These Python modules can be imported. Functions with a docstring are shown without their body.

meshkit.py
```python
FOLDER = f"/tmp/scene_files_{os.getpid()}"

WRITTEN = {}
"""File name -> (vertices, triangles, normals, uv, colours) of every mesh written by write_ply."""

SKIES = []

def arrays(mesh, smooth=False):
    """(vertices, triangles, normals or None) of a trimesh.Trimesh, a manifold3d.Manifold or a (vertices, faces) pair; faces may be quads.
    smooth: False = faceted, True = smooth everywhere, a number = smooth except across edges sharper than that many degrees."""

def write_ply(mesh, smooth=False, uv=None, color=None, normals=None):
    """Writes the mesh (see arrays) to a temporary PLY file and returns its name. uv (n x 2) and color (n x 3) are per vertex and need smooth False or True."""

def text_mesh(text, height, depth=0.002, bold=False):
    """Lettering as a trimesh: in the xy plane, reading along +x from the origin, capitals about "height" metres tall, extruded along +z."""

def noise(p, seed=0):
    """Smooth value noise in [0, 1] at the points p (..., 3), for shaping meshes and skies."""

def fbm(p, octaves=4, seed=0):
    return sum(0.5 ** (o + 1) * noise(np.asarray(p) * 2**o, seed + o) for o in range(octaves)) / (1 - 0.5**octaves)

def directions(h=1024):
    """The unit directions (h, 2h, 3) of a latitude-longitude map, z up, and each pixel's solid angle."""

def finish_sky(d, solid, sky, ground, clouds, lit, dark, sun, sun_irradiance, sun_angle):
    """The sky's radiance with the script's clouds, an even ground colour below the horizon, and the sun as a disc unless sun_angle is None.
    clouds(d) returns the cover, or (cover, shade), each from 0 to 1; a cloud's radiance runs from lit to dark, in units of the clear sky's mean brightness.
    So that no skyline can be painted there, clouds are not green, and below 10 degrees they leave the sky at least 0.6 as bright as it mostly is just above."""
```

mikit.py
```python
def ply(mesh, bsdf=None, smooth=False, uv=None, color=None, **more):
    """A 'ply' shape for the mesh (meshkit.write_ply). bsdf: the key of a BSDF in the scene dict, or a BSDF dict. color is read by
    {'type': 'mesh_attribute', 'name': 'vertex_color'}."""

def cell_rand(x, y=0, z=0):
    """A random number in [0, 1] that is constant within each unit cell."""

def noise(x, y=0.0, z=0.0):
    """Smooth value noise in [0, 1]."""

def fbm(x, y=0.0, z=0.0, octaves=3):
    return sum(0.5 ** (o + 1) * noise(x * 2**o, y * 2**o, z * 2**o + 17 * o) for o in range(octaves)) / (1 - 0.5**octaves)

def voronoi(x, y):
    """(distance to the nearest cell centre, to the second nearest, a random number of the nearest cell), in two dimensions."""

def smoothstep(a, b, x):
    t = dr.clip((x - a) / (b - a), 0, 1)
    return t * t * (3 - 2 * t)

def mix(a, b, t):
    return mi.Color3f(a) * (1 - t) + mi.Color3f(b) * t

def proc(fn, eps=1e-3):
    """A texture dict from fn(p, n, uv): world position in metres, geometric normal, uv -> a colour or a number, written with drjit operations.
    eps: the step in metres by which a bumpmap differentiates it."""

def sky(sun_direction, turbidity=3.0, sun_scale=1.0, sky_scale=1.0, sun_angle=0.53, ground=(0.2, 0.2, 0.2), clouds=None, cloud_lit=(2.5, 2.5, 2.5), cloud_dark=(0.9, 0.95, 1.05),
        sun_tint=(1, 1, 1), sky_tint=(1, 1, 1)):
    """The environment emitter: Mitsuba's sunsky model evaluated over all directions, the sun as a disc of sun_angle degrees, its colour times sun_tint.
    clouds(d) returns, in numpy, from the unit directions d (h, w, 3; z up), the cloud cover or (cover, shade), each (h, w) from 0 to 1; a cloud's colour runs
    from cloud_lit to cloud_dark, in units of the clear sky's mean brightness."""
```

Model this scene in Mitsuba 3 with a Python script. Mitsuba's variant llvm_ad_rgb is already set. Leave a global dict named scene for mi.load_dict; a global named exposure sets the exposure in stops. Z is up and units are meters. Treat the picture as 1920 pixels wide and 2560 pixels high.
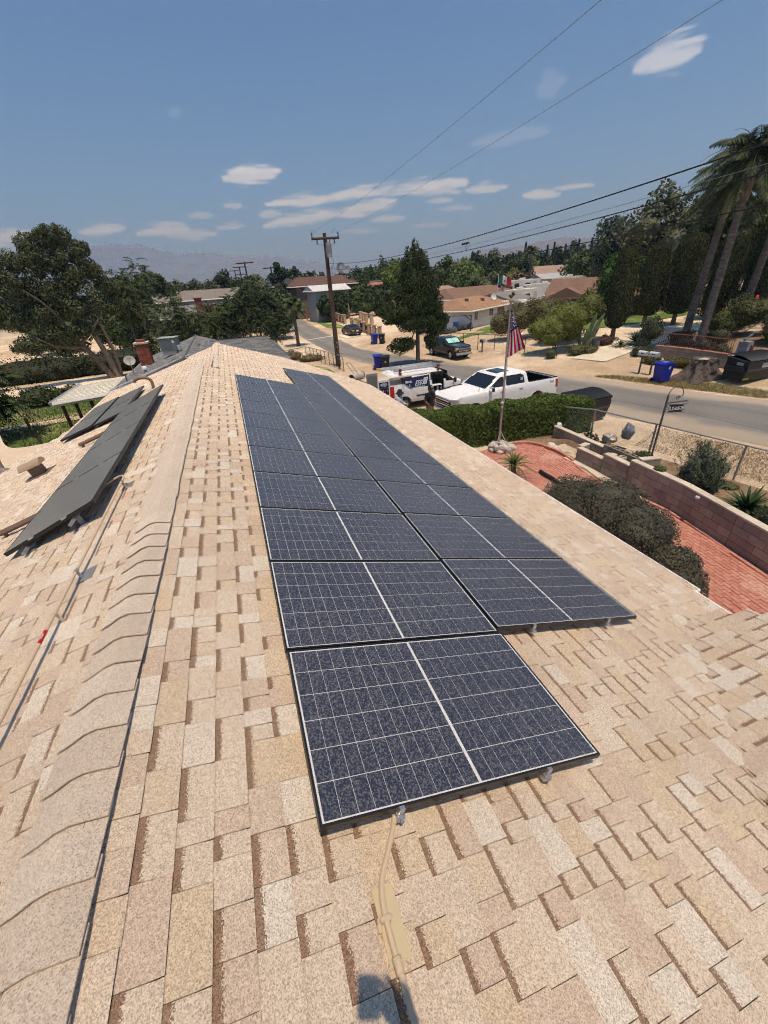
import math, random
import numpy as np, trimesh, manifold3d as m3
import mitsuba as mi, drjit as dr
import mikit, meshkit
from mikit import proc, noise, fbm, cell_rand, smoothstep, mix, voronoi
T = mi.ScalarTransform4f

# ------------------------------------------------------------------ camera, sky, exposure
scene, labels = {}, {}
EYE = np.array([0.0894, -0.9421, 2.0257])
scene['camera'] = {'type': 'perspective', 'fov': 86.48, 'fov_axis': 'x', 'near_clip': 0.02, 'far_clip': 40000.0,
    'to_world': T().look_at(origin=EYE.tolist(), target=(EYE + [0.26393, 0.82879, -0.49341]).tolist(), up=[0.2132, 0.44877, 0.86785])}
exposure = 1.3
CLOUDS = np.array([
(0.051,0.983,0.175,0.148,0.972,0.183,0.0158,1.00),(0.119,0.983,0.137,0.243,0.960,0.142,0.0112,0.85),(0.220,0.965,0.141,0.480,0.864,0.150,0.0158,1.00),(0.357,0.923,0.143,0.472,0.871,0.137,0.0074,0.70),(0.109,0.989,0.104,0.256,0.959,0.118,0.0121,0.85),(0.252,0.961,0.115,0.357,0.925,0.130,0.0149,0.95),(0.104,0.987,0.120,0.142,0.982,0.122,0.0084,0.50),(0.042,0.990,0.137,0.074,0.988,0.137,0.0065,0.50),(0.023,0.994,0.104,0.072,0.992,0.107,0.0074,0.50),(-0.204,0.974,0.101,-0.136,0.985,0.106,0.0084,0.75),(-0.117,0.988,0.096,-0.031,0.994,0.104,0.0121,0.70),(-0.069,0.993,0.092,0.017,0.995,0.094,0.0093,0.60),(0.574,0.810,0.120,0.624,0.773,0.117,0.0093,0.75),(0.617,0.777,0.126,0.665,0.736,0.123,0.0065,0.60),(0.479,0.867,0.138,0.545,0.828,0.137,0.0084,0.70),(0.418,0.899,0.127,0.460,0.879,0.125,0.0065,0.50),(0.436,0.893,0.114,0.498,0.860,0.110,0.0056,0.45),(0.316,0.943,0.103,0.376,0.921,0.104,0.0084,0.60),(0.673,0.694,0.258,0.724,0.637,0.265,0.0223,0.65),(0.568,0.784,0.252,0.590,0.764,0.261,0.0261,0.12),(0.483,0.852,0.201,0.590,0.781,0.204,0.0130,0.15),(-0.330,0.940,0.087,-0.274,0.957,0.098,0.0167,0.70),(0.391,0.916,0.090,0.455,0.886,0.089,0.0056,0.35),(-0.025,0.992,0.122,0.017,0.992,0.123,0.0065,0.35),(0.254,0.963,0.089,0.323,0.942,0.087,0.0056,0.35),(-0.015,0.967,0.254,0.002,0.965,0.260,0.0093,0.10)])
def clouds(d):
    """Thin streaks of fair weather cloud: each a soft ridge along an arc, frayed by noise."""
    cover = np.zeros(d.shape[:2])
    rough = meshkit.fbm(d * [14, 14, 150], 4, 5)
    fine = meshkit.fbm(d * [40, 40, 330], 3, 9)
    for row in CLOUDS:
        a, b, w, s = row[:3], row[3:6], row[6], row[7]
        ab = b - a
        t = np.clip(((d - a) @ ab) / (ab @ ab), 0, 1)
        q = d - (a + t[..., None] * ab)
        dist = np.linalg.norm(q, axis=-1)
        up = q[..., 2]
        wide = w * 0.85 * (0.2 + 0.9 * np.sin(np.pi * (0.05 + 0.86 * t)))
        k = np.exp(-(dist / (wide * np.where(up > 0, 1.2, 0.8))) ** 2 * 0.9)
        k = k + ((rough - 0.5) * 1.0 + (fine - 0.5) * 0.8) * (k > 0.02)
        k = np.clip((k - 0.28) / 0.62, 0, 1); k = k * k * (3 - 2 * k)
        cover = np.maximum(cover, k * s)
    # the same kind of streaks go on round the rest of the sky
    away = np.clip(0.15 - d[..., 1], 0, 0.3) / 0.3 * ((d[..., 2] > 0.07) & (d[..., 2] < 0.4))
    cover = np.maximum(cover, np.clip((meshkit.fbm(d * [6, 6, 40], 4, 3) - 0.66) * 5, 0, 0.7) * away)
    return np.clip(cover, 0, 0.82), np.clip(0.35 - (rough - 0.5), 0, 0.5)
SUN = np.array([0.022, -0.225, 0.974])
scene['sky'] = mikit.sky(SUN, turbidity=3.0, clouds=clouds, cloud_lit=(3.9, 3.95, 4.2), cloud_dark=(2.8, 2.9, 3.2), sky_scale=1.0, sky_tint=(0.70, 0.88, 1.10), ground=(0.3, 0.25, 0.19))

# ------------------------------------------------------------------ names
def fresh(key):
    if key not in USED:
        USED[key] = 0
        return key
    USED[key] += 1
    return f'{key}_{USED[key]:03d}'
USED = {}
def thing(name, label, cat, group=None):
    k = fresh(name)
    labels[k] = {'label': label, 'category': cat}
    if group: labels[k]['group'] = group
    return k
def part(parent, name, mesh, bsdf, smooth=False, uv=None, color=None, label=None, stuff=False, to_world=None, shape=None):
    k = fresh(parent + '__' + name)
    d = dict(shape) if shape is not None else ply(mesh, bsdf, smooth, uv, color)
    if to_world is not None: d['to_world'] = to_world
    scene[k] = d
    if label: labels.setdefault(k, {})['label'] = label
    if stuff: labels.setdefault(k, {})['kind'] = 'stuff'
    return k
def single(name, mesh, bsdf, label, cat, group=None, smooth=False, uv=None, color=None, kind=None):
    k = thing(name, label, cat, group)
    scene[k] = ply(mesh, bsdf, smooth, uv, color)
    if kind: labels[k]['kind'] = kind
    return k
def struct(name, mesh, bsdf, label=None, smooth=False, uv=None, color=None):
    k = fresh(name)
    scene[k] = ply(mesh, bsdf, smooth, uv, color)
    labels[k] = {'kind': 'structure'}
    if label: labels[k]['label'] = label
    return k
def ply(mesh, bsdf, smooth=False, uv=None, color=None):
    if isinstance(mesh, (list,)): mesh = join(mesh)
    return mikit.ply(mesh, bsdf, smooth=smooth, uv=uv, color=color)

# ------------------------------------------------------------------ materials
def lin(r, g, b):
    return [((c / 255 + 0.055) / 1.055) ** 2.4 if c > 10 else c / 255 / 12.92 for c in (r, g, b)]
def mat(name, rgb, rough=0.6, spec=0.4, metal=0.0, coat=0.0):
    k = 'mat_' + name
    if k not in scene:
        scene[k] = {'type': 'twosided', 'bsdf': {'type': 'principled', 'base_color': {'type': 'rgb', 'value': list(rgb)}, 'roughness': rough, 'specular': spec, 'metallic': metal, 'clearcoat': coat, 'clearcoat_gloss': 0.9}}
    return k
def matp(name, fn, rough=0.8, spec=0.3, bump=None, scale=1.0, eps=1e-3, coat=0.0, sheen=0.0):
    k = 'mat_' + name
    b = {'type': 'principled', 'base_color': proc(fn), 'roughness': rough, 'specular': spec, 'clearcoat': coat, 'sheen': sheen}
    if bump: b = {'type': 'bumpmap', 'arbitrary': proc(bump, eps), 'scale': scale, 'bsdf': b}
    scene[k] = {'type': 'twosided', 'bsdf': b}
    return k
def C3(r, g, b): return mi.Color3f(r, g, b)
def sel(c, a, b): return dr.select(c, a, b)

def f_shingle(p, n, uv):
    # uv.x: tone of the tab, + 2 where the tab is a recess with the darker band of granules at its upper edge; uv.y: 0 upper edge .. 1 butt edge
    rec = uv.x >= 2.0
    t = sel(rec, uv.x - 2.0, uv.x)
    c = mix((0.545, 0.435, 0.31), (0.565, 0.47, 0.365), smoothstep(0.0, 0.38, t))
    c = mix(c, (0.52, 0.41, 0.315), smoothstep(0.42, 0.52, t) * (1 - smoothstep(0.66, 0.74, t)))
    c = mix(c, (0.60, 0.535, 0.445), smoothstep(0.82, 0.92, t))
    c = c * (0.90 + 0.2 * fbm(p.x * 1.3, p.y * 1.3, p.z * 1.3))
    g = cell_rand(p.x * 230, p.y * 230, p.z * 230)
    g2 = noise(p.x * 110, p.y * 110, p.z * 110)
    c = c * (0.66 + 0.52 * g + 0.2 * g2)
    c = mix(c, (0.22, 0.14, 0.09), smoothstep(0.86, 0.9, cell_rand(p.x * 210 + 7, p.y * 210, p.z * 210)) * 0.45)
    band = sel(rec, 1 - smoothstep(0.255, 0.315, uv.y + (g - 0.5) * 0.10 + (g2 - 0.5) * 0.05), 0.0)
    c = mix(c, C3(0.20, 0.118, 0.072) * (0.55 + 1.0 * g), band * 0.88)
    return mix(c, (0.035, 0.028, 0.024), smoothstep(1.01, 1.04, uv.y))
matp('shingle', f_shingle, 0.92, 0.15)
def f_cap(p, n, uv):
    c = mix((0.50, 0.42, 0.335), (0.58, 0.50, 0.41), uv.x)
    g = cell_rand(p.x * 240, p.y * 240, p.z * 240)
    c = c * (0.72 + 0.42 * g + 0.15 * noise(p.x * 90, p.y * 90, p.z * 90)) * (0.92 + 0.16 * fbm(p.x * 3, p.y * 3, p.z * 3))
    return mix(c, (0.27, 0.18, 0.12), smoothstep(0.88, 0.92, cell_rand(p.x * 190 + 3, p.y * 190, p.z * 190)) * 0.6)
matp('cap', f_cap, 0.92, 0.15)
def f_grey_shingle(p, n, uv):
    c = mix((0.105, 0.11, 0.112), (0.185, 0.19, 0.188), uv.x) * (0.72 + 0.55 * noise(p.x * 30, p.y * 30, p.z * 30))
    return c * (0.9 + 0.2 * fbm(p.x * 0.9, p.y * 0.9, p.z * 0.9))
matp('grey_shingle', f_grey_shingle, 0.9, 0.2)
def f_cell(p, n, uv):
    # dusty blue-black silicon: speckled dust film, fainter clean streaks
    sp = noise(p.x * 150, p.y * 150, p.z * 150)
    sp2 = noise(p.x * 330 + 5, p.y * 330, p.z * 330)
    big = fbm(p.x * 1.6, p.y * 1.6, p.z * 1.6)
    dust = smoothstep(0.40, 0.72, 0.6 * sp + 0.4 * sp2) * (0.40 + 0.45 * big) + 0.10
    c = mix((0.010, 0.015, 0.042), (0.165, 0.168, 0.17), dust)
    return c
matp('cell', f_cell, 0.34, 0.45, sheen=1.0)
def f_dirt(p, n, uv):
    a = fbm(p.x * 0.16, p.y * 0.16, 0.0, octaves=4)
    b = fbm(p.x * 1.1, p.y * 1.1, 3.0, octaves=4)
    c = mix((0.42, 0.315, 0.21), (0.59, 0.48, 0.35), smoothstep(0.35, 0.68, a))
    c = c * (0.78 + 0.44 * b)
    g = noise(p.x * 22, p.y * 22)
    c = c * (0.9 + 0.2 * g)
    weeds = smoothstep(0.64, 0.74, fbm(p.x * 0.5 + 30, p.y * 0.5)) * smoothstep(0.35, 0.6, b)
    c = mix(c, (0.34, 0.27, 0.13), weeds * 0.6)
    stones = smoothstep(0.93, 0.96, cell_rand(p.x * 9, p.y * 9)) * 0.35
    c = mix(c, (0.66, 0.60, 0.5), stones)
    r = dr.sqrt(p.x * p.x + p.y * p.y)
    return mix(c, C3(0.13, 0.125, 0.07) * (0.6 + 0.9 * a), smoothstep(95.0, 190.0, r))
matp('dirt', f_dirt, 0.95, 0.1, bump=lambda p, n, uv: 0.6 * fbm(p.x * 2.5, p.y * 2.5) + 0.4 * noise(p.x * 14, p.y * 14), scale=0.05, eps=0.02)
def f_asphalt(p, n, uv):
    # uv.x: metres across from the centre line, uv.y: metres along
    a = fbm(p.x * 0.5, p.y * 0.5, octaves=4)
    c = C3(0.185, 0.175, 0.16) * (0.8 + 0.4 * a) * (0.86 + 0.28 * noise(p.x * 45, p.y * 45))
    wheel = dr.exp(-dr.square((dr.abs(uv.x) - 0.9) / 0.35))
    c = c * (1 - 0.13 * wheel)
    line = dr.abs(uv.x - 0.1 + 0.25 * (noise(uv.y * 0.3) - 0.5))
    c = mix(c, (0.05, 0.048, 0.045), (1 - smoothstep(0.012, 0.03, line)) * smoothstep(0.35, 0.5, noise(uv.y * 0.2 + 9)) * 0.7)
    line2 = dr.abs(uv.x + 1.25 + 0.5 * (noise(uv.y * 0.22 + 4) - 0.5))
    c = mix(c, (0.06, 0.058, 0.054), (1 - smoothstep(0.02, 0.05, line2)) * 0.6)
    dirt = smoothstep(1.6, 2.6, dr.abs(uv.x) + 0.9 * (fbm(p.x * 0.8, p.y * 0.8) - 0.4))
    return mix(c, (0.46, 0.37, 0.26), dirt * 0.55)
matp('asphalt', f_asphalt, 0.9, 0.25)
def f_concrete(p, n, uv):
    return C3(0.62, 0.55, 0.43) * (0.82 + 0.3 * fbm(p.x * 1.2, p.y * 1.2, p.z * 1.2)) * (0.93 + 0.14 * noise(p.x * 30, p.y * 30, p.z * 30))
matp('concrete', f_concrete, 0.9, 0.2)
def f_block(p, n, uv):
    c = mix((0.255, 0.21, 0.17), (0.38, 0.32, 0.26), uv.x)
    c = c * (0.8 + 0.36 * fbm(p.x * 4, p.y * 4, p.z * 4)) * (0.85 + 0.3 * noise(p.x * 60, p.y * 60, p.z * 60))
    return c
matp('block', f_block, 0.95, 0.1)
def f_brick(p, n, uv):
    c = mix((0.47, 0.185, 0.135), (0.56, 0.275, 0.205), uv.x)
    c = c * (0.86 + 0.28 * noise(p.x * 25, p.y * 25, p.z * 25))
    scuff = smoothstep(0.56, 0.74, fbm(p.x * 1.1 + 4, p.y * 1.1, octaves=4))
    return mix(c, (0.66, 0.42, 0.33), scuff * 0.55)
matp('brick', f_brick, 0.9, 0.15)
def f_bark(p, n, uv):
    c = mix((0.10, 0.075, 0.055), (0.24, 0.19, 0.145), fbm(p.x * 9, p.y * 9, p.z * 2.2, octaves=4))
    return c * (0.7 + 0.6 * noise(p.x * 38, p.y * 38, p.z * 7))
matp('bark', f_bark, 0.95, 0.1)
def f_grass(p, n, uv):
    c = mix((0.055, 0.11, 0.022), (0.15, 0.19, 0.055), fbm(p.x * 1.1, p.y * 1.1, octaves=4))
    c = mix(c, (0.36, 0.29, 0.16), smoothstep(0.56, 0.76, fbm(p.x * 0.45 + 9, p.y * 0.45)) * 0.8)
    return c * (0.65 + 0.7 * noise(p.x * 18, p.y * 18))
matp('grass', f_grass, 0.95, 0.1)
def f_mulch(p, n, uv):
    c = mix((0.13, 0.085, 0.055), (0.30, 0.21, 0.14), fbm(p.x * 3, p.y * 3, octaves=4))
    return c * (0.6 + 0.8 * noise(p.x * 32, p.y * 32))
matp('mulch', f_mulch, 0.95, 0.1)
def f_mountain(p, n, uv):
    c = mix((0.13, 0.10, 0.08), (0.20, 0.165, 0.13), fbm(p.x * 0.004, p.y * 0.004, p.z * 0.012, octaves=4))
    return mix(c, (0.12, 0.12, 0.075), smoothstep(0.5, 0.7, fbm(p.x * 0.01, p.y * 0.01, p.z * 0.02)) * 0.5)
matp('mountain', f_mountain, 1.0, 0.0)
VCOL = {'type': 'mesh_attribute', 'name': 'vertex_color'}
scene['mat_leaf'] = {'type': 'twosided', 'bsdf': {'type': 'principled', 'base_color': VCOL, 'roughness': 0.6, 'specular': 0.22}}
scene['mat_vertex'] = {'type': 'twosided', 'bsdf': {'type': 'principled', 'base_color': VCOL, 'roughness': 0.75, 'specular': 0.3}}
FRAME = mat('frame_black', (0.012, 0.012, 0.013), 0.38, 0.5)
BACK = mat('backsheet', (0.62, 0.62, 0.60), 0.4)
ALU = mat('aluminium', (0.62, 0.62, 0.62), 0.35, 0.5, 0.9)
STEEL = mat('galvanised', (0.36, 0.36, 0.37), 0.5, 0.5, 0.6)
CONDUIT = mat('conduit_paint', (0.56, 0.44, 0.30), 0.5)
FLASH = mat('flashing_paint', (0.55, 0.46, 0.29), 0.55)
BROWN = mat('brown_paint', (0.17, 0.11, 0.08), 0.5)
WHITE = mat('white_paint', (0.80, 0.80, 0.79), 0.35, 0.5, 0, 0.6)
WALLW = mat('white_wall', (0.70, 0.71, 0.72), 0.85)
BLACK = mat('black', (0.012, 0.012, 0.012), 0.5)
RUBBER = mat('rubber', (0.018, 0.018, 0.018), 0.85)
GLASS = mat('dark_glass', (0.010, 0.013, 0.015), 0.06, 0.6)
CHROME = mat('chrome', (0.75, 0.75, 0.76), 0.15, 0.5, 1.0)
RED = mat('red', (0.42, 0.015, 0.012), 0.3)
BLUE = mat('bin_blue', (0.012, 0.028, 0.33), 0.38)
BINBLACK = mat('bin_black', (0.016, 0.016, 0.016), 0.45)
TAN = mat('tan_plaster', (0.50, 0.35, 0.23), 0.9)
WOODDK = mat('dark_wood', (0.085, 0.05, 0.035), 0.85)
PINKW = mat('rust_iron', (0.19, 0.075, 0.055), 0.6)

# ------------------------------------------------------------------ shapes
def join(ms):
    vs, fs, n = [], [], 0
    for m in ms:
        v, f = arr(m)
        vs.append(v); fs.append(f + n); n += len(v)
    return np.vstack(vs), np.vstack(fs)
def arr(m):
    if hasattr(m, 'to_mesh'):
        q = m.to_mesh(); return np.asarray(q.vert_properties[:, :3], float), np.asarray(q.tri_verts, int)
    if isinstance(m, trimesh.Trimesh): return np.asarray(m.vertices), np.asarray(m.faces)
    v, f = np.asarray(m[0], float), np.asarray(m[1], int)
    if f.shape[1] == 4: f = np.vstack([f[:, [0, 1, 2]], f[:, [0, 2, 3]]])
    return v, f
def xf(m, loc=(0, 0, 0), yaw=0.0, s=1.0, tilt=None):
    v, f = arr(m)
    v = v * s
    if tilt is not None: v = v @ np.asarray(tilt).T
    c, k = math.cos(yaw), math.sin(yaw)
    return v @ np.array([[c, k, 0], [-k, c, 0], [0, 0, 1]]) + loc, f
def rotm(axis, deg):
    return trimesh.transformations.rotation_matrix(math.radians(deg), axis)[:3, :3]
BOXF = np.array([[0, 3, 2, 1], [4, 5, 6, 7], [0, 1, 5, 4], [1, 2, 6, 5], [2, 3, 7, 6], [3, 0, 4, 7]])
def box(x0, x1, y0, y1, z0, z1):
    return np.array([[x0, y0, z0], [x1, y0, z0], [x1, y1, z0], [x0, y1, z0], [x0, y0, z1], [x1, y0, z1], [x1, y1, z1], [x0, y1, z1]], float), np.vstack([BOXF[:, [0, 1, 2]], BOXF[:, [0, 2, 3]]])
def cbox(x0, x1, y0, y1, z0, z1, b=0.01):
    """A box with chamfered edges."""
    p = []
    for i in (0, 1):
        for j in (0, 1):
            for k in (0, 1):
                c = np.array([(x0, x1)[i], (y0, y1)[j], (z0, z1)[k]]); s = np.array([1 - 2 * i, 1 - 2 * j, 1 - 2 * k]) * b
                for a in range(3):
                    o = s.copy(); o[a] = 0; p.append(c + o)
    return trimesh.convex.convex_hull(np.array(p))
def tube(pts, r, sides=8, caps=True):
    p = np.asarray(pts, float); n = len(p)
    r = np.broadcast_to(r, (n,))
    t = np.gradient(p, axis=0); t /= np.linalg.norm(t, axis=1, keepdims=True) + 1e-12
    a = np.cross(t[0], [0, 0, 1.0] if abs(t[0][2]) < 0.9 else [1.0, 0, 0]); A = []
    for k in range(n):
        a = a - t[k] * (a @ t[k]); a = a / (np.linalg.norm(a) + 1e-12); A.append(a)
    A = np.array(A); Bv = np.cross(t, A)
    g = np.arange(sides) * 2 * np.pi / sides
    v = (p[:, None] + r[:, None, None] * (np.cos(g)[None, :, None] * A[:, None] + np.sin(g)[None, :, None] * Bv[:, None])).reshape(-1, 3)
    f = []
    for k in range(n - 1):
        for j in range(sides):
            q = (k * sides + j, k * sides + (j + 1) % sides, (k + 1) * sides + (j + 1) % sides, (k + 1) * sides + j)
            f += [q[:3], (q[0], q[2], q[3])]
    if caps:
        v = np.vstack([v, p[:1], p[-1:]])
        for j in range(sides):
            f += [(n * sides, (j + 1) % sides, j), (n * sides + 1, (n - 1) * sides + j, (n - 1) * sides + (j + 1) % sides)]
    return v, np.array(f)
def bar(a, b, w, h=None):
    """A square bar from a to b."""
    return tube([a, b], w / math.sqrt(2), 4)
def lathe(prof, n=20):
    return trimesh.creation.revolve(np.asarray(prof, float), sections=n)
def ball(c, r, sub=2):
    m = trimesh.creation.icosphere(subdivisions=sub, radius=1.0)
    return np.asarray(m.vertices) * r + c, np.asarray(m.faces)
def prism(poly, z0, z1):
    from shapely.geometry import Polygon
    m = trimesh.creation.extrude_polygon(Polygon(poly), z1 - z0, engine='earcut')
    v, f = arr(m)
    return v + [0, 0, z0], f
def sheet(poly, z):
    from shapely.geometry import Polygon
    v, f = trimesh.creation.triangulate_polygon(Polygon(poly), engine='earcut')
    v = np.c_[v, np.full(len(v), z) if np.isscalar(z) else z(v[:, 0], v[:, 1])]
    n = np.cross(v[f[:, 1]] - v[f[:, 0]], v[f[:, 2]] - v[f[:, 0]])[:, 2]
    f = np.where((n < 0)[:, None], f[:, ::-1], f)
    return v, f
def solid_y(poly, y0, y1):
    """The xz polygon extruded along y, as a manifold."""
    m = m3.CrossSection([np.asarray(poly, float)], m3.FillRule.Positive if area2(poly) > 0 else m3.FillRule.Negative).extrude(y1 - y0)
    return m.transform(np.array([[1, 0, 0, 0], [0, 0, 1, y0], [0, 1, 0, 0]], float))
def solid_x(poly, x0, x1):
    m = m3.CrossSection([np.asarray(poly, float)], m3.FillRule.Positive if area2(poly) > 0 else m3.FillRule.Negative).extrude(x1 - x0)
    return m.transform(np.array([[0, 0, 1, x0], [1, 0, 0, 0], [0, 1, 0, 0]], float))
def solid_z(poly, z0, z1):
    m = m3.CrossSection([np.asarray(poly, float)], m3.FillRule.Positive if area2(poly) > 0 else m3.FillRule.Negative).extrude(z1 - z0)
    return m.translate([0, 0, z0])
def area2(p):
    p = np.asarray(p, float); q = np.roll(p, -1, 0)
    return (p[:, 0] * q[:, 1] - q[:, 0] * p[:, 1]).sum()
def mbox(x0, x1, y0, y1, z0, z1):
    return m3.Manifold.cube([x1 - x0, y1 - y0, z1 - z0]).translate([x0, y0, z0])
def hullballs(a, ra, b, rb, seg=16):
    s = lambda c, r: m3.Manifold.sphere(r, seg).translate(list(map(float, c)))
    return m3.Manifold.batch_hull([s(a, ra), s(b, rb)])
def limb_mesh(bones, length=0.03, smooth=8):
    m = m3.Manifold.batch_boolean([hullballs(*b) for b in bones], m3.OpType.Add).refine_to_length(length)
    v, f = arr(m)
    t = trimesh.Trimesh(v, f, process=True)
    trimesh.smoothing.filter_taubin(t, iterations=smooth)
    return t
def uvc(mesh, u, w=0.5):
    v, f = arr(mesh)
    return np.tile([u, w], (len(v), 1))
def vc(mesh, rgb):
    v, f = arr(mesh)
    return np.tile(rgb, (len(v), 1))

# ------------------------------------------------------------------ ground
RY = np.array([-40, 11, 14, 18.5, 21.7, 27.3, 32.3, 38, 44, 60, 90, 400.]); RX = np.array([24.5, 22.8, 21.55, 20.05, 18.9, 16.3, 14.75, 13.6, 13.0, 13.5, 14.5, 20.])
LY = np.array([-40, 7.4, 9.1, 12.5, 30.5, 32.6, 38, 60, 90, 400.]); LX = np.array([18.4, 17.0, 16.5, 15.4, 10.55, 10.15, 9.7, 9.6, 10.4, 15.5])
def ss(a, b, x):
    t = np.clip((x - a) / (b - a), 0, 1); return t * t * (3 - 2 * t)
def ground(x, y):
    x = np.asarray(x, float); y = np.asarray(y, float)
    e = x - np.interp(y, RY, RX)
    slope = .065 * (1 - ss(32, 50, y)) + .012
    z = -3.8 + slope * np.clip(e - 1.0, 0, 40) * ss(0, 4, e)
    z = z + .6 * ss(-3, -8, x) * (1 - ss(30, 60, y))
    z = z + .25 * ss(10.6, 11.2, x) * (1 - ss(12.2, 13.0, x + .175 * (y - 8.2))) * (1 - ss(10.5, 11.5, y))
    z = z - .5 * ss(30, 48, y) * (1 - ss(60, 95, y)) * (1 - ss(18, 26, x))
    return z
def G(x, y): return float(ground(x, y))
# ------------------------------------------------------------------ setting: ground, road, paths
def graded(lo, hi, step, far, grow=1.22):
    a = list(np.arange(lo, hi + 1e-6, step)); d = step
    while a[-1] < far: d *= grow; a.append(a[-1] + d)
    d = step
    while a[0] > -far: d *= grow; a.insert(0, a[0] - d)
    return np.array(a)
gx, gy = graded(-14, 42, 0.5, 11000), graded(-6, 66, 0.5, 11000)
X, Y = np.meshgrid(gx, gy, indexing='ij')
Z = ground(X, Y)
r_ = np.hypot(X, Y)
Z = Z + 0.06 * (meshkit.fbm(np.stack([X * .35, Y * .35, X * 0], -1), 4, 2) - .5) * (r_ < 200)
road_d = np.minimum(X - np.interp(Y, LY, LX), np.interp(Y, RY, RX) - X)
Z = np.where(road_d > -0.5, ground(X, Y) - 0.05 * ss(-.5, .3, road_d), Z)
in_yard = ss(3.0, 5.0, X) * (1 - ss(12.4, 13.2, X)) * (1 - ss(11.8, 12.6, Y))
Z = np.where(in_yard > 0, ground(X, Y) * in_yard + Z * (1 - in_yard), Z)
# the brick yard lies lower than the beds round it
i, j = np.meshgrid(np.arange(len(gx) - 1), np.arange(len(gy) - 1), indexing='ij')
q = np.stack([i * len(gy) + j, (i + 1) * len(gy) + j, (i + 1) * len(gy) + j + 1, i * len(gy) + j + 1], -1).reshape(-1, 4)
struct('ground', (np.stack([X, Y, Z], -1).reshape(-1, 3), q), 'mat_dirt', smooth=True)

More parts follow.
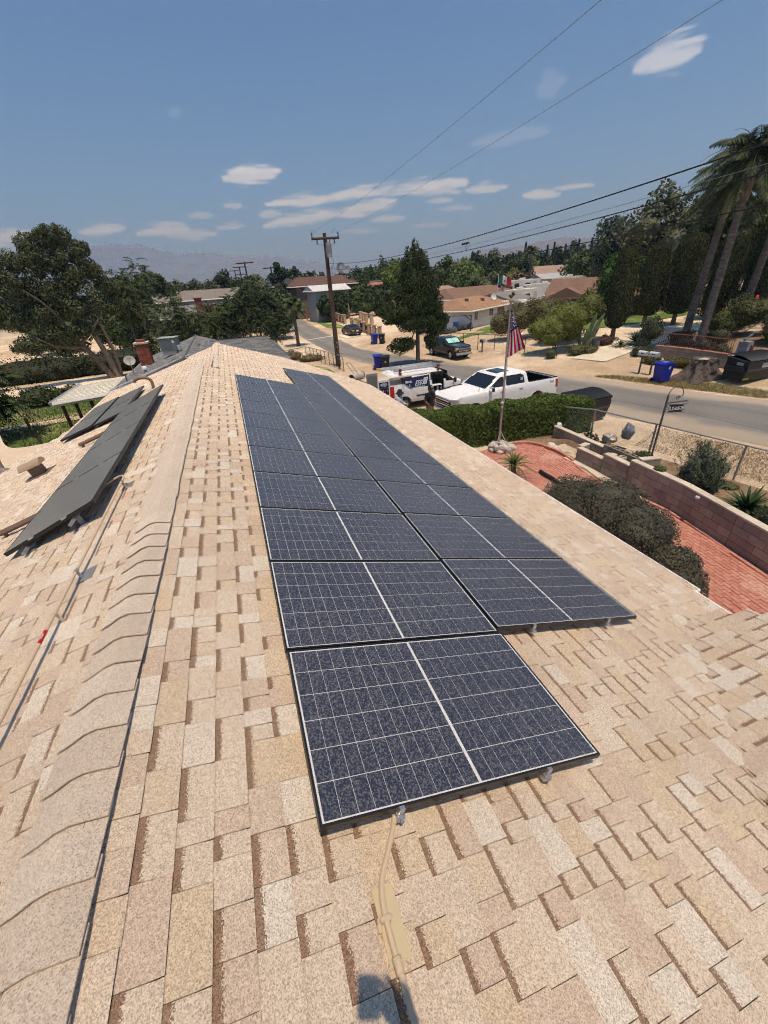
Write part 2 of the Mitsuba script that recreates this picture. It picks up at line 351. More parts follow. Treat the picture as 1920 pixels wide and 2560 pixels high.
ry = np.concatenate([np.arange(-40, 100, 0.5), np.arange(100, 300, 5)])
nx = 14
rl, rr = np.interp(ry, LY, LX), np.interp(ry, RY, RX)
wob = 0.16 * (meshkit.fbm(np.c_[ry * .9, ry * 0, ry * 0], 3, 4) - .5), 0.35 * (meshkit.fbm(np.c_[ry * .8, ry * 0, ry * 0 + 9], 3, 8) - .5)
rl, rr = rl + wob[0], rr + wob[1]
tt = np.linspace(0, 1, nx)
RXg = rl[:, None] * (1 - tt) + rr[:, None] * tt
RZ = ground(RXg, ry[:, None] + 0 * RXg) + 0.03 * (1 - (2 * tt - 1) ** 2) + 0.004
RZ[:, 0] -= .03; RZ[:, -1] -= .03
i, j = np.meshgrid(np.arange(len(ry) - 1), np.arange(nx - 1), indexing='ij')
q = np.stack([i * nx + j, i * nx + j + 1, (i + 1) * nx + j + 1, (i + 1) * nx + j], -1).reshape(-1, 4)
ruv = np.stack([(tt - .5) * (rr - rl)[:, None] * 1.0, ry[:, None] + 0 * RXg], -1).reshape(-1, 2)
struct('road', (np.stack([RXg, ry[:, None] + 0 * RXg, RZ], -1).reshape(-1, 3), q), 'mat_asphalt', smooth=True, uv=ruv)

def patch(name, poly, bsdf, lift, step=0.6, label=None, solid_thick=None):
    """A sheet that lies on the ground inside the polygon."""
    from shapely.geometry import Polygon
    t = trimesh.Trimesh(*sheet(poly, 0.0), process=False)
    v, f = trimesh.remesh.subdivide_to_size(t.vertices, t.faces, step, max_iter=20)
    v = np.array(v); v[:, 2] = ground(v[:, 0], v[:, 1]) + lift
    return struct(name, (v, f), bsdf, label=label, smooth=True)
patch('driveway', [(22.3, 23.25), (23.15, 21.05), (27.3, 22.0), (33.2, 22.8), (38, 22.6), (38, 25.4), (33.0, 25.6), (29.0, 25.0)], 'mat_concrete', 0.05)
patch('lawn', [(26.5, 30.9), (28.9, 30.0), (33, 28.5), (39, 27.2), (41, 30), (36, 37), (31, 39.5), (27.0, 33.5)], 'mat_grass', 0.045)
patch('lawn', [(19.5, 36.6), (23.0, 38.0), (27.5, 35.4), (30, 37), (36, 46.5), (29, 44.5), (24.5, 40.2), (21.8, 38.8)], 'mat_grass', 0.045)
patch('lawn', [(-18, 16), (-5, 16), (-5.0, 24), (-7, 30.5), (-14, 31), (-20, 27)], 'mat_grass', 0.05)
patch('lawn', [(3.2, 30.5), (6.9, 29.5), (6.9, 33.0), (5.6, 36), (3.2, 35)], 'mat_grass', 0.045)
patch('lawn', [(15.2, 70), (17.9, 66), (18.2, 82), (16.6, 90), (15.6, 84)], 'mat_grass', 0.045)
patch('garden_path', [(-18, 21.6), (-12, 22.6), (-7, 23.2), (-5.2, 22.6), (-5.2, 23.3), (-7, 24.0), (-12, 23.5), (-18, 22.5)], 'mat_dirt', 0.075, 0.5)

# grass blades of the near lawn and dry tufts on the verge
def blades(n, poly, h0, h1, w, rng, cols, zf, spread=0.5):
    from shapely.geometry import Polygon, Point
    P = Polygon(poly); x0, y0, x1, y1 = P.bounds; pts = []
    import shapely
    while len(pts) < n:
        q = rng.uniform((x0, y0), (x1, y1), (n * 2, 2)); q = q[shapely.contains_xy(P, q[:, 0], q[:, 1])]
        pts += list(q)
    p = np.array(pts[:n]); z = zf(p[:, 0], p[:, 1])
    h = rng.uniform(h0, h1, n); a = rng.uniform(0, 2 * np.pi, n)
    side = np.c_[np.cos(a), np.sin(a), 0 * a] * w
    base = np.c_[p, z]; tip = base + np.c_[rng.normal(0, spread, (n, 2)) * h[:, None], h]
    v = np.stack([base - side, base + side, tip], 1).reshape(-1, 3); f = np.arange(3 * n).reshape(-1, 3)
    c = np.repeat(np.array(cols)[rng.integers(0, len(cols), n)] * rng.uniform(.7, 1.25, (n, 1)), 3, 0)
    return v, f, c
rng = np.random.default_rng(11)
v, f, c = blades(26000, [(-18, 17), (-5.5, 17), (-5.5, 24), (-7, 30.5), (-14, 31), (-19, 27)], .05, .14, .02, rng, [(.07, .13, .03), (.11, .17, .045), (.2, .2, .09)], lambda x, y: ground(x, y) + .045)
single('lawn_grass', (v, f), 'mat_leaf', 'short green lawn grass behind the house beside the patio cover', 'grass', kind='stuff', color=c)
v1 = [blades(9000, [(20.3, 19), (21.9, 13.8), (23.4, 10), (24.6, 10), (23.6, 14.3), (21.2, 18.6)], .04, .16, .018, rng, [(.42, .34, .17), (.34, .28, .12), (.2, .2, .07)], ground),
      blades(5000, [(13.2, 9.5), (15.6, 10.5), (16.7, 5), (14.2, 4)], .03, .09, .015, rng, [(.40, .32, .18), (.33, .25, .13)], ground)]
n_ = 0; vs, fs, cs = [], [], []
for a_, b_, c_ in v1: vs.append(a_); fs.append(b_ + n_); cs.append(c_); n_ += len(a_)
single('dry_grass', (np.vstack(vs), np.vstack(fs)), 'mat_leaf', 'dry straw coloured grass tufts along the dirt verge of the street', 'dry grass', kind='stuff', color=np.vstack(cs))

# ------------------------------------------------------------------ the shingled house under the camera
PH = 0.2944
CP, SP = math.cos(PH), math.sin(PH)
house = thing('shingled_house', 'low pitched house with tan asphalt shingle roof and solar panels on both slopes', 'house')
E_ = np.array([0, 1.0, 0])
class Slope:
    e = np.array([0, 1.0, 0])
    def __init__(s, O, side):
        s.O = np.array(O, float); s.a = np.array([side * CP, 0, -SP]); s.n = np.array([side * SP, 0, CP]); s.side = side
    def at(s, u, y, h): return s.O + s.a * u + s.e * y + s.n * h
    def u_of_x(s, x): return (x - s.O[0]) / s.a[0]
R1, L1, L2 = Slope((-.95, 0, .163), 1), Slope((-.95, 0, .163), -1), Slope((-.52, 0, .033), -1)
def yr_right(u):
    x = R1.O[0] + u * CP
    ymin = 1.6 if x > 4.92 else -2.6
    if x < -.56: return ymin, 12.72
    return ymin, float(np.interp(x, [-.55, .73, 2.16, 3.39, 4.56, 4.92, 5.2], [19.75, 19.55, 19.3, 17.95, 16.35, 15.6, 15.0]))
def yr_l1(u):
    x = L1.O[0] - u * CP
    return -2.6, float(np.interp(x, [-6.0, -5.35, -4.92, -4.36, -4.25], [9.4, 10.0, 10.5, 11.0, 12.75]))
def yr_l2(u): return 12.75, 19.2
# the wing towards the camera's right: its slope falls along +y and meets the right slope in a valley
Q1 = Slope((0, -3.0, -1.4 + 4.23 * SP / CP), 1); Q1.a = np.array([0, CP, -SP]); Q1.n = np.array([0, SP, CP]); Q1.e = np.array([1.0, 0, 0]); Q1.side = -1
def yr_q(u):
    y = -3.0 + u * CP
    return y + 2.97, float(min(5.0 if y > -1.0 else 6.5, 4.15 + (1.2 - y) / .55))
def tabs(sl, u0, umax, yr, seed, skip=None):
    rng = np.random.default_rng(seed); out = []
    k, E = 0, 0.147
    while u0 + k * E < umax:
        ua = u0 + k * E; ub = min(ua + E, umax); k += 1
        lo, hi = yr(0.5 * (ua + ub))
        y = lo - rng.uniform(0, .3); tooth = rng.random() < .5
        while y < hi:
            w = rng.choice([.10, .13, .16, .20, .24, .29]) if tooth else rng.choice([.09, .12, .15, .19, .24])
            y0, y1 = max(y, lo), min(y + w, hi); y += w
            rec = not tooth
            tooth = not tooth if rng.random() < .86 else tooth
            if y1 - y0 < .015: continue
            if skip is not None and skip(ua, ub, y0, y1): continue
            out.append((ua + rng.normal(0, .0012), ub + rng.normal(0, .0012), y0, y1, rec, rng.random()))
    return out
def tab_mesh(sl, ts):
    n = len(ts); A = np.array([(a, b, c, d) for a, b, c, d, _, _ in ts]); rec = np.array([t[4] for t in ts]); tone = np.array([t[5] for t in ts])
    h1 = np.where(rec, .0085, .0130) + (tone - .5) * .002
    g = .0016
    V = np.zeros((n, 8, 3)); UV = np.zeros((n, 8, 2))
    for q, (iu, iy, top) in enumerate([(0, 0, 1), (1, 0, 1), (1, 1, 1), (0, 1, 1), (0, 0, 0), (1, 0, 0), (1, 1, 0), (0, 1, 0)]):
        u = A[:, iu] - (0.012 if iu == 0 else 0); y = A[:, 2] + g if iy == 0 else A[:, 3] - g
        h = (h1 if iu else np.full(n, .0012)) if top else np.full(n, -.004)
        V[:, q] = sl.O + sl.a * u[:, None] + sl.e * y[:, None] + sl.n * h[:, None]
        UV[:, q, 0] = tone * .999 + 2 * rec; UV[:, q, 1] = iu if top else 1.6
    f = np.array([[0, 1, 2], [0, 2, 3], [1, 5, 6], [1, 6, 2], [0, 4, 5], [0, 5, 1], [3, 2, 6], [3, 6, 7]])
    if sl.side < 0: f = f[:, ::-1]
    return V.reshape(-1, 3), (np.arange(n)[:, None, None] * 8 + f).reshape(-1, 3), UV.reshape(-1, 2)

# panels: frame of reference in the plane of the right array, 0.12 m over the roof
MP = np.array([[CP, 0, SP], [0, 1, 0], [-SP, 0, CP]])
PL, PW, PT = 1.7032, 1.038, 0.036
PANELS = []
for r in range(1, 12): PANELS.append((0, r, 0.0057 if r == 1 else 0.0, (r - 1) * (PW + .0123) - (.0059 if r == 1 else 0)))
for r in range(2, 15): PANELS.append((1, r, PL + .02, (r - 1) * (PW + .0123) + .0452))
def under_panel(ua, ub, y0, y1):
    x0, x1 = R1.O[0] + ua * CP, R1.O[0] + ub * CP
    for c, r, pu, pv in PANELS:
        if x0 > pu * CP + .25 and x1 < (pu + PL) * CP - .20 and y0 > pv - .02 and y1 < pv + PW + .02 and (r > 2 if c else r > 1): return True
    return False
TS = [(R1, t) for t in tabs(R1, .103 - .147, R1.u_of_x(5.05), yr_right, 1, under_panel)]
TS += [(L1, t) for t in tabs(L1, .09 - .147, 5.15, yr_l1, 2)]
TS += [(L2, t) for t in tabs(L2, .05 - .147, 4.7, yr_l2, 3)]
TS += [(Q1, t) for t in tabs(Q1, .0, 4.2 / CP, yr_q, 4)]
fwd = np.array([.26393, .82879, -.49341]); upv = np.array([.2132, .44877, .86785]); rgt = np.cross(fwd, upv)
def shown(sl, t):
    c = sl.at(.5 * (t[0] + t[1]), .5 * (t[2] + t[3]), 0) - EYE
    d = c @ fwd
    if d < .3 or abs(c @ rgt) > d * .93 or abs(c @ upv) > d * 1.24: return 0.0
    L = np.linalg.norm(c)
    return (t[1] - t[0]) * (t[3] - t[2]) * abs(c @ sl.n) / L ** 3 if c @ sl.n < 0 else 0.0
area = np.array([shown(s, t) for s, t in TS]); order = np.argsort(-area)
best = set(order[:296].tolist())
roof = part(house, 'roof', [], None, shape=ply(join([
    (lambda P, s: (np.array([s.at(s.u_of_x(x), y, -.006) for x, y in P] + [s.at(s.u_of_x(x), y, -.15) for x, y in P]),
        np.vstack([[[0, k, k + 1] for k in range(1, len(P) - 1)], [[len(P), len(P) + k + 1, len(P) + k] for k in range(1, len(P) - 1)],
                   [[k, len(P) + k, (k + 1) % len(P)] for k in range(len(P))], [[(k + 1) % len(P), len(P) + k, len(P) + (k + 1) % len(P)] for k in range(len(P))]])))(P, s)
    for P, s in (([(-.95, -2.6), (4.92, -2.6), (4.92, 15.6), (4.56, 16.35), (3.39, 17.95), (2.16, 19.3), (-.5, 19.75), (-.5, 12.7), (-.95, 12.7)], R1),
                 ([(4.92, 1.6), (5.05, 1.6), (5.05, 15.2), (4.92, 15.6)], R1), 
                 ([(-.95, -2.6), (-.95, 12.75), (-4.25, 12.75), (-4.36, 11.0), (-4.92, 10.5), (-5.35, 10.0), (-5.85, 9.5), (-5.85, -2.6)], L1),
                 ([(-.52, 12.75), (-.52, 19.2), (-5.0, 19.2), (-5.0, 12.75)], L2))] + [(lambda V: (V, np.array([[0, 1, 2], [0, 2, 3], [0, 3, 4]])))(np.array([[x, y, -1.4 + (1.23 - y) * SP / CP - .012] for x, y in ((-.03, -3.0), (6.5, -3.0), (5.0, .72), (4.15, 1.2), (4.1, 1.13))]))]), BROWN))
for sl in (R1, L1, L2, Q1):
    rest = [t for q, (s, t) in enumerate(TS) if s is sl and q not in best]
    v, f, uv = tab_mesh(sl, rest)
    part(roof, 'shingle_field', (v, f), 'mat_shingle', uv=uv, stuff=True)
for q in sorted(best, key=lambda q: -area[q]):
    v, f, uv = tab_mesh(TS[q][0], [TS[q][1]])
    part(roof, 'shingle', (v, f), 'mat_shingle', uv=uv)

# ridge caps: bent pieces that lap along the ridge, lifted on a vent strip whose gap stays dark
def cap_piece(xr, zr, y0, y1, lift0, lift1, rng):
    prof = [(-.165, -.050 + .010), (-.10, -.030 + .016), (-.035, .018), (.02, .026), (.075, .010), (.115, -.004), (.148, -.045 + .034)]
    V, n = [], len(prof)
    jit = rng.normal(0, .004, 2)
    for y, l in ((y0, lift0), (y1, lift1)):
        for th in (0.0, -.007):
            for dx, dz in prof: V.append((xr + dx + jit[0], y + .012 * math.sin(dx * 9) + jit[1] * .5, zr + dz + l + th))
    V = np.array(V); f = []
    for k in range(n - 1):
        a, b, c, d = k, k + 1, 2 * n + k + 1, 2 * n + k
        f += [(a, b, c), (a, c, d), (n + a, 3 * n + k, n + b), (n + b, 3 * n + k, 3 * n + k + 1)]
        f += [(a, n + a, b), (b, n + a, n + b), (d, c, 2 * n + n + k), (c, 3 * n + k + 1, 3 * n + k)]
    f += [(0, 2 * n, n), (2 * n, 3 * n, n), (n - 1, 2 * n - 1, 3 * n - 1), (3 * n - 1, 2 * n - 1, 4 * n - 1)]
    return V, np.array(f)
rng = np.random.default_rng(5)
ys = [-2.1 + .215 * k for k in range(24)]
for y in ys:
    m = cap_piece(-.95, .163, y, y + .30, .024, .002, rng)
    part(roof, 'ridge_cap', m, 'mat_cap', uv=uvc(m, rng.random()))
y = ys[-1] + .18
while y < 12.62:
    m = cap_piece(-.95, .163, y, min(y + .30, 12.8), .004, .013, rng)
    part(roof, 'ridge_cap', m, 'mat_cap', uv=uvc(m, .3 + .3 * rng.random())); y += .215
y = 12.75
while y < 19.6:
    m = cap_piece(-.52, .033, y, y + .30, .004, .013, rng)
    part(roof, 'ridge_cap', m, 'mat_cap', uv=uvc(m, .3 + .4 * rng.random())); y += .215
for xr, zr, ya, yb in ((-.95, .163, -2.2, 12.7), (-.52, .033, 12.8, 19.6)):
    part(roof, 'ridge_vent', solid_y([(xr - .12, zr - .04), (xr + .128, zr - .042), (xr + .128, zr - .016), (xr + .06, zr + .003), (xr, zr + .012), (xr - .12, zr - .02)], ya, yb), BLACK)
part(house, 'wall', join([box(-4.2, 4.4, -2.3, 18.2, -3.9, -1.72)]), TAN)
for x in (4.93,):
    part(house, 'fascia', join([box(4.925, 4.95, -2.6, 1.59, -1.78, -1.615), box(5.055, 5.08, 1.6, 15.1, -1.82, -1.655), box(4.95, 5.05, 1.575, 1.597, -1.82, -1.64)]), WHITE)
m = join([tube([(-5.2, y, -1.62 + .0) for y in (13, 19.2)], .05, 6), tube([L2.at(1.2, 19.27, .05), L2.at(4.75, 19.27, .03)], .045, 6)])
part(house, 'gutter', m, mat('gutter', (.42, .43, .45), .4))

# ------------------------------------------------------------------ solar panels
def frame_mesh(l, w, t, lip=.0125):
    o = []
    for x0, x1, y0, y1 in ((0, l, 0, lip), (0, l, w - lip, w), (0, lip, lip, w - lip), (l - lip, l, lip, w - lip)): o.append(cbox(x0, x1, y0, y1, -t, 0, .0015))
    return join(o)
FRAME_SHAPE = ply(frame_mesh(PL, PW, PT), FRAME)
BACK_SHAPE = ply(join([box(.0125, PL - .0125, .0125, PW - .0125, -.007, -.0042)]), BACK)
nu, nv = 20, 6
m_u, m_v, mid = .022, .019, .017
cw = (PL - 2 * m_u - mid) / nu; cv = (PW - 2 * m_v) / nv
def cell_box(u, v): return box(u + .0010, u + cw - .0010, v + .0018, v + cv - .0018, -.0042, -.0036)
CELL_SHAPE = ply(join([cell_box(0, 0)]), 'mat_cell')
cells = [(m_u + i * cw + (mid if i >= nu // 2 else 0), m_v + j * cv) for i in range(nu) for j in range(nv)]
FIELD_SHAPE = ply(join([cell_box(u, v) for u, v in cells]), 'mat_cell')
def aff(R, t):
    m = np.eye(4); m[:3, :3] = R; m[:3, 3] = t; return T(m)
SIL_CLAMP = ply(join([cbox(-.014, .014, -.016, .003, -.036, .003, .002), cbox(-.008, .008, -.014, -.004, .003, .009, .001), cbox(-.02, .02, -.032, -.004, -.068, -.040, .003), cbox(-.007, .007, -.040, -.032, -.062, -.048, .002)]), ALU)
BLK_CLAMP = ply(join([cbox(-.02, .02, -.011, .023, -.02, .003, .002), cbox(-.007, .007, 0, .012, .003, .009, .001)]), FRAME)
side_word = ('upslope', 'downslope'); ordw = ['nearest', 'second', 'third', 'fourth', 'fifth', 'sixth', 'seventh', 'eighth', 'ninth', 'tenth', 'eleventh', 'twelfth', 'farthest']
for c, r, pu, pv in PANELS:
    n = r - 1 if c == 0 else r - 2
    last = 10 if c == 0 else 12
    w = 'farthest' if n == last else ordw[n]
    k = thing('solar_panel', f'dusty solar panel, {w} in the {side_word[c]} column of the right hand array', 'solar panel', 'solar panels of the right hand array')
    tilt = rotm([1, 0, 0], .35) if (c, r) == (0, 1) else np.eye(3)
    R = MP @ tilt; o = MP @ np.array([pu, pv, 0])
    part(k, 'frame', None, None, shape=FRAME_SHAPE, to_world=aff(R, o)); part(k, 'backsheet', None, None, shape=BACK_SHAPE, to_world=aff(R, o))
    if r <= 4:
        for u, v in cells: part(k, 'cell', None, None, shape=CELL_SHAPE, to_world=aff(R, o + R @ np.array([u, v, 0])))
    else: part(k, 'cell_field', None, None, shape=FIELD_SHAPE, to_world=aff(R, o), stuff=True)
    for uu in (.39, 1.30):
        if (c, r) in ((0, 1), (1, 2)): part(k, 'clamp', None, None, shape=SIL_CLAMP, to_world=aff(R, o + R @ np.array([uu, 0, 0])))
        else: part(k, 'clamp', None, None, shape=BLK_CLAMP, to_world=aff(R, o + R @ np.array([uu, -.0123, 0])))
for c, v0, v1 in ((0, -.03, 11.6), (1, 1.08, 14.7)):
    for q, uu in enumerate((.39, 1.30)):
        u = c * (PL + .02) + uu
        single('mounting_rail', join([(lambda b: (arr(b)[0] @ MP.T, arr(b)[1]))(cbox(u - .018, u + .018, v0, v1, -.085, -.039, .003))] + [(lambda b: (arr(b)[0] @ MP.T, arr(b)[1]))(cbox(u - .03, u + .03, vv, vv + .07, -.12, -.08, .004)) for vv in np.arange(v0 + .15, v1, 1.4)]), ALU,
            f'{("upper", "lower")[q]} aluminium rail under the {side_word[c]} column of the right hand array', 'rail', 'rails under the right hand array')

# the array on the left slope: larger all dark panels on raised rails, seen almost edge on
LFRAME = ply(frame_mesh(1.62, 1.05, .042), FRAME)
f_ = lambda p, n, uv: C3(.155, .155, .145) * (.82 + .36 * noise(p.x * 160, p.y * 160, p.z * 160))
matp('dusty_glass', f_, .3, .5)
LGLASS = ply(join([box(.0125, 1.6075, .0125, 1.0375, -.007, -.002)]), 'mat_dusty_glass')
LFRAME2 = ply(frame_mesh(1.5, .73, .042), FRAME); LGLASS2 = ply(join([box(.0125, 1.4875, .0125, .7175, -.007, -.002)]), 'mat_dusty_glass')
def left_frame(u0, y0, h0, h1, w=1.05):
    """Axes of a panel whose upper edge stands h1 and lower edge h0 over the left slope: x along the ridge, y up the slope."""
    A = L1.at(u0 + w, y0, h0); B = L1.at(u0, y0, h1)
    yv = (B - A) / np.linalg.norm(B - A); xv = E_; zv = np.cross(xv, yv)
    if zv[2] < 0: xv = -xv; zv = np.cross(xv, yv)
    R = np.stack([xv, yv, zv], 1)
    return R, A if xv[1] > 0 else A + E_ * 1.62
for q in range(4):
    k = thing('solar_panel', f'grey dusty solar panel on the left slope, {["nearest", "second", "third", "farthest"][q]} in the row beside the conduit', 'solar panel', 'solar panels on the left slope, row by the ridge')
    R, A = left_frame(.73, 3.72 + 1.627 * q, .11, .215, .98)
    part(k, 'frame', None, None, shape=LFRAME, to_world=aff(R, A)); part(k, 'glass', None, None, shape=LGLASS, to_world=aff(R, A))
    for u in (.33, .72): part(k, 'clamp', cbox(-.02, .02, -.03, .03, -.01, .008, .002), ALU, to_world=aff(R, A + R @ np.array([-.01 if R[1, 0] > 0 else 1.63, u, 0])))
for q in range(4):
    a, b = q % 2, q // 2
    k = thing('solar_panel', f'grey solar panel at the {["near", "far"][a]} end of the {["upper", "lower"][b]} row, left lower block', 'solar panel', 'solar panels on the left slope, lower block')
    R, A = left_frame(1.60 + b * .745, 9.62 + 1.515 * a, .10, .12, .73)
    if R[1, 0] < 0: A = A - E_ * .12
    part(k, 'frame', None, None, shape=LFRAME2, to_world=aff(R, A)); part(k, 'glass', None, None, shape=LGLASS2, to_world=aff(R, A))
for q, (u, y0, y1, h) in enumerate(((.95, 3.62, 10.3, .115), (1.5, 3.62, 10.3, .055))):
    m = join([arr(solid_rail) for solid_rail in [tube([L1.at(u, y0, h), L1.at(u, y1, h)], .026, 4)]] + [bar(L1.at(u, yy, 0), L1.at(u, yy, h), .05) for yy in np.arange(y0 + .2, y1, 1.6)] + [cbox(-.08, .08, -.11, .11, 0, .01, .003).apply_transform(np.array([[-CP, 0, -SP, L1.at(u, yy, .008)[0]], [0, 1, 0, yy], [-SP, 0, CP, L1.at(u, yy, .008)[2]], [0, 0, 0, 1]])) for yy in np.arange(y0 + .2, y1, 1.6)])
    single('mounting_rail', m, STEEL, f'grey rail on feet under the left hand panels, {["upper", "lower"][q]} of the two', 'rail', 'rails under the left hand panels')
for q, (u0, y0, du, dy, lab) in enumerate(((1.62, 8.15, .62, .05, 'brown painted rail end below the left panels, in the middle of the row'), (1.62, 4.62, .6, .06, 'brown painted rail end below the nearest left panel'), (1.72, 10.25, .35, .5, 'brown rail piece between the two blocks of left panels'))):
    single('rail_end', join([arr(bar(L1.at(u0, y0, .09), L1.at(u0 + du, y0 + dy, .07), .05)), arr(bar(L1.at(u0 + du - .05, y0 + dy, .07), L1.at(u0 + du - .05, y0 + dy, .0), .04))]), BROWN, lab, 'rail end')

# ------------------------------------------------------------------ conduits and vents on the roof
def curve(pts, n=40):
    from scipy.interpolate import CubicSpline
    p = np.array(pts, float); t = np.r_[0, np.cumsum(np.linalg.norm(np.diff(p, axis=0), axis=1))]
    return CubicSpline(t, p)(np.linspace(0, t[-1], n))
def on_r(x, y, h): return R1.at(R1.u_of_x(x), y, h)
k = thing('conduit', 'tan painted conduit running out from under the nearest solar panel', 'conduit')
pts = curve([on_r(.40, .20, .06), on_r(.337, .02, .05), on_r(.294, -.06, .045), on_r(.232, -.154, .040), on_r(.192, -.218, .036), on_r(.174, -.283, .034), on_r(.169, -.354, .034), on_r(.169, -.446, .035), on_r(.171, -.52, .036), on_r(.173, -.62, .038), on_r(.18, -.9, .04), on_r(.2, -1.5, .04)], 70)
part(k, 'pipe', tube(pts, .0120, 12), CONDUIT, smooth=True)
part(k, 'coupling', tube(curve([on_r(.169, -.448, .0350), on_r(.1695, -.47, .0352), on_r(.170, -.495, .0356)], 6), .0165, 12), CONDUIT, smooth=True)
part(k, 'coupling', tube(curve([on_r(.169, -.446, .0350), on_r(.1692, -.456, .0351)], 3), .0185, 12), CONDUIT, smooth=True)
cl = on_r(.169, -.335, 0)
part(k, 'clamp', join([xf(cbox(-.030, .028, -.015, .015, .004, .02, .002), (0, 0, 0)), xf(cbox(-.025, .025, -.011, .011, .018, .050, .006), (0, 0, 0)), cbox(-.036, -.020, -.030, -.002, .004, .024, .003)]), CONDUIT, to_world=aff(np.stack([R1.a, E_, R1.n], 1), cl))
single('flashing_plate', cbox(-.046, .046, -.118, .108, .0125, .0150, .001).apply_transform(np.vstack([np.c_[np.stack([R1.a, E_, R1.n], 1), on_r(.191, -.338, 0)], [0, 0, 0, 1]])), FLASH, 'tan painted flashing plate under the conduit clamp in front of the nearest panel', 'flashing')
k = thing('conduit', 'long tan painted conduit on the left slope with a red warning label', 'conduit')
cu = (-.95 + 1.49) / CP
ce = lambda du, y, h: L1.at(cu + du, y, h)
part(k, 'pipe', tube([ce(0, -1.6, .09), ce(0, 1.0, .09), ce(0, 2.6, .09), ce(0, 4.45, .095)], .0125, 12), CONDUIT, smooth=True)
part(k, 'pipe', tube(curve([ce(0, 4.44, .095), ce(-.005, 4.52, .11), ce(.03, 4.56, .115), ce(.12, 4.56, .115), ce(.36, 4.52, .12)], 24), .0125, 12), CONDUIT, smooth=True)
for yy in (1.95, 2.48, 4.38):
    part(k, 'clamp', join([arr(tube([ce(0, yy - .02, .09), ce(0, yy + .02, .09)], .018, 10)), arr(bar(ce(.0, yy, .0), ce(.0, yy, .08), .02)), ] + ([xf(cbox(-.07, .07, -.09, .09, .0, .003, .001).apply_transform(np.vstack([np.c_[np.stack([L1.a, E_, L1.n], 1), ce(-.02, yy + .03, .0105)], [0, 0, 0, 1]]))) ] if yy != 1.95 else [])), STEEL if yy != 1.95 else CONDUIT)
lb = part(k, 'warning_label', tube([ce(0, 1.64, .09), ce(0, 1.765, .09)], .0132, 14), RED, smooth=True, label='red warning label wrapped round the conduit')
txt = []
for row, (s, hh) in enumerate((('WARNING:', .006), ('PHOTOVOLTAIC', .005), ('POWER SOURCE', .005))):
    t_ = meshkit.text_mesh(s, hh, .0006, True); v, f = arr(t_)
    v = v - [(v[:, 0].max() + v[:, 0].min()) / 2, 0, 0]
    ang = .45 - row * .55 + v[:, 1] / .0134
    rad = .0134 + v[:, 2]
    cen = ce(0, 1.702, .09)
    dirn = np.cos(ang)[:, None] * L1.n + np.sin(ang)[:, None] * (-L1.a)
    txt.append((cen + E_ * (v[:, :1] * 1.25) + dirn * rad[:, None], f))
part(lb, 'lettering', join(txt), mat('label_white', (.75, .6, .58), .5))
# half round vent hood, pipe stub, elbow pipe
k = thing('roof_vent', 'brown half round metal vent hood low on the left slope', 'roof vent')
ax = np.stack([-L1.a, E_, L1.n], 1)
def lv(m, x, y): return np.vstack([np.c_[ax, L1.at(L1.u_of_x(x), y, .008)], [0, 0, 0, 1]])
g_ = np.linspace(0, np.pi, 14)
hood = solid_x([(.135 * math.cos(a) * 1.0, .17 + .10 * math.sin(a)) for a in g_] , -.20, .17) - solid_x([(.125 * math.cos(a), .165 + .092 * math.sin(a)) for a in g_], -.198, .168)
part(k, 'hood', xf(trimesh.Trimesh(*arr(hood)).apply_transform(lv(0, -3.62, 7.5))), mat('vent_tan', (.40, .29, .19), .55), smooth=35)
part(k, 'collar', trimesh.Trimesh(*arr(cbox(-.10, .10, -.085, .085, 0, .19, .006))).apply_transform(lv(0, -3.62, 7.5)), BROWN)
part(k, 'base_plate', trimesh.Trimesh(*arr(cbox(-.2, .22, -.19, .19, 0, .006, .002))).apply_transform(lv(0, -3.62, 7.5)), BROWN)
k = thing('vent_pipe', 'short grey brown vent pipe near the left edge of the roof', 'vent pipe')
part(k, 'pipe', tube([L1.at(L1.u_of_x(-5.13), 9.55, 0), L1.at(L1.u_of_x(-5.13), 9.55, 0) + [0, 0, .5]], .03, 12), mat('pipe_grey', (.24, .19, .18), .6), smooth=40)
part(k, 'boot', trimesh.Trimesh(*arr(lathe([(.12, 0), (.1, .012), (.045, .07), (.033, .1), (.03, .1)], 16))).apply_transform(lv(0, -5.13, 9.55)), mat('pipe_grey', (.24, .19, .18), .6), smooth=40)
e0 = L1.at(L1.u_of_x(-2.19), 12.1, 0)
k = thing('vent_pipe', 'rusty tan elbow vent pipe behind the far left panels', 'vent pipe')
part(k, 'pipe', tube(curve([e0, e0 + [0, 0, .16], e0 + [-.03, 0, .25], e0 + [-.14, 0, .30], e0 + [-.32, .02, .30], e0 + [-.40, .03, .26], e0 + [-.42, .03, .2]], 30), .042, 12), mat('pipe_rust', (.25, .15, .09), .6), smooth=40)
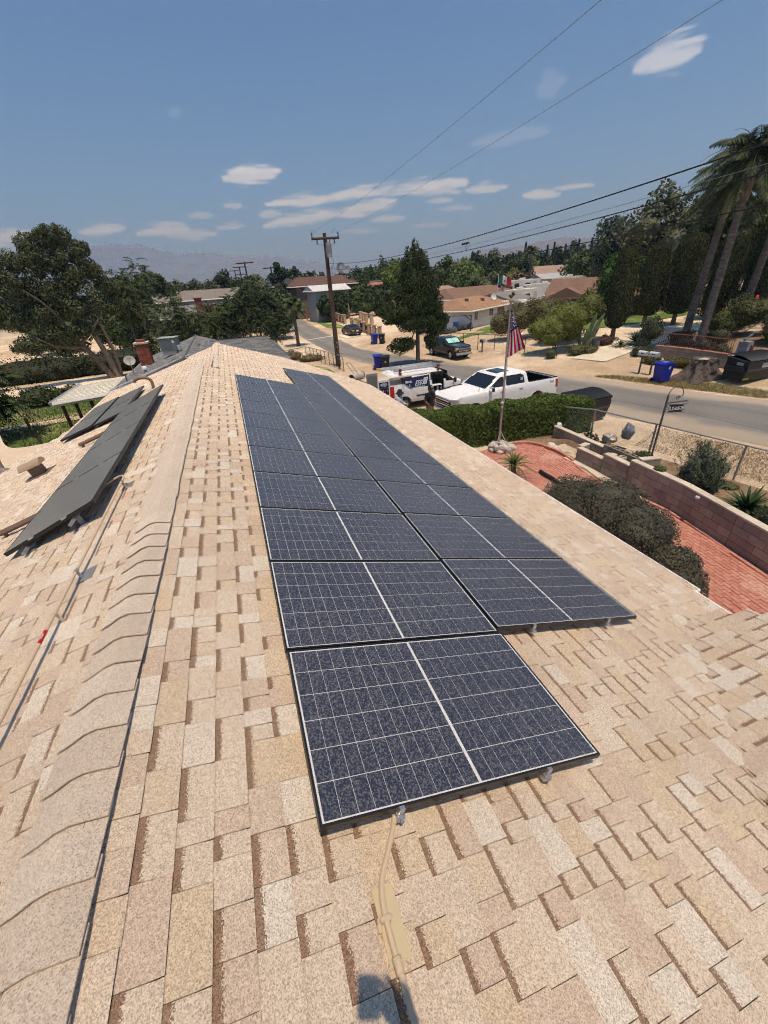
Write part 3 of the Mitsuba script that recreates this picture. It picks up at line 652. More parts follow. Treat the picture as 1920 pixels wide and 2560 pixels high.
# ------------------------------------------------------------------ the grey roofed house behind, patio cover, shade sail
gh = thing('grey_roof_house', 'house with grey shingle roof joining the tan roof at its far end', 'house')
def plane_tabs(parent, quad_fn, smax, yr, seed, exposure=.15, name='shingle_field', wtab=(.2, .45)):
    """Courses of shingles on a plane: quad_fn(s, t, h) gives the point, yr(s) the range along the course."""
    rng = np.random.default_rng(seed); V, F, U, n = [], [], [], 0
    k = 0
    while k * exposure < smax:
        a, b = k * exposure, min((k + 1) * exposure, smax); k += 1
        lo, hi = yr(.5 * (a + b)); t = lo - rng.uniform(0, .3)
        while t < hi:
            w = rng.uniform(*wtab); t0, t1 = max(t, lo), min(t + w, hi); t += w
            if t1 - t0 < .02: continue
            h = rng.choice([.005, .010])
            V += [quad_fn(a, t0, .001), quad_fn(b, t0, h), quad_fn(b, t1, h), quad_fn(a, t1, .001), quad_fn(b, t0, -.005), quad_fn(b, t1, -.005)]
            F += [(n, n + 1, n + 2), (n, n + 2, n + 3), (n + 1, n + 4, n + 5), (n + 1, n + 5, n + 2)]; n += 6
            U += [(rng.random(), .5)] * 6
    return part(parent, name, (np.array(V), np.array(F)), 'mat_grey_shingle', uv=np.array(U), stuff=True)
s_ = math.atan(.333); cs_, sn_ = math.cos(s_), math.sin(s_)
RX0, RZ0 = -1.9, -.30
deck = part(gh, 'roof', join([
    (np.array([[RX0, 18.6, RZ0 - .02], [RX0, 29.2, RZ0 - .02], [-5.1, 29.2, RZ0 - .02 - 3.2 * .333], [-5.1, 18.6, RZ0 - .02 - 3.2 * .333], [RX0, 18.6, RZ0 - .14], [RX0, 29.2, RZ0 - .14], [-5.1, 29.2, RZ0 - .14 - 3.2 * .333], [-5.1, 18.6, RZ0 - .14 - 3.2 * .333]]), np.vstack([BOXF[:, [0, 1, 2]], BOXF[:, [0, 2, 3]]])),
    (np.array([[RX0, 18.6, RZ0 - .02], [RX0, 29.2, RZ0 - .02], [1.1, 29.2, RZ0 - .02 - 3 * .333], [1.1, 18.6, RZ0 - .02 - 3 * .333], [RX0, 18.6, RZ0 - .14], [RX0, 29.2, RZ0 - .14], [1.1, 29.2, RZ0 - .14 - 3 * .333], [1.1, 18.6, RZ0 - .14 - 3 * .333]]), np.vstack([BOXF[:, [0, 1, 2]], BOXF[:, [0, 2, 3]]])),
    (np.array([[-1.0, 24.6, -.33], [1.96, 24.6, -.33], [2.75, 21.6, -1.1], [-1.0, 21.6, -1.1], [2.75, 26.4, -.93], [-1.0, 26.4, -.93], [-1, 21.6, -1.2], [2.75, 21.6, -1.2], [2.75, 26.4, -1.2], [-1, 26.4, -1.2]]), np.array([[0, 3, 1], [1, 3, 2], [1, 2, 4], [0, 1, 5], [1, 4, 5], [3, 6, 7], [3, 7, 2], [2, 7, 8], [2, 8, 4], [6, 8, 7], [6, 9, 8], [5, 4, 8], [5, 8, 9]]))]), mat('grey_deck', (.13, .135, .135), .9))
plane_tabs(deck, lambda s, t, h: (RX0 - s * cs_ - h * sn_, t, RZ0 - s * sn_ + h), 3.3, lambda s: (18.7, 29.2), 21)
plane_tabs(deck, lambda s, t, h: (RX0 + s * cs_ + h * sn_, t, RZ0 - s * sn_ + h), 3.1, lambda s: (18.7, 29.2), 22)
al = math.atan(.257)
plane_tabs(deck, lambda s, t, h: (t, 24.6 - s * math.cos(al), -.318 - s * math.sin(al) + h), 3.08, lambda s: (-.98, 1.96 + .263 * s * math.cos(al)), 23, exposure=.14)
hipn = lambda s, t, h: (1.96 + s * .79 / 3.1, 24.6 + t, -.318 - s * .78 / 3.1 + h)
part(deck, 'ridge_strip', join([tube([(RX0, 18.6, RZ0 + .0), (RX0, 29.2, RZ0 + .0)], .05, 6), tube([(-1.0, 24.6, -.32), (1.98, 24.6, -.32), (2.77, 21.6, -1.09)], .035, 6), tube([(-1.5, 24.6, -.38), (-2.5, 19.8, -.47)], .02, 5)]), mat('grey_cap', (.10, .105, .107), .9), smooth=40)
part(gh, 'wall', join([box(-4.7, .8, 19.0, 28.8, -3.9, -1.45), box(-.9, 2.3, 21.9, 26.0, -3.9, -1.22)]), mat('grey_wall', (.33, .32, .30), .9))
part(gh, 'fascia', join([box(-5.14, -5.11, 18.6, 29.2, -1.52, -1.36), box(-1.0, 2.78, 21.55, 21.58, -1.24, -1.08)]), mat('fascia_grey', (.5, .5, .5), .6))
gf = lambda x: RZ0 - (RX0 - x) * .333
k = thing('air_conditioner', 'green grey rooftop air conditioning unit on the grey roof', 'air conditioner')
ax0, ay0 = -2.72, 22.6
ru = rotm([0, 0, 1], 12)
ac = lambda m: xf(m, (ax0, ay0, gf(ax0) + .22), math.radians(-14), .68)
part(k, 'cabinet', ac(cbox(-.55, .55, -.45, .45, 0, .82, .02)), mat('ac_green', (.155, .185, .175), .5))
part(k, 'lid', ac(cbox(-.60, .60, -.5, .5, .822, .88, .015)), mat('ac_lid', (.33, .36, .33), .5))
part(k, 'side_panel', ac(cbox(-.44, .30, -.462, -.448, .10, .72, .004)), mat('ac_panel', (.11, .135, .135), .5))
part(k, 'rating_plate', ac(box(.36, .47, -.464, -.452, .52, .68)), WHITE)
part(k, 'base_frame', ac(join([box(-.5, .5, -.42, -.38, -.26, -.002), box(-.5, .5, .38, .42, -.3, -.002), bar((-.5, -.4, -.25), (-.5, .4, -.25), .05)])), STEEL)
part(k, 'duct', ac(tube([(.72, -.35, .05), (.72, -.35, .34)], .15, 14)), mat('duct_metal', (.55, .55, .54), .4, .5, .3), smooth=40)
part(k, 'duct', ac(tube([(.72, -.35, .05), (.68, -.4, -.3)], .11, 12)), STEEL, smooth=40)
k = thing('brick_chimney', 'red brick chimney with pale cap rising beside the grey roof', 'chimney')
cx, cy, cb = -4.05, 23.3, gf(-4.05) - .3
rngc = np.random.default_rng(31)
part(k, 'mortar_core', cbox(cx - .27, cx + .27, cy - .23, cy + .23, cb, cb + 1.32, .005), mat('mortar', (.27, .17, .13), .95))
for row in range(15):
    for face in range(4):
        m = 3 if face % 2 == 0 else 2
        for q in range(m):
            L_ = .56 if face % 2 == 0 else .48
            w = L_ / m; o = -L_ / 2 + q * w + (w / 2 if row % 2 else 0) * .5
            a, b = max(o, -L_ / 2) + .005, min(o + w, L_ / 2) - .005
            z0 = cb + .02 + row * .085; d = .008 + rngc.random() * .004
            if face == 0: bx = box(cx + a, cx + b, cy - .23 - d, cy - .22, z0, z0 + .075)
            elif face == 2: bx = box(cx + a, cx + b, cy + .22, cy + .23 + d, z0, z0 + .075)
            elif face == 1: bx = box(cx + .26, cx + .27 + d, cy + a, cy + b, z0, z0 + .075)
            else: bx = box(cx - .27 - d, cx - .26, cy + a, cy + b, z0, z0 + .075)
            part(k, 'brick', bx, 'mat_redbrick', uv=uvc(bx, rngc.random()))
def f_redbrick(p, n, uv): return mix((.20, .055, .035), (.31, .10, .065), uv.x) * (.7 + .6 * noise(p.x * 30, p.y * 30, p.z * 30))
matp('redbrick', f_redbrick, .95, .1)
part(k, 'cap', join([cbox(cx - .33, cx + .33, cy - .29, cy + .29, cb + 1.32, cb + 1.40, .01)]), mat('cap_stone', (.5, .42, .34), .9))
part(k, 'flue', cbox(cx - .2, cx + .2, cy - .16, cy + .16, cb + 1.40, cb + 1.52, .01), mat('flue_red', (.22, .07, .05), .9))
part(k, 'flashing', cbox(cx - .33, cx + .36, cy - .36, cy + .3, cb + .02, cb + .34, .02), mat('flash_grey', (.22, .25, .27), .5))
k = thing('satellite_dish', 'white satellite dish on a mast at the edge of the grey roof', 'satellite dish')
db = np.array([-4.55, 22.0, gf(-4.55)])
dn = np.array([.15, -.90, .42]); dn /= np.linalg.norm(dn)
dish = lathe([(0, 0), (.10, .006), (.2, .025), (.29, .055), (.31, .066), (.29, .062), (.2, .033), (.1, .014), (0, .008)], 28)
zax = dn; xax = np.cross([0, 0, 1], zax); xax /= np.linalg.norm(xax); R_ = np.stack([xax, np.cross(zax, xax), zax], 1)
part(k, 'reflector', (arr(dish)[0] * [.8, .72, .8] @ R_.T + db + [0, 0, .62], arr(dish)[1]), mat('dish_pale', (.42, .40, .36), .7), smooth=40)
hc = db + [0, 0, .62]
part(k, 'feed_arm', join([tube([hc - R_[:, 1] * .28 + zax * .05, hc + zax * .36 - R_[:, 1] * .06], .012, 6), tube([hc + zax * .34 + xax * -.1, hc + zax * .34 + xax * .1], .03, 8)]), STEEL)
part(k, 'mast', join([tube([db, db + [0, 0, .5], hc - zax * .05], .02, 8), tube([db + [.35, .1, .08], db + [0, 0, .4]], .01, 6)]), STEEL)
k = thing('roof_vent', 'small white round vent cap low on the grey roof', 'roof vent')
vb = np.array([-3.75, 20.4, gf(-3.75)])
part(k, 'cap', trimesh.Trimesh(*xf(lathe([(0, .26), (.08, .25), (.12, .19), (.115, .12), (.0, .12)], 16), vb)), WHITE, smooth=40)
part(k, 'stem', tube([vb, vb + [0, 0, .2]], .06, 10), STEEL, smooth=40)
k = thing('vent_pipe', 'thin dark vent pipe on the grey roof near the patio cover', 'vent pipe')
vb = np.array([-4.5, 20.0, gf(-4.5)])
part(k, 'pipe', tube([vb, vb + [0, 0, .34]], .025, 8), mat('pipe_dark', (.06, .07, .07), .6))

pc = thing('patio_cover', 'cream corrugated metal patio cover on dark posts beside the grey roof', 'patio cover')
PCX = [(-4.93, 19.35, -1.42), (-7.15, 19.15, -1.52), (-7.1, 23.0, -1.52), (-4.95, 23.7, -1.42)]
A0, B0, D0, C0 = map(np.array, PCX)
nr = 11
for q in range(nr):
    ta, tb = q / nr, (q + 1) / nr
    e = .012
    a0, b0 = A0 + (C0 - A0) * ta, B0 + (D0 - B0) * ta; a1, b1 = A0 + (C0 - A0) * (tb - .008), B0 + (D0 - B0) * (tb - .008)
    m1, n1 = a0 + (a1 - a0) * .2, b0 + (b1 - b0) * .2
    up = np.array([0, 0, .028])
    pts_ = [a0, b0, a0 + up, b0 + up, m1 + up, n1 + up, m1 + (a1 - a0) * .04, n1 + (b1 - b0) * .04, a1, b1]
    v = np.array(pts_ + [p - [0, 0, .012] for p in pts_])
    f = []
    for s in range(0, 8, 2): f += [(s, s + 1, s + 3), (s, s + 3, s + 2), (10 + s, 10 + s + 3, 10 + s + 1), (10 + s, 10 + s + 2, 10 + s + 3)]
    part(pc, 'roof_panel', (v, np.array(f)), mat('cream_metal', (.82, .76, .62), .6))
part(pc, 'fascia', join([bar(B0 + [-.05, -.05, -.05], A0 + [0, -.05, -.05], .14), bar(B0 + [-.06, -.05, -.05], D0 + [-.06, .05, -.05], .14)]), mat('patio_trim', (.50, .48, .45), .5))
part(pc, 'gutter', bar(B0 + [-.13, -.12, .03], D0 + [-.13, .1, .03], .07), mat('patio_gutter', (.30, .30, .30), .5))
for q, (x, y) in enumerate(((-7.0, 19.4), (-6.9, 20.6), (-6.6, 21.6), (-6.1, 22.4), (-5.6, 23.1))):
    part(pc, 'post', bar((x, y, G(x, y) - .1), (x, y, -1.58), .10), WOODDK if q else mat('red_post', (.10, .035, .03), .8))

k = thing('shade_sail', 'beige fabric shade sail stretched beyond the left edge of the roof', 'shade sail')
def coons(c00, c10, c11, c01, sag, n=22):
    u = np.linspace(0, 1, n)[:, None, None]; v = np.linspace(0, 1, n)[None, :, None]
    c00, c10, c11, c01 = map(lambda a: np.array(a, float), (c00, c10, c11, c01))
    P = c00 * (1 - u) * (1 - v) + c10 * u * (1 - v) + c11 * u * v + c01 * (1 - u) * v
    cen = (c00 + c10 + c11 + c01) / 4
    k1 = 4 * u * (1 - u); k2 = 4 * v * (1 - v)
    pull = sag * (k1 * (1 - v) ** 2 + k1 * v ** 2 + k2 * (1 - u) ** 2 + k2 * u ** 2)
    P = P + (cen - P) * np.clip(pull, 0, .5)
    P[..., 2] -= .10 * (k1 * k2)[..., 0]
    i, j = np.meshgrid(np.arange(n - 1), np.arange(n - 1), indexing='ij')
    q = np.stack([i * n + j, (i + 1) * n + j, (i + 1) * n + j + 1, i * n + j + 1], -1).reshape(-1, 4)
    return P.reshape(-1, 3), q
fab = mat('sail_fabric', (.66, .52, .38), .9)
part(k, 'fabric', coons((-6.75, 13.55, -1.12), (-5.2, 13.3, -1.55), (-5.6, 8.6, -2.3), (-10.5, 9.5, -1.7), .30), fab, smooth=True)
part(k, 'hem_strap', tube([(-6.75, 13.55, -1.12), (-7.0, 13.9, -1.06)], .015, 5), STEEL)
part(k, 'mast', tube([(-7.05, 13.95, G(-7, 14)), (-7.05, 13.95, -.98)], .05, 8), BLACK)
k = thing('dark_awning', 'dark awning corner beyond the peak of the shade sail', 'awning')
part(k, 'canvas', join([(np.array([[-7.3, 14.4, -1.0], [-9.5, 16.5, -1.3], [-9.6, 14.0, -1.5], [-7.3, 14.4, -1.04], [-9.5, 16.5, -1.34], [-9.6, 14.0, -1.54]]), np.array([[0, 1, 2], [3, 5, 4], [0, 2, 5], [0, 5, 3], [0, 3, 4], [0, 4, 1], [1, 4, 5], [1, 5, 2]]))]), mat('awning_dark', (.05, .055, .06), .8))
k = thing('picket_fence', 'low white picket edging on the lawn beyond the shade sail', 'fence')
for q in range(9):
    x, y = -7.0 - q * .42, 18.0 - q * .05; z = G(x, y)
    part(k, 'picket', prism([(x - .05, y - .012), (x + .05, y - .012), (x + .05, y + .012), (x - .05, y + .012)], z, z + .42), mat('picket_white', (.5, .47, .42), .8))
part(k, 'rail', bar((-6.9, 18.02, G(-7, 18) + .2), (-10.5, 17.6, G(-10, 18) + .2), .03), mat('picket_white', (.5, .47, .42), .8))
for q, (x, y, h, lean) in enumerate(((-8.9, 20.6, .95, .1), (-8.0, 18.7, .5, .05))):
    single('fence_post', bar((x, y, G(x, y)), (x - lean, y + lean, G(x, y) + h), .09), WOODDK, f'dark wooden post standing on the lawn {["behind the shade sail", "beside the white picket edging"][q]}', 'post')

# ------------------------------------------------------------------ brick yard, block walls, planter
rngb = np.random.default_rng(41)
YZ = -3.8
arc = [(5.1, 11.2), (8.7, 11.72), (9.4, 11.68), (10.0, 11.5), (10.34, 10.8), (10.32, 9.5), (10.0, 8.4), (9.93, 7.3), (10.1, 6.3), (10.1, 5.4), (9.78, 3.9), (9.45, 2.4), (9.13, .6), (8.83, -1.5), (5.1, -2)]
from shapely.geometry import Polygon, box as sbox
AREA = Polygon(arc)
patch('brick_yard_bed', arc, 'mat_brickbed', .004)
def f_brickbed(p, n, uv): return C3(.30, .13, .09) * (.8 + .4 * noise(p.x * 20, p.y * 20))
matp('brickbed', f_brickbed, .95, .1)
BR = []
ca, sa = math.cos(math.radians(-10)), math.sin(math.radians(-10))
for a in np.arange(-9, 9, .098):
    for b in np.arange(-10, 12, .199):
        bb = b + (.0995 if int(round(a / .098)) % 2 else 0)
        lx, ly = 7.5 + (a * ca - bb * sa), 4.5 + (a * sa + bb * ca)
        BR.append((lx, ly))
BR = np.array(BR)
import shapely
BR = BR[shapely.contains_xy(AREA.buffer(-.07), BR[:, 0], BR[:, 1])]
def bricks_mesh(pts, rng):
    n = len(pts); g = .004
    dz = rng.normal(0, .0025, n); tx = rng.normal(0, .012, (n, 2)); tone = rng.random(n)
    V = np.zeros((n, 8, 3))
    for q, (i_, j_, top) in enumerate([(-1, -1, 1), (1, -1, 1), (1, 1, 1), (-1, 1, 1), (-1, -1, 0), (1, -1, 0), (1, 1, 0), (-1, 1, 0)]):
        lx, ly = i_ * (.049 - g - .002 * top), j_ * (.0995 - g - .002 * top)
        V[:, q, 0] = pts[:, 0] + lx * ca - ly * sa; V[:, q, 1] = pts[:, 1] + lx * sa + ly * ca
        V[:, q, 2] = YZ + (.024 + dz + (tx * [lx, ly]).sum(1)) * top
    f = np.array([[0, 1, 2], [0, 2, 3], [4, 5, 1], [4, 1, 0], [5, 6, 2], [5, 2, 1], [6, 7, 3], [6, 3, 2], [7, 4, 0], [7, 0, 3]])
    return V.reshape(-1, 3), (np.arange(n)[:, None, None] * 8 + f).reshape(-1, 3), np.repeat(np.c_[tone, tone], 8, 0)
bd = np.c_[BR, np.full(len(BR), YZ)] - EYE
vis = (bd @ fwd > 0) & (np.abs(bd @ rgt) < .93 * (bd @ fwd)) & (BR[:, 0] > 7.9)
o_ = np.argsort(np.where(vis, np.linalg.norm(bd, axis=1), 1e9))
near = o_[:300]
rest = np.setdiff1d(np.arange(len(BR)), near)
v, f, uv = bricks_mesh(BR[rest], rngb)
part('brick_yard_bed', 'brick_field', (v, f), 'mat_brick', uv=uv, stuff=True)
for q in near:
    v, f, uv = bricks_mesh(BR[q:q + 1], rngb); part('brick_yard_bed', 'brick', (v, f), 'mat_brick', uv=uv)
# soldier course of edging bricks along the curved border
k = thing('brick_edging', 'raised row of red edging bricks curving round the end of the brick yard', 'brick edging')
line = curve([(p[0], p[1], YZ) for p in arc[1:12]], 400)
seg = np.r_[0, np.cumsum(np.linalg.norm(np.diff(line, axis=0), axis=1))]
sdist = 0
while sdist < seg[-1] - .2:
    p = np.array([np.interp(sdist + .1, seg, line[:, q]) for q in range(3)]); p2 = np.array([np.interp(sdist + .12, seg, line[:, q]) for q in range(3)])
    yaw = math.atan2(p2[1] - p[1], p2[0] - p[0])
    hh = .10 if p[1] > 9.2 else .035
    m = xf(cbox(-.098, .098, -.05, .05, 0, hh + rngb.random() * .008, .006), p, yaw)
    part(k, 'brick', m, 'mat_brick', uv=uvc(m, rngb.random())); sdist += .203
def f_gravel(p, n, uv): return C3(.25, .185, .12) * (.6 + .8 * noise(p.x * 24, p.y * 24))
patch('planting_bed', [(10.5, 9.6), (10.55, 10.9), (10.1, 11.65), (8.6, 11.95), (8.4, 12.4), (11.5, 12.2), (11.3, 11.3), (11.15, 9.7)], 'mat_mulch', .02)
patch('planting_bed', [(11.2, 9.5), (11.25, 11.4), (12.0, 11.0), (12.35, 8.2), (12.8, 5.85), (13.3, 3.2), (13.8, 0), (9.6, 0), (9.75, 2.8), (10.15, 4.4), (10.45, 6.1), (10.65, 7.2), (11.1, 7.1)], 'mat_mulch', .03, .3)
k = thing('concrete_strip', 'pale concrete footing strip at the foot of the block planter', 'kerb')
scene[fresh(k + '__slab')] = ply(prism([(10.36, 9.7), (10.33, 8.4), (10.12, 7.6), (10.15, 6.4), (9.95, 6.4), (9.93, 7.4), (10.05, 8.1), (10.18, 8.6), (10.2, 9.7)], YZ - .05, YZ + .05), 'mat_concrete')

def block_wall(key, a, b, rows, z0, thick=.19, cap=True, blk=.40, rowh=.20, hollow=False, off=0):
    """Courses of concrete blocks between two points; every block its own piece, joints recessed on a mortar core."""
    a, b = np.array(a, float), np.array(b, float); L_ = np.linalg.norm(b - a); yaw = math.atan2(*(b - a)[::-1])
    top = z0 + rows * rowh
    place = lambda m: xf(m, (a[0], a[1], 0), yaw)
    part(key, 'mortar_core', place(box(.01, L_ - .01, -thick / 2 + .012, thick / 2 - .012, z0 - .15, top - (.006 if cap or not hollow else .05))), mat('mortar_grey', (.20, .155, .125), .95))
    for r in range(rows):
        x = -blk / 2 if (r + off) % 2 else 0.0
        while x < L_ - .01:
            x0, x1 = max(x, 0) + .005, min(x + blk, L_) - .005; x += blk
            if x1 - x0 < .03: continue
            if hollow and r == rows - 1:
                w = (x1 - x0 - .09) / 2 if x1 - x0 > .25 else x1 - x0 - .06
                m = solid_z([(x0, -thick / 2), (x1, -thick / 2), (x1, thick / 2), (x0, thick / 2)], z0 + r * rowh + .005, top)
                for q in range(2 if x1 - x0 > .25 else 1):
                    m = m - mbox(x0 + .03 + q * (w + .03), x0 + .03 + q * (w + .03) + w, -thick / 2 + .03, thick / 2 - .03, z0 + r * rowh, top + .1)
                m = arr(m)
            else: m = arr(cbox(x0, x1, -thick / 2, thick / 2, z0 + r * rowh + .005, z0 + (r + 1) * rowh - .005, .006))
            m = place(m)
            part(key, 'block', m, 'mat_block', uv=uvc(m, rngb.random()))
    if cap:
        x = 0.0
        while x < L_ - .01:
            x0, x1 = x + .003, min(x + blk, L_) - .003; x += blk
            if x1 - x0 < .03: continue
            m = place(cbox(x0, x1, -thick / 2 - .006, thick / 2 + .006, top + .004, top + .052, .005))
            part(key, 'cap_block', m, 'mat_capblock', uv=uvc(m, rngb.random()))
def f_capblock(p, n, uv): return mix((.50, .43, .33), (.60, .53, .42), uv.x) * (.85 + .3 * fbm(p.x * 3, p.y * 3, p.z * 3))
matp('capblock', f_capblock, .95, .1)
k = thing('block_wall', 'long brown concrete block retaining wall with pale cap blocks along the brick yard', 'wall')
pts_ = [(10.42, 7.2), (10.28, 5.4), (9.95, 3.9), (9.62, 2.4), (9.3, .6), (9.0, -1.5)]
for q in range(len(pts_) - 1): block_wall(k, pts_[q], pts_[q + 1], 4, YZ, off=q % 2)
k = thing('planter_wall', 'stepped concrete block planter at the far end of the retaining wall', 'planter')
block_wall(k, (10.60, 9.45), (10.55, 8.3), 2, YZ)
block_wall(k, (10.55, 8.28), (10.46, 7.24), 3, YZ, off=1)
block_wall(k, (10.72, 9.52), (11.12, 9.62), 2, YZ)
block_wall(k, (10.62, 7.15), (11.2, 7.0), 4, YZ)
block_wall(k, (11.34, 11.55), (11.24, 9.0), 2, YZ + .05)
block_wall(k, (11.24, 8.98), (11.16, 7.15), 3, YZ, cap=False, hollow=True, off=1)
part(k, 'loose_block', xf(cbox(-.2, .2, -.1, .1, 0, .06, .006), (10.82, 8.32, YZ + .46), .2), 'mat_capblock', uv=uvc(cbox(-.2, .2, -.1, .1, 0, .06, .006), .6))
part(k, 'loose_block', xf(arr(mbox(-.2, .2, -.1, .1, 0, .12) - mbox(-.14, -.02, -.07, .07, -.1, .3) - mbox(.02, .14, -.07, .07, -.1, .3)), (10.95, 8.05, YZ + .4), .1), 'mat_capblock', uv=uvc(arr(mbox(-.2, .2, -.1, .1, 0, .12) - mbox(-.14, -.02, -.07, .07, -.1, .3) - mbox(.02, .14, -.07, .07, -.1, .3)), .8))
part(k, 'soil', box(10.6, 11.15, 7.3, 9.45, YZ, YZ + .18), 'mat_mulch')
def rock(c, r, rng, squash=.6, sub=2):
    v, f = ball((0, 0, 0), 1.0, sub)
    d = .55 + .9 * meshkit.fbm(v * 1.9 + rng.uniform(0, 50, 3), 4)
    v = v * d[:, None] * np.array([1, rng.uniform(.7, 1), squash]) * r
    return xf((v, f), c, rng.uniform(0, 6.28))
rk = np.random.default_rng(44)
for q in range(7): single('stone', rock((10.75 + rk.uniform(-.1, .2), 7.5 + q * .09, YZ + .22), .07, rk), mat('grey_stone', (.30, .29, .28), .9), 'small pale grey stone lying in the block planter', 'stone', 'stones in the block planter', smooth=True)
for x, y, r, c_, lab in ((10.55, 10.75, .20, (.62, .56, .47), 'pale split rock on the soil between brick edging and block wall'), (10.68, 9.98, .11, (.60, .50, .36), 'small tan stone nearest the end of the block planter'), (10.58, 10.12, .10, (.62, .55, .43), 'small pale stone just beyond the tan one by the planter'), (11.75, 6.55, .20, (.55, .42, .27), 'large tan rock in the planting bed near the wire fence'), (11.55, 5.9, .12, (.6, .58, .52), 'flat white stone beside the grey green shrub'), (12.0, 8.6, .2, (.60, .58, .54), 'white boulder at the foot of the sign post')):
    single('rock', rock((x, y, G(x, y) + .05), r, rk), mat('rock%d' % int(c_[0] * 100), c_, .9), lab, 'rock', smooth=30)
single('wood_stake', bar((10.6, 10.35, YZ + .05), (10.75, 10.05, YZ + .09), .035), mat('pale_wood', (.6, .52, .4), .8), 'pale wooden stake lying on the soil beside the split rock', 'stake')
# rocks round the flagpole
pal = [(.42, .39, .35), (.5, .47, .41), (.33, .32, .30), (.55, .51, .44)]
for q in range(16):
    a = q * 2.4; rr_ = .16 + .36 * ((q * .37) % 1); x, y = 8.74 + math.cos(a) * rr_, 11.38 + math.sin(a) * rr_ * .8
    h = YZ + .08 + (.14 if q % 3 == 0 else 0)
    if q % 2: m = rock((x, y, h), .17, rk)
    else: m = xf(cbox(-.17, .17, -.09, .09, -.07, .08, .02), (x, y, h), rk.uniform(0, 3), tilt=rotm([1, 0, 0], rk.uniform(-14, 14)))
    single('border_stone', m, mat('border%d' % (q % 4), pal[q % 4], .9), 'grey block or stone heaped round the foot of the flagpole', 'stone', 'stones heaped round the flagpole', smooth=25)
k = thing('black_bowl', 'round black plastic tub on the red bricks beside the roof edge', 'tub')
part(k, 'tub', trimesh.Trimesh(*xf(lathe([(0, .02), (.19, .02), (.25, .17), (.27, .18), (.275, .16), (.255, .15), (.20, 0), (0, 0)], 32), (8.55, 7.35, YZ + .03))), BLACK, smooth=35)
part(k, 'water', trimesh.Trimesh(*xf(lathe([(0, .075), (.212, .075)], 32), (8.55, 7.35, YZ + .03))), mat('murky', (.02, .025, .02), .05))
single('edging_hose', tube(curve([(8.75, 9.05, YZ + .06), (8.7, 8.75, YZ + .07), (8.68, 8.3, YZ + .08), (8.6, 7.95, YZ + .08), (8.42, 7.65, YZ + .1)], 40), .075, 10), BLACK, 'thick black corrugated hose lying on the bricks beside the tub', 'hose', smooth=True)
single('buried_pipe', tube([(8.9, 11.85, YZ + .04), (9.9, 12.15, YZ + .05)], .03, 8), mat('pipe_grey', (.24, .19, .18), .6), 'grey pipe lying along the foot of the hedge', 'pipe')
k = thing('wall_lamp', 'small white garden lamp on the face of the long block wall', 'garden lamp')
part(k, 'body', trimesh.Trimesh(*xf(lathe([(0, .06), (.05, .05), (.06, .02), (.05, 0), (0, 0)], 14), (10.05, 4.95, -3.08))), mat('lamp_grey', (.5, .52, .55), .4), smooth=40)

# ------------------------------------------------------------------ flagpole and flag
FP = np.array([8.79, 11.54])
k = thing('flagpole', 'weathered metal flagpole rising from the heap of stones', 'flagpole')
part(k, 'pole', tube([(FP[0], FP[1], YZ - .1), (FP[0], FP[1], YZ + 1.6), (FP[0], FP[1], 1.2)], [.045, .04, .03], 12), mat('pole_pinkgrey', (.40, .34, .33), .45, .5, .3), smooth=True)
part(k, 'truck', trimesh.Trimesh(*xf(lathe([(0, .09), (.1, .06), (.11, .02), (.05, 0), (0, 0)], 16), (FP[0], FP[1], 1.2))), mat('brass', (.6, .45, .16), .35, .5, .5), smooth=40)
part(k, 'finial', join([ball((FP[0], FP[1], 1.33), .05), ball((FP[0] + .04, FP[1] - .02, 1.42), .045), tube([(FP[0] - .09, FP[1], 1.35), (FP[0] + .12, FP[1], 1.38)], .03, 8)]), mat('eagle', (.06, .05, .045), .5), smooth=True)
part(k, 'halyard', join([tube([(FP[0] + .05, FP[1] - .03, 1.15), (FP[0] + .045, FP[1] - .03, YZ + 1.7)], .006, 5), ball((FP[0] - .03, FP[1] - .03, YZ + 1.75), .06), ball((FP[0] - .03, FP[1] - .03, YZ + 1.6), .05)]), mat('rope', (.5, .45, .4), .8), smooth=True)
part(k, 'guy', join([tube([(FP[0], FP[1], YZ + .75), (FP[0] + .25, FP[1] - .3, YZ + .05)], .012, 5), tube([(FP[0], FP[1], YZ + .6), (FP[0] - .25, FP[1] - .15, YZ + .1)], .012, 5)]), mat('rope', (.5, .45, .4), .8))
FR = np.array([.80, -.60, 0.0]); FN = np.array([.6, .8, 0.0])      # across the flag as seen, and through it
def flag_pt(i, j):
    """i: 0 at the fly's hoist end (top) .. 1 at the free end; j: 0 beside the pole .. 1 at the outer edge of the hanging cloth."""
    i, j = np.asarray(i, float), np.asarray(j, float)
    w = .05 + .50 * i ** .9
    x = .035 - .055 * i * (1 - j) + j * w
    z = .98 - i * (1.53 - .34 * j) - .10 * j * (1 - i)
    n = .055 * np.sin(j * 9.5 + i * 1.5) * (.4 + .9 * i) + .02 * np.sin(j * 21 + 2 * i)
    return np.array([FP[0], FP[1], 0]) + x[..., None] * FR + n[..., None] * FN + z[..., None] * np.array([0, 0, 1.0])
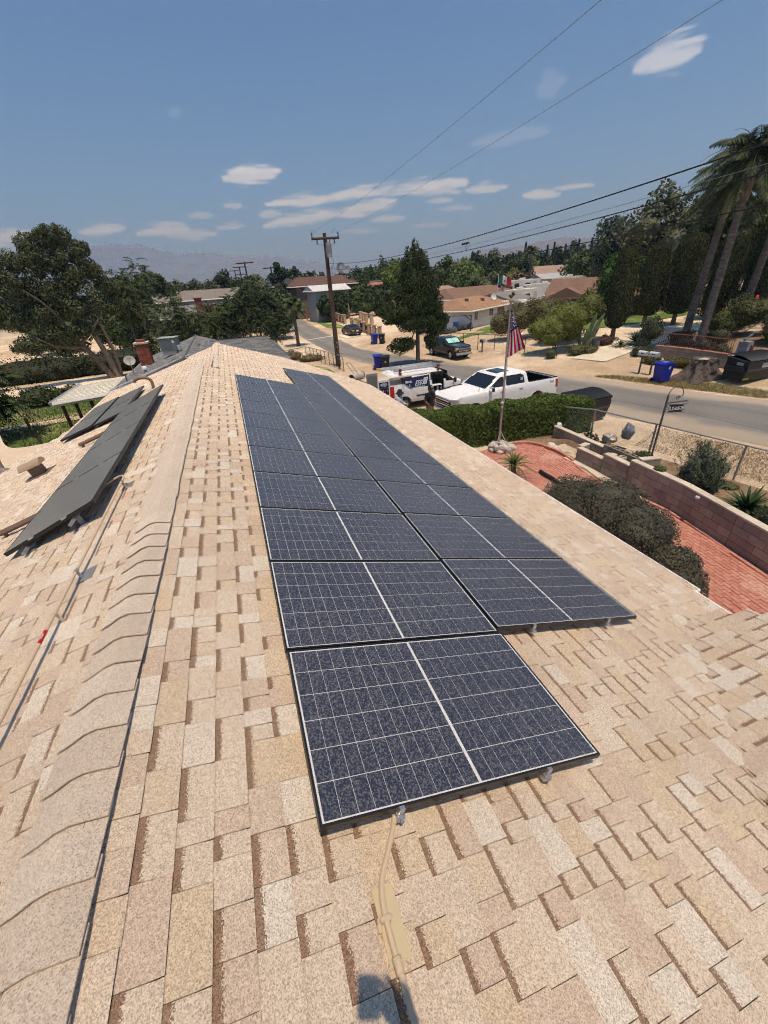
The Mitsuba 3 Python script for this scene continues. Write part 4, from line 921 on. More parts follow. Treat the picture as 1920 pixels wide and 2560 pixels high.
def flag_piece(fi, fj, i0, i1, j0, j1, ni=24, nj=8, off=.002):
    i = np.linspace(i0, i1, ni)[:, None] + np.zeros((1, nj)); j = np.linspace(j0, j1, nj)[None] + np.zeros((ni, 1))
    P = flag_pt(i, j); e = 1e-3
    N = np.cross(flag_pt(i + e, j) - P, flag_pt(i, j + e) - P); N /= np.linalg.norm(N, axis=-1, keepdims=True)
    V = np.vstack([(P + N * off).reshape(-1, 3), (P - N * off).reshape(-1, 3)])
    a, b = np.meshgrid(np.arange(ni - 1), np.arange(nj - 1), indexing='ij'); q = np.stack([a * nj + b, (a + 1) * nj + b, (a + 1) * nj + b + 1, a * nj + b + 1], -1).reshape(-1, 4)
    m = ni * nj
    edge = np.r_[np.arange(0, (ni - 1) * nj, nj), np.arange((ni - 1) * nj, m), np.arange(m - 1 - nj, 0, -nj), np.arange(nj - 1, 0, -1)]
    nxt = np.roll(edge, -1)
    return V, np.vstack([q, q[:, ::-1] + m, np.stack([edge, edge + m, nxt + m, nxt], 1)])
k = thing('national_flag', 'American flag with stars and stripes hanging limp from the near flagpole', 'flag')
FRED, FWHT, FBLU = mat('flag_red', (.42, .012, .03), .8), mat('flag_white', (.72, .70, .70), .8), mat('flag_blue', (.018, .018, .10), .8)
ns = 9
for s in range(ns):
    j0, j1 = s / ns, (s + 1) / ns
    i0 = .50 - .10 * (j0 + j1) / 2
    part(k, 'stripe', flag_piece(None, None, i0, 1.0, j0, j1), FRED if s % 2 == 0 else FWHT, smooth=30)
jg = np.linspace(0, 1, 30); ci = np.linspace(0, 1, 26)
I = ci[:, None] * (.497 - .10 * jg[None]); J = np.zeros((26, 1)) + jg[None]
P = flag_pt(I, J); N = np.cross(flag_pt(I + 1e-3, J) - P, flag_pt(I, J + 1e-3) - P); N /= np.linalg.norm(N, axis=-1, keepdims=True)
a, b = np.meshgrid(np.arange(25), np.arange(29), indexing='ij'); q = np.stack([a * 30 + b, (a + 1) * 30 + b, (a + 1) * 30 + b + 1, a * 30 + b + 1], -1).reshape(-1, 4)
part(k, 'canton', (np.vstack([(P + N * .0022).reshape(-1, 3), (P - N * .0022).reshape(-1, 3)]), np.vstack([q, q[:, ::-1] + 780])), FBLU, smooth=30)
st = []
for a in range(9):
    for b in range(5):
        ii, jj = .06 + a * .046, (.10 + b * .2 + (.1 if a % 2 else 0)) % 1.0
        ii = ii * (.497 - .10 * jj) / .45
        if ii > .46 - .10 * jj: continue
        p0 = flag_pt(ii, jj); nn = np.cross(flag_pt(ii + .01, jj) - p0, flag_pt(ii, jj + .01) - p0); nn /= np.linalg.norm(nn)
        t1 = flag_pt(ii + .01, jj) - p0; t1 /= np.linalg.norm(t1); t2 = np.cross(nn, t1)
        ang = np.arange(10) * np.pi / 5; rad = np.where(np.arange(10) % 2 == 0, .034, .015)
        ring = rad[:, None] * (np.cos(ang)[:, None] * t1 + np.sin(ang)[:, None] * t2)
        for sgn in (1, -1):
            v = np.vstack([ring + p0 + nn * .005 * sgn, [p0 + nn * .0055 * sgn]])
            f = np.array([[10, q, (q + 1) % 10] for q in range(10)])
            st.append((v, f if sgn > 0 else f[:, ::-1]))
for m in range(0, len(st), 2): part(k, 'star', join(st[m:m + 2]), FWHT)

# ------------------------------------------------------------------ chain link fences
def chain_fence(name, label, posts, h, post_r=.03, mesh=.11, wire=.0024, top=True, bsdf=STEEL, group=None):
    k = thing(name, label, 'fence', group)
    for (x, y) in posts: part(k, 'post', tube([(x, y, G(x, y) - .1), (x, y, G(x, y) + h)], post_r, 8), bsdf, smooth=40)
    P = np.array([(x, y, G(x, y)) for x, y in posts])
    if top: part(k, 'top_rail', tube(P + [0, 0, h - .02], post_r * .8, 8), bsdf, smooth=40)
    ws = []
    for q in range(len(P) - 1):
        a, b = P[q], P[q + 1]; L_ = np.linalg.norm(b - a); d = (b - a) / L_
        for s in np.arange(-h, L_, mesh):
            for sg in (1, -1):
                t0, t1 = max(s, 0), min(s + h, L_)
                if t1 - t0 < .02: continue
                z0, z1 = (t0 - s), (t1 - s)
                if sg < 0: z0, z1 = h - z0, h - z1
                up = np.array([0, 0, 1.0]); off = np.cross(d, up) * wire * sg
                ws.append(tube([a + d * t0 + up * max(z0 - .04, 0.01) + off, a + d * t1 + up * max(z1 - .04, .01) + off], wire, 3, False))
    if ws: part(k, 'mesh', join(ws), bsdf, stuff=True)
    return k
chain_fence('chain_link_fence', 'galvanised chain link fence between the planting bed and the street', [(11.75, 12.0), (12.03, 10.45), (12.38, 8.25), (12.83, 5.85), (13.3, 3.5), (13.75, 1.0), (14.2, -1.6)], 1.1)
chain_fence('chain_link_fence', 'wire fence of close dark posts beside the small lawn, left of the utility pole', [(3.0, 38.2), (5.0, 39.8), (6.7, 41.2)] + [(6.9 + .09 * q, 40 - 1.22 * q) for q in range(9)], 1.05, .028, .25, .004, bsdf=mat('fence_dark', (.10, .09, .085), .6))
chain_fence('chain_link_fence', 'short wire fence behind the open rear doors of the white van', [(5.2, 22.6), (6.3, 21.8), (6.5, 20.4)], 1.1, .025, .12, .004, bsdf=mat('fence_dark', (.10, .09, .085), .6))
chain_fence('wire_fence', 'wire fence on thin dark posts along the dirt lot across the street', [(17.4, 38.65), (18.15, 35.67), (18.72, 34.39), (18.95, 32.53), (19.45, 30.99), (20.07, 29.48), (20.46, 28.11), (21.02, 26.83), (21.96, 24.86)], 1.25, .03, .5, .003, bsdf=mat('fence_rust', (.09, .07, .06), .7))

# house number sign
k = thing('number_sign', 'wrought iron house number sign with a scroll on a tall post by the wire fence', 'sign')
sx, sy = 12.36, 8.12; sz = G(sx, sy)
IRON = mat('iron', (.10, .09, .10), .5)
part(k, 'post', tube([(sx, sy, sz - .1), (sx, sy, sz + 2.02)], .03, 8), IRON, smooth=40)
sd = np.array([.93, -.37, 0]); sp = lambda a, z: np.array([sx, sy, sz + z]) + sd * a
part(k, 'arm', tube([sp(0, 1.78), sp(.62, 1.83)], .026, 8), IRON, smooth=40)
th = np.linspace(math.pi, -1.35, 30)
part(k, 'scroll', tube([sp(.215 + .215 * math.cos(t), 2.02 + .26 * math.sin(t)) for t in th[:22]] + [sp(.30 + .12 * math.cos(t * 1.0 - .3) * (1 - q / 26), 1.98 - .07 * q / 18 + .09 * math.sin(t * 2) * 0) for q, t in enumerate(th[22:])], .012, 6), IRON, smooth=True)
part(k, 'scroll', tube([sp(.30 + .07 * (1 - q / 26) * math.cos(q * .42), 1.93 + .07 * (1 - q / 26) * math.sin(q * .42)) for q in range(20)], .012, 6), IRON, smooth=True)
pn = np.cross(sd, [0, 0, 1.0])
plate = lambda m: (arr(m)[0] @ np.stack([sd, pn, [0, 0, 1.0]], 0) + np.array([sx, sy, sz]), arr(m)[1])
pl_ = part(k, 'plate', plate(cbox(.13, .52, -.014, .014, 1.50, 1.71, .006)), BLACK)
part(k, 'plate_rim', plate(join([box(.11, .54, -.02, .02, 1.71, 1.73), box(.11, .54, -.02, .02, 1.48, 1.50)])), IRON)
for side in (1, -1):
    v, f = arr(meshkit.text_mesh('11457', .10, .004, True)); v = v - [v[:, 0].mean(), 0, 0]; v[:, 0] *= .95
    cols_ = np.stack([v[:, 0] * side, np.full(len(v), .0145) * side + v[:, 2] * side, v[:, 1]], 1) + [.325, 0, 1.555]
    part(pl_, 'digits', plate((cols_, f)), WHITE, label='white painted house number')
for aa, zz in ((.09, 1.68), (.09, 1.53), (.575, 1.70), (.56, 1.52)):
    part(k, 'curl', tube([sp(aa + .045 * math.cos(t), zz + .045 * math.sin(t)) for t in np.linspace(0, 5.5, 14)], .009, 5), IRON)
single('plastic_bag', rock((12.13, 9.0, G(12, 9) + .62), .21, np.random.default_rng(3), 1.35, 3), mat('bag', (.17, .19, .205), .35, .5), 'grey blue plastic bag hanging caught on the chain link fence', 'bag', smooth=30)
single('plastic_sheet', rock((12.1, 9.65, G(12, 9.6) + .2), .24, np.random.default_rng(8), .75, 3), mat('clear_plastic', (.36, .33, .29), .3, .5), 'crumpled pale plastic sheet against the foot of the chain link fence', 'plastic sheet', smooth=25)
single('white_cloth', rock((11.45, 11.5, -3.3), .11, np.random.default_rng(9), 1.1), mat('cloth_white', (.65, .67, .72), .7), 'pale cloth heap on the end of the block planter below the hedge', 'cloth', smooth=25)
# ------------------------------------------------------------------ vehicles
def placer(x, y, yaw, z=None, s=1.0):
    z = G(x, y) if z is None else z
    return lambda m: xf(m, (x, y, z), yaw, s)
def body_solid(side, front, top, L_, W_):
    return solid_y(side, -W_, W_) ^ solid_x(front, -L_, L_) ^ solid_z(top, -1, 4)
def arched(poly, axles, r, zc):
    from shapely.geometry import Point
    P = Polygon(poly)
    for x in axles: P = P.difference(Point(x, zc).buffer(r, 14))
    return np.array(P.exterior.coords)[:-1]
def rounded_top(xf_, xr, w, cf=.35, cr=.15):
    return [(xr + cr * .3, -w), (xf_ - cf * 1.6, -w), (xf_ - cf * .5, -w + cf * .28), (xf_, -w + cf * 1.3), (xf_, w - cf * 1.3), (xf_ - cf * .5, w - cf * .28), (xf_ - cf * 1.6, w), (xr + cr * .3, w), (xr, w - cr), (xr, -w + cr)]
def wheel_parts(k, P, x, y, r, w, rim, spokes=6):
    side = 1 if y > 0 else -1
    R_ = rotm([1, 0, 0], -90 * side)
    tyre = lathe([(r * .62, -w / 2), (r * .93, -w / 2), (r, -w / 2 + .03), (r, w / 2 - .03), (r * .93, w / 2), (r * .62, w / 2), (r * .60, 0), (r * .62, -w / 2)], 24)
    t = part(k, 'wheel', P(xf(tyre, (x, y, r), tilt=R_)), RUBBER, smooth=35)
    hub = [arr(lathe([(0, w * .28), (r * .15, w * .3), (r * .17, w * .2), (0, w * .2)], 16)), arr(lathe([(r * .52, w * .45), (r * .63, w * .46), (r * .63, -w * .3), (r * .55, -w * .3), (r * .52, w * .45)], 24)), arr(lathe([(0, -.02), (r * .56, -.02)], 20))]
    for q in range(spokes):
        a = q * 2 * np.pi / spokes
        hub.append(bar((math.cos(a) * r * .12, math.sin(a) * r * .12, w * .25), (math.cos(a) * r * .57, math.sin(a) * r * .57, w * .36), r * .13))
    part(t, 'rim', P(xf(join(hub), (x, y, r), tilt=R_)), rim, smooth=30)
def carve(body, region, off): return arr(body.translate(list(off)) ^ region)

def pickup(label, x, y, yaw, paint, W=2.03, H=1.88, L=5.85, sunroof=False, shade=False, rim=CHROME, white=False, s=1.0):
    k = thing('pickup_truck', label, 'pickup truck')
    P = placer(x, y, yaw, s=s)
    hw = W / 2
    side = arched([(-2.93, .58), (-2.6, .50), (2.55, .42), (2.84, .46), (2.90, .62), (2.90, .92), (2.84, 1.10), (2.55, 1.20), (1.9, 1.26), (1.32, 1.30), (1.22, 1.33), (.42, 1.82), (.1, 1.87), (-.5, 1.885), (-.98, 1.86), (-1.10, 1.80), (-1.16, 1.40), (-1.17, 1.36), (-2.90, 1.335), (-2.95, 1.30), (-2.95, .62)], (-1.74, 1.84), .47, .42)
    front = [(-hw + .08, .40), (hw - .08, .40), (hw, .62), (hw, 1.05), (hw - .035, 1.22), (hw - .08, 1.36), (hw - .20, 1.72), (hw - .30, 1.84), (hw - .42, 1.89), (-hw + .42, 1.89), (-hw + .30, 1.84), (-hw + .20, 1.72), (-hw + .08, 1.36), (-hw + .035, 1.22), (-hw, 1.05), (-hw, .62)]
    B0 = body_solid(side, front, rounded_top(2.9, -2.95, hw), 3.2, 1.3)
    B = B0 - mbox(-2.84, -1.24, -hw + .10, hw - .10, .80, 1.6)
    for xx in (1.22, .16, -.98):
        for sg in (-1, 1): B = B - mbox(xx - .007, xx + .007, *sorted((sg * (hw - .02), sg * 1.2)), .55, 1.34)
    B = B - mbox(-2.96, -2.93, -hw + .12, hw - .12, 1.28, 1.29)
    B = B - mbox(1.30, 2.75, -.62, -.61, 1.2, 1.5) - mbox(1.30, 2.75, .61, .62, 1.2, 1.5)
    body = part(k, 'body', P(arr(B)), paint, smooth=28)
    part(k, 'bed_liner', P(join([box(-2.835, -1.245, -hw + .105, hw - .105, .80, .815), box(-2.835, -1.245, -hw + .103, -hw + .115, .815, 1.30), box(-2.835, -1.245, hw - .115, hw - .103, .815, 1.30), box(-2.837, -2.825, -hw + .115, hw - .115, .815, 1.3), box(-1.255, -1.243, -hw + .115, hw - .115, .815, 1.34), box(-2.05, -1.45, -hw + .115, -hw + .3, .815, 1.05), box(-2.05, -1.45, hw - .3, hw - .115, .815, 1.05)])), BLACK)
    part(k, 'bed_rail_cap', P(join([cbox(-2.93, -1.2, -hw + .07, -hw + .13, 1.335, 1.365, .008), cbox(-2.93, -1.2, hw - .13, hw - .07, 1.335, 1.365, .008), cbox(-2.95, -2.86, -hw + .13, hw - .13, 1.335, 1.36, .008)])), BLACK)
    o = .006
    for sg in (-1, 1):
        ys = sorted((sg * .55, sg * 1.3))
        for nm, poly in (('front_window', [(1.06, 1.37), (.42, 1.745), (.22, 1.76), (.22, 1.37)]), ('rear_window', [(.10, 1.37), (.10, 1.765), (-.78, 1.755), (-.93, 1.68), (-.95, 1.37)])):
            part(k, nm, P(carve(B0, solid_y(poly, *ys), (0, sg * o, .0))), GLASS)
        part(k, 'mirror', P(xf(cbox(-.09, .07, -.13, .13, -.1, .1, .03), (1.02, sg * (hw + .08), 1.36))), CHROME if white else BLACK)
        for xx in (.34, -.72): part(k, 'door_handle', P(cbox(xx - .1, xx + .1, sg * (hw - .01) - .018, sg * (hw - .01) + .018, 1.13, 1.17, .008)), CHROME)
        part(k, 'headlight', P(carve(B0, mbox(2.62, 3, *sorted((sg * .66, sg * 1.2)), .93, 1.12), (.012, sg * .01, .004))), mat('headlamp', (.55, .50, .42), .15, .5, 0, .8))
        part(k, 'turn_lamp', P(carve(B0, mbox(2.5, 3, *sorted((sg * .82, sg * 1.2)), .80, .92), (.012, sg * .012, 0))), mat('amber', (.55, .17, .02), .3))
        part(k, 'tail_light', P(carve(B0, mbox(-3.1, -2.80, *sorted((sg * (hw - .085), sg * 1.2)), .92, 1.27), (-.012, sg * .012, 0))), RED)
    part(k, 'windshield', P(carve(B0, mbox(.50, 1.17, -.80, .80, 1.34, 2.1) - mbox(-3, 3, .70, 2, 1.62, 3) - mbox(-3, 3, -2, -.70, 1.62, 3), (.006, 0, .008))), GLASS)
    part(k, 'back_window', P(carve(B0, mbox(-1.5, -1.05, -.62, .62, 1.45, 1.74), (-.008, 0, 0))), GLASS)
    if sunroof: part(k, 'sunroof', P(carve(B0, mbox(-.42, .28, -.42, .42, 1.6, 2.2), (0, 0, .006))), GLASS)
    gr = part(k, 'grille', P(cbox(2.86, 2.915, -.66, .66, .62, 1.06, .02)), BLACK)
    for q, z in enumerate((.70, .80, .90, 1.0)): part(gr, 'grille_bar', P(cbox(2.91, 2.935, -.65, .65, z, z + (.045 if q in (1, 3) else .02), .006)), CHROME)
    part(k, 'front_bumper', P(join([cbox(2.80, 2.98, -.93, .93, .44, .64, .04)])), CHROME if white else mat('grey_bumper', (.42, .42, .43), .35, .5, .4))
    part(k, 'rear_bumper', P(cbox(-3.08, -2.94, -.93, .93, .50, .66, .03)), CHROME)
    part(k, 'number_plate', P(box(-3.09, -3.082, -.15, .15, .53, .63)), mat('plate', (.7, .7, .72), .5))
    for xx in (-1.74, 1.84):
        for sg in (-1, 1): wheel_parts(k, P, xx, sg * (hw - .14), .40, .26, rim)
    part(k, 'underbody', P(box(-2.8, 2.7, -.7, .7, .34, .60)), BLACK)
    if shade:
        for sg in (-1, 1): part(k, 'sun_shade', P(carve(B0, mbox(.54, 1.12, *sorted((sg * .03, sg * .68)), 1.36, 2.1), (.012, 0, .016))), mat('sun_shade', (.42, .80, .72), .3))
    return k, P, hw
MPAINT = mat('dark_paint', (.020, .021, .021), .22, .5, 0, .8)
k, P, hw = pickup('white crew cab pickup truck parked behind the hedge with its black bed open', 11.35, 15.95, math.pi + .095, WHITE, sunroof=True, white=True)
for sg in (1,):
    v, f = arr(meshkit.text_mesh('4x4', .085, .003, True)); v = v - [v[:, 0].mean(), 0, 0]
    part(k, 'badge', P((np.stack([-2.55 - v[:, 0] * 1.2, np.full(len(v), hw - .004) + v[:, 2], 1.17 + v[:, 1]], 1), f)), BLACK)
st_ = join([box(-.82, -.66, hw - .105, hw - .098, 1.60, 1.63), box(-.80, -.68, hw - .105, hw - .098, 1.50, 1.585)])
part(k, 'window_sticker', P(xf(st_, (0, .03, 0))), mat('sticker', (.6, .6, .6), .6))
part(k, 'antenna', P(tube([(1.5, .8, 1.25), (1.45, .8, 2.0)], .008, 5)), BLACK)
pickup('dark grey pickup truck across the street with a silver green shade behind its windshield', 16.85, 31.3, -math.pi / 2 + .10, MPAINT, W=1.98, shade=True, s=.80)

# ---- white work van with open doors
k = thing('work_van', 'white work van with ladders on its roof, side door and rear doors open', 'van')
P = placer(9.20, 19.15, .015, s=.955)
hw = .915
side = arched([(-2.33, .40), (2.25, .36), (2.36, .50), (2.38, .78), (2.25, .96), (1.95, 1.06), (1.48, 1.19), (1.36, 1.24), (.66, 1.76), (.40, 1.84), (-.5, 1.88), (-1.9, 1.86), (-2.2, 1.82), (-2.33, 1.70), (-2.37, 1.1), (-2.37, .46)], (-1.58, 1.52), .40, .33)
front = [(-hw + .06, .34), (hw - .06, .34), (hw, .55), (hw, 1.0), (hw - .04, 1.2), (hw - .12, 1.62), (hw - .22, 1.80), (hw - .36, 1.88), (-hw + .36, 1.88), (-hw + .22, 1.80), (-hw + .12, 1.62), (-hw + .04, 1.2), (-hw, 1.0), (-hw, .55)]
V0 = body_solid(side, front, rounded_top(2.38, -2.37, hw, .4, .1), 2.8, 1.2)
VB = V0 - mbox(-2.6, .95, -hw + .07, hw - .07, .52, 1.74)
slot = solid_y([(.02, .50), (.72, .50), (.72, 1.30), (.64, 1.66), (.02, 1.70)], -1.2, -.5)
VB = VB - slot
for xx in (.75, 1.30): VB = VB - mbox(xx - .006, xx + .006, -1.2, -hw + .03, .55, 1.22)
VB = VB - mbox(-1.08, .02, -1.2, -hw + .016, 1.06, 1.072)
VB = VB - mbox(-2.0, 1.2, -hw + .12, -hw + .16, 1.80, 2) - mbox(-2.0, 1.2, hw - .16, hw - .12, 1.80, 2)
part(k, 'body', P(arr(VB)), WHITE, smooth=28)
part(k, 'floor', P(box(-2.3, .92, -hw + .08, hw - .08, .521, .535)), mat('van_floor', (.12, .12, .12), .8))
part(k, 'bulkhead', P(box(.90, .94, -hw + .09, hw - .09, .54, 1.73)), BLACK)
part(k, 'side_window', P(carve(V0, solid_y([(.84, 1.22), (1.30, 1.22), (1.24, 1.31), (.78, 1.66), (.80, 1.60)], -1.2, -.4), (0, -.006, 0))), GLASS)
part(k, 'side_window', P(carve(V0, solid_y([(.84, 1.22), (1.30, 1.22), (1.24, 1.31), (.78, 1.66), (.80, 1.60)], .4, 1.2), (0, .006, 0))), GLASS)
part(k, 'windshield', P(carve(V0, mbox(.72, 1.33, -.72, .72, 1.2, 2.1), (.006, 0, .008))), GLASS)
# sliding door pushed back, with the printed film over its window and the quarter behind
door = (V0 ^ solid_y([(-1.06, .46), (-.02, .46), (-.02, 1.71), (-1.06, 1.72)], -1.2, -hw + .16)).translate([-.06, -.035, 0])
part(k, 'sliding_door', P(arr(door)), WHITE, smooth=28)
dk = 'work_van__sliding_door'
film = mat('film_navy', (.012, .016, .055), .25, .5)
fz = part(k, 'printed_film', P(carve(V0, solid_y([(-.13, 1.66), (-1.62, 1.60), (-1.56, 1.36), (-1.25, 1.13), (-.13, 1.10)], -1.2, -.5), (0, -.043, 0))), film, label='navy blue printed film with a white solar panel logo')
LOGO = mat('logo_white', (.68, .70, .75), .5)
def on_side(v2, off=.0): # a drawing in metres on the near side of the van: x along the van, z up, following the tumblehome
    v2 = np.asarray(v2, float)
    y = -np.interp(v2[:, 1], [1.0, 1.2, 1.62, 1.8], [hw, hw - .04, hw - .12, hw - .22]) - .047 - off
    return np.c_[v2[:, 0], y, v2[:, 1]]
def draw(poly, off=0.0):
    t = sheet(poly, 0.0); v = np.r_[t[0][:, :2]]
    a, b = on_side(v, off), on_side(v, off - .003)
    return np.vstack([a, b]), np.vstack([t[1], t[1][:, ::-1] + len(a)])
sk = lambda x, z: (x + .38 * (z - 1.22), z)
lg = []
for q in range(3):
    x0 = -.98 + q * .135
    for a in ([(0, 0), (.028, 0), (.028, .26), (0, .26)], [(.03, .215), (.105, .215), (.105, .26), (.03, .26)], [(.03, .11), (.095, .11), (.095, .15), (.03, .15)], [(.03, 0), (.105, 0), (.105, .04), (.03, .04)] if q < 2 else [(.03, .0), (.06, .0), (.06, .1), (.03, .1)]):
        lg.append(draw([sk(x0 + u, 1.19 + w) for u, w in a]))
for q in range(3):
    for w in range(4):
        lg.append(draw([sk(-.57 + q * .085 + u, 1.22 + w * .085 + zz) for u, zz in ((0, 0), (.074, .01), (.074, .082), (0, .072))]))
lg.append(draw([(-1.03, 1.135), (-.42, 1.135), (-.42, 1.15), (-1.03, 1.15)]))
for z in (1.38, 1.44):
    for x0, w in ((-1.52, .20), (-1.29, .13)): lg.append(draw([(x0, z), (x0 + w, z), (x0 + w, z + .034), (x0, z + .034)]))
lg.append(draw([(-1.30, 1.19), (-1.265, 1.19), (-1.265, 1.29), (-1.30, 1.29)]))
part(fz, 'logo', P(join(lg)), LOGO)
part(k, 'door_handle', P(cbox(-.17, -.09, -hw - .062, -hw - .03, .92, 1.08, .012)), BLACK)
part(k, 'rub_strip', P(join([cbox(-.92, -.06, -hw - .06, -hw - .03, .66, .73, .01), cbox(-.01, 1.1, -hw - .02, -hw + .01, .60, .67, .01)])), BLACK)
part(k, 'mirror', P(cbox(1.24, 1.36, -hw - .22, -hw - .02, 1.13, 1.36, .03)), BLACK)
part(k, 'mirror', P(cbox(1.24, 1.36, hw + .02, hw + .22, 1.13, 1.36, .03)), BLACK)
part(k, 'tail_light', P(carve(V0, mbox(-2.5, -2.16, -1.2, -hw + .10, .72, 1.30), (-.012, -.014, 0))), RED)
part(k, 'tail_light', P(carve(V0, mbox(-2.5, -2.16, hw - .10, 1.2, .72, 1.30), (-.012, .014, 0))), RED)
part(k, 'headlight', P(carve(V0, mbox(1.95, 2.5, -1.2, -.5, .80, .97), (.012, -.012, .004))), mat('headlamp', (.55, .50, .42), .15, .5, 0, .8))
# rear doors swung back along the van's sides
rd = part(k, 'rear_door', P(cbox(-3.05, -2.40, -hw - .03, -hw + .02, .50, 1.74, .02)), WHITE)
rf = part(rd, 'printed_film', P(box(-2.98, -2.47, -hw - .035, -hw - .031, .96, 1.60)), film)
bars_ = [box(-2.93 + o_, -2.53 - o_, -hw - .039, -hw - .036, z, z + .022) for z, o_ in ((1.52, .02), (1.48, .0), (1.44, .04), (1.40, .06), (1.02, .12))]
part(rd, 'print_lines', P(join(bars_)), LOGO)
part(rd, 'print_lines', P(join([box(-2.92, -2.77, -hw - .039, -hw - .036, 1.31, 1.345), box(-2.73, -2.53, -hw - .039, -hw - .036, 1.31, 1.345)])), mat('film_blue', (.03, .16, .38), .4))
for q, c_ in enumerate((RED, LOGO, RED, mat('print_pink', (.5, .12, .12), .4))):
    a = np.linspace(0, 2 * np.pi, 13)[:-1]
    part(rd, 'print_dot', P(xf(prism([(math.cos(t) * .037, math.sin(t) * .037) for t in a], 0, .004), (-2.88 + q * .11, -hw - .036, 1.17), tilt=rotm([1, 0, 0], 90))), c_)
part(rd, 'handle', P(join([cbox(-2.95, -2.62, -hw - .05, -hw - .025, .68, .84, .02)])), BLACK)
rd = part(k, 'rear_door', P(cbox(-3.05, -2.40, hw - .02, hw + .03, .50, 1.74, .02)), mat('door_inner', (.27, .28, .29), .6), label='far rear door, its grey inner side to the camera')
part(rd, 'inner_panel', P(cbox(-2.97, -2.46, hw - .045, hw - .021, 1.0, 1.62, .03)), mat('door_panel', (.17, .175, .18), .7))
for xx in (-1.58, 1.52):
    for sg in (-1, 1): wheel_parts(k, P, xx, sg * (hw - .12), .33, .21, STEEL, 7)
part(k, 'underbody', P(box(-2.2, 2.1, -.62, .62, .24, .45)), BLACK)
part(k, 'roof_bar', P(cbox(.42, .48, -.80, .80, 1.92, 1.96, .01)), ALU); part(k, 'roof_bar', P(cbox(-1.75, -1.69, -.80, .80, 1.92, 1.96, .01)), ALU)
for q, xx in enumerate((.45, -1.72)):
    for sg in (-1, 1): part(k, 'rack_clamp', P(join([cbox(xx - .06, xx + .06, sg * .74 - .05, sg * .74 + .05, 1.80, 2.12, .02), cbox(xx - .07, xx + .07, sg * .74 - .06, sg * .74 + .06, 2.02, 2.10, .02)])), mat('clamp_red', (.22, .05, .035), .6) if q == 0 or sg < 0 else BLACK)
def ladder(label, y0, z0, x0, x1, w, bs, tip=None):
    kk = thing('ladder', label, 'ladder', None)
    for sg in (-1, 1): part(kk, 'rail', P(cbox(x0, x1, y0 + sg * w / 2 - .014, y0 + sg * w / 2 + .014, z0, z0 + .075, .005)), bs)
    for xx in np.arange(x0 + .15, x1, .30): part(kk, 'rung', P(tube([(xx, y0 - w / 2, z0 + .04), (xx, y0 + w / 2, z0 + .04)], .017, 8)), bs)
    if tip: part(kk, 'rail_cap', P(join([cbox(x0 - .05, x0 + .10, y0 + sg * w / 2 - .02, y0 + sg * w / 2 + .02, z0 - .01, z0 + .085, .006) for sg in (-1, 1)])), tip)
ladder('aluminium extension ladder on the van roof, nearer of the two', -.42, 1.965, -2.05, .75, .42, ALU)
ladder('ladder with yellow ends on the far side of the van roof', .28, 1.965, -2.55, .68, .40, ALU, mat('yellow', (.65, .42, .03), .5))
single('step_stool', P(join([bar((.12, -.80, .54), (.12, -.80, 1.04), .03), bar((.60, -.8, .54), (.6, -.80, 1.04), .03), bar((.12, -.5, .54), (.12, -.50, 1.04), .03), bar((.6, -.5, .54), (.6, -.5, 1.04), .03), cbox(.08, .64, -.84, -.46, 1.03, 1.06, .008), bar((.36, -.8, .54), (.36, -.8, 1.04), .03)])), LOGO, 'white folding rack standing inside the open side door of the van', 'rack')

# ---- far car, bins, dumpsters
k = thing('parked_car', 'black sedan seen from behind, parked on the concrete apron by the tan columns', 'car')
P = placer(15.9, 58.0, math.pi / 2 + .06, s=.95)
side = arched([(-2.2, .38), (2.1, .34), (2.2, .6), (2.05, .78), (1.1, .92), (.35, 1.38), (-.6, 1.42), (-1.25, 1.2), (-1.5, 1.06), (-2.15, 1.02), (-2.25, .7)], (-1.35, 1.3), .36, .32)
C0_ = body_solid(side, [(-.86, .3), (.86, .3), (.9, .6), (.86, .95), (.62, 1.38), (.5, 1.43), (-.5, 1.43), (-.62, 1.38), (-.86, .95), (-.9, .6)], rounded_top(2.2, -2.25, .9, .35, .2), 2.6, 1.1)
part(k, 'body', P(arr(C0_)), MPAINT, smooth=28)
part(k, 'back_window', P(carve(C0_, solid_y([(-.72, 1.38), (-1.24, 1.2), (-1.5, 1.5), (-.7, 1.6)], -.55, .55), (-.006, 0, .008))), GLASS)
for sg in (-1, 1):
    part(k, 'tail_light', P(carve(C0_, mbox(-2.4, -1.9, *sorted((sg * .5, sg * 1)), .8, .98), (-.012, sg * .01, 0))), RED)
    part(k, 'side_window', P(carve(C0_, solid_y([(.75, 1.0), (.28, 1.33), (-.6, 1.36), (-1.1, 1.2), (-1.2, 1.0)], *sorted((sg * .4, sg * 1.1))), (0, sg * .006, 0))), GLASS)
part(k, 'number_plate', P(box(-2.275, -2.262, -.34, .06, .62, .80)), mat('plate', (.7, .7, .72), .5))
part(k, 'sticker', P(box(-2.275, -2.262, .3, .6, .66, .84)), mat('yellow', (.65, .42, .03), .5))
part(k, 'bumper', P(cbox(-2.33, -2.2, -.82, .82, .36, .58, .04)), MPAINT)
for xx in (-1.35, 1.3):
    for sg in (-1, 1): wheel_parts(k, P, xx, sg * .76, .32, .2, STEEL)
patch('concrete_apron', [(14.2, 54.5), (17.6, 55.6), (17.4, 60.5), (14.1, 59)], 'mat_concrete', .05)

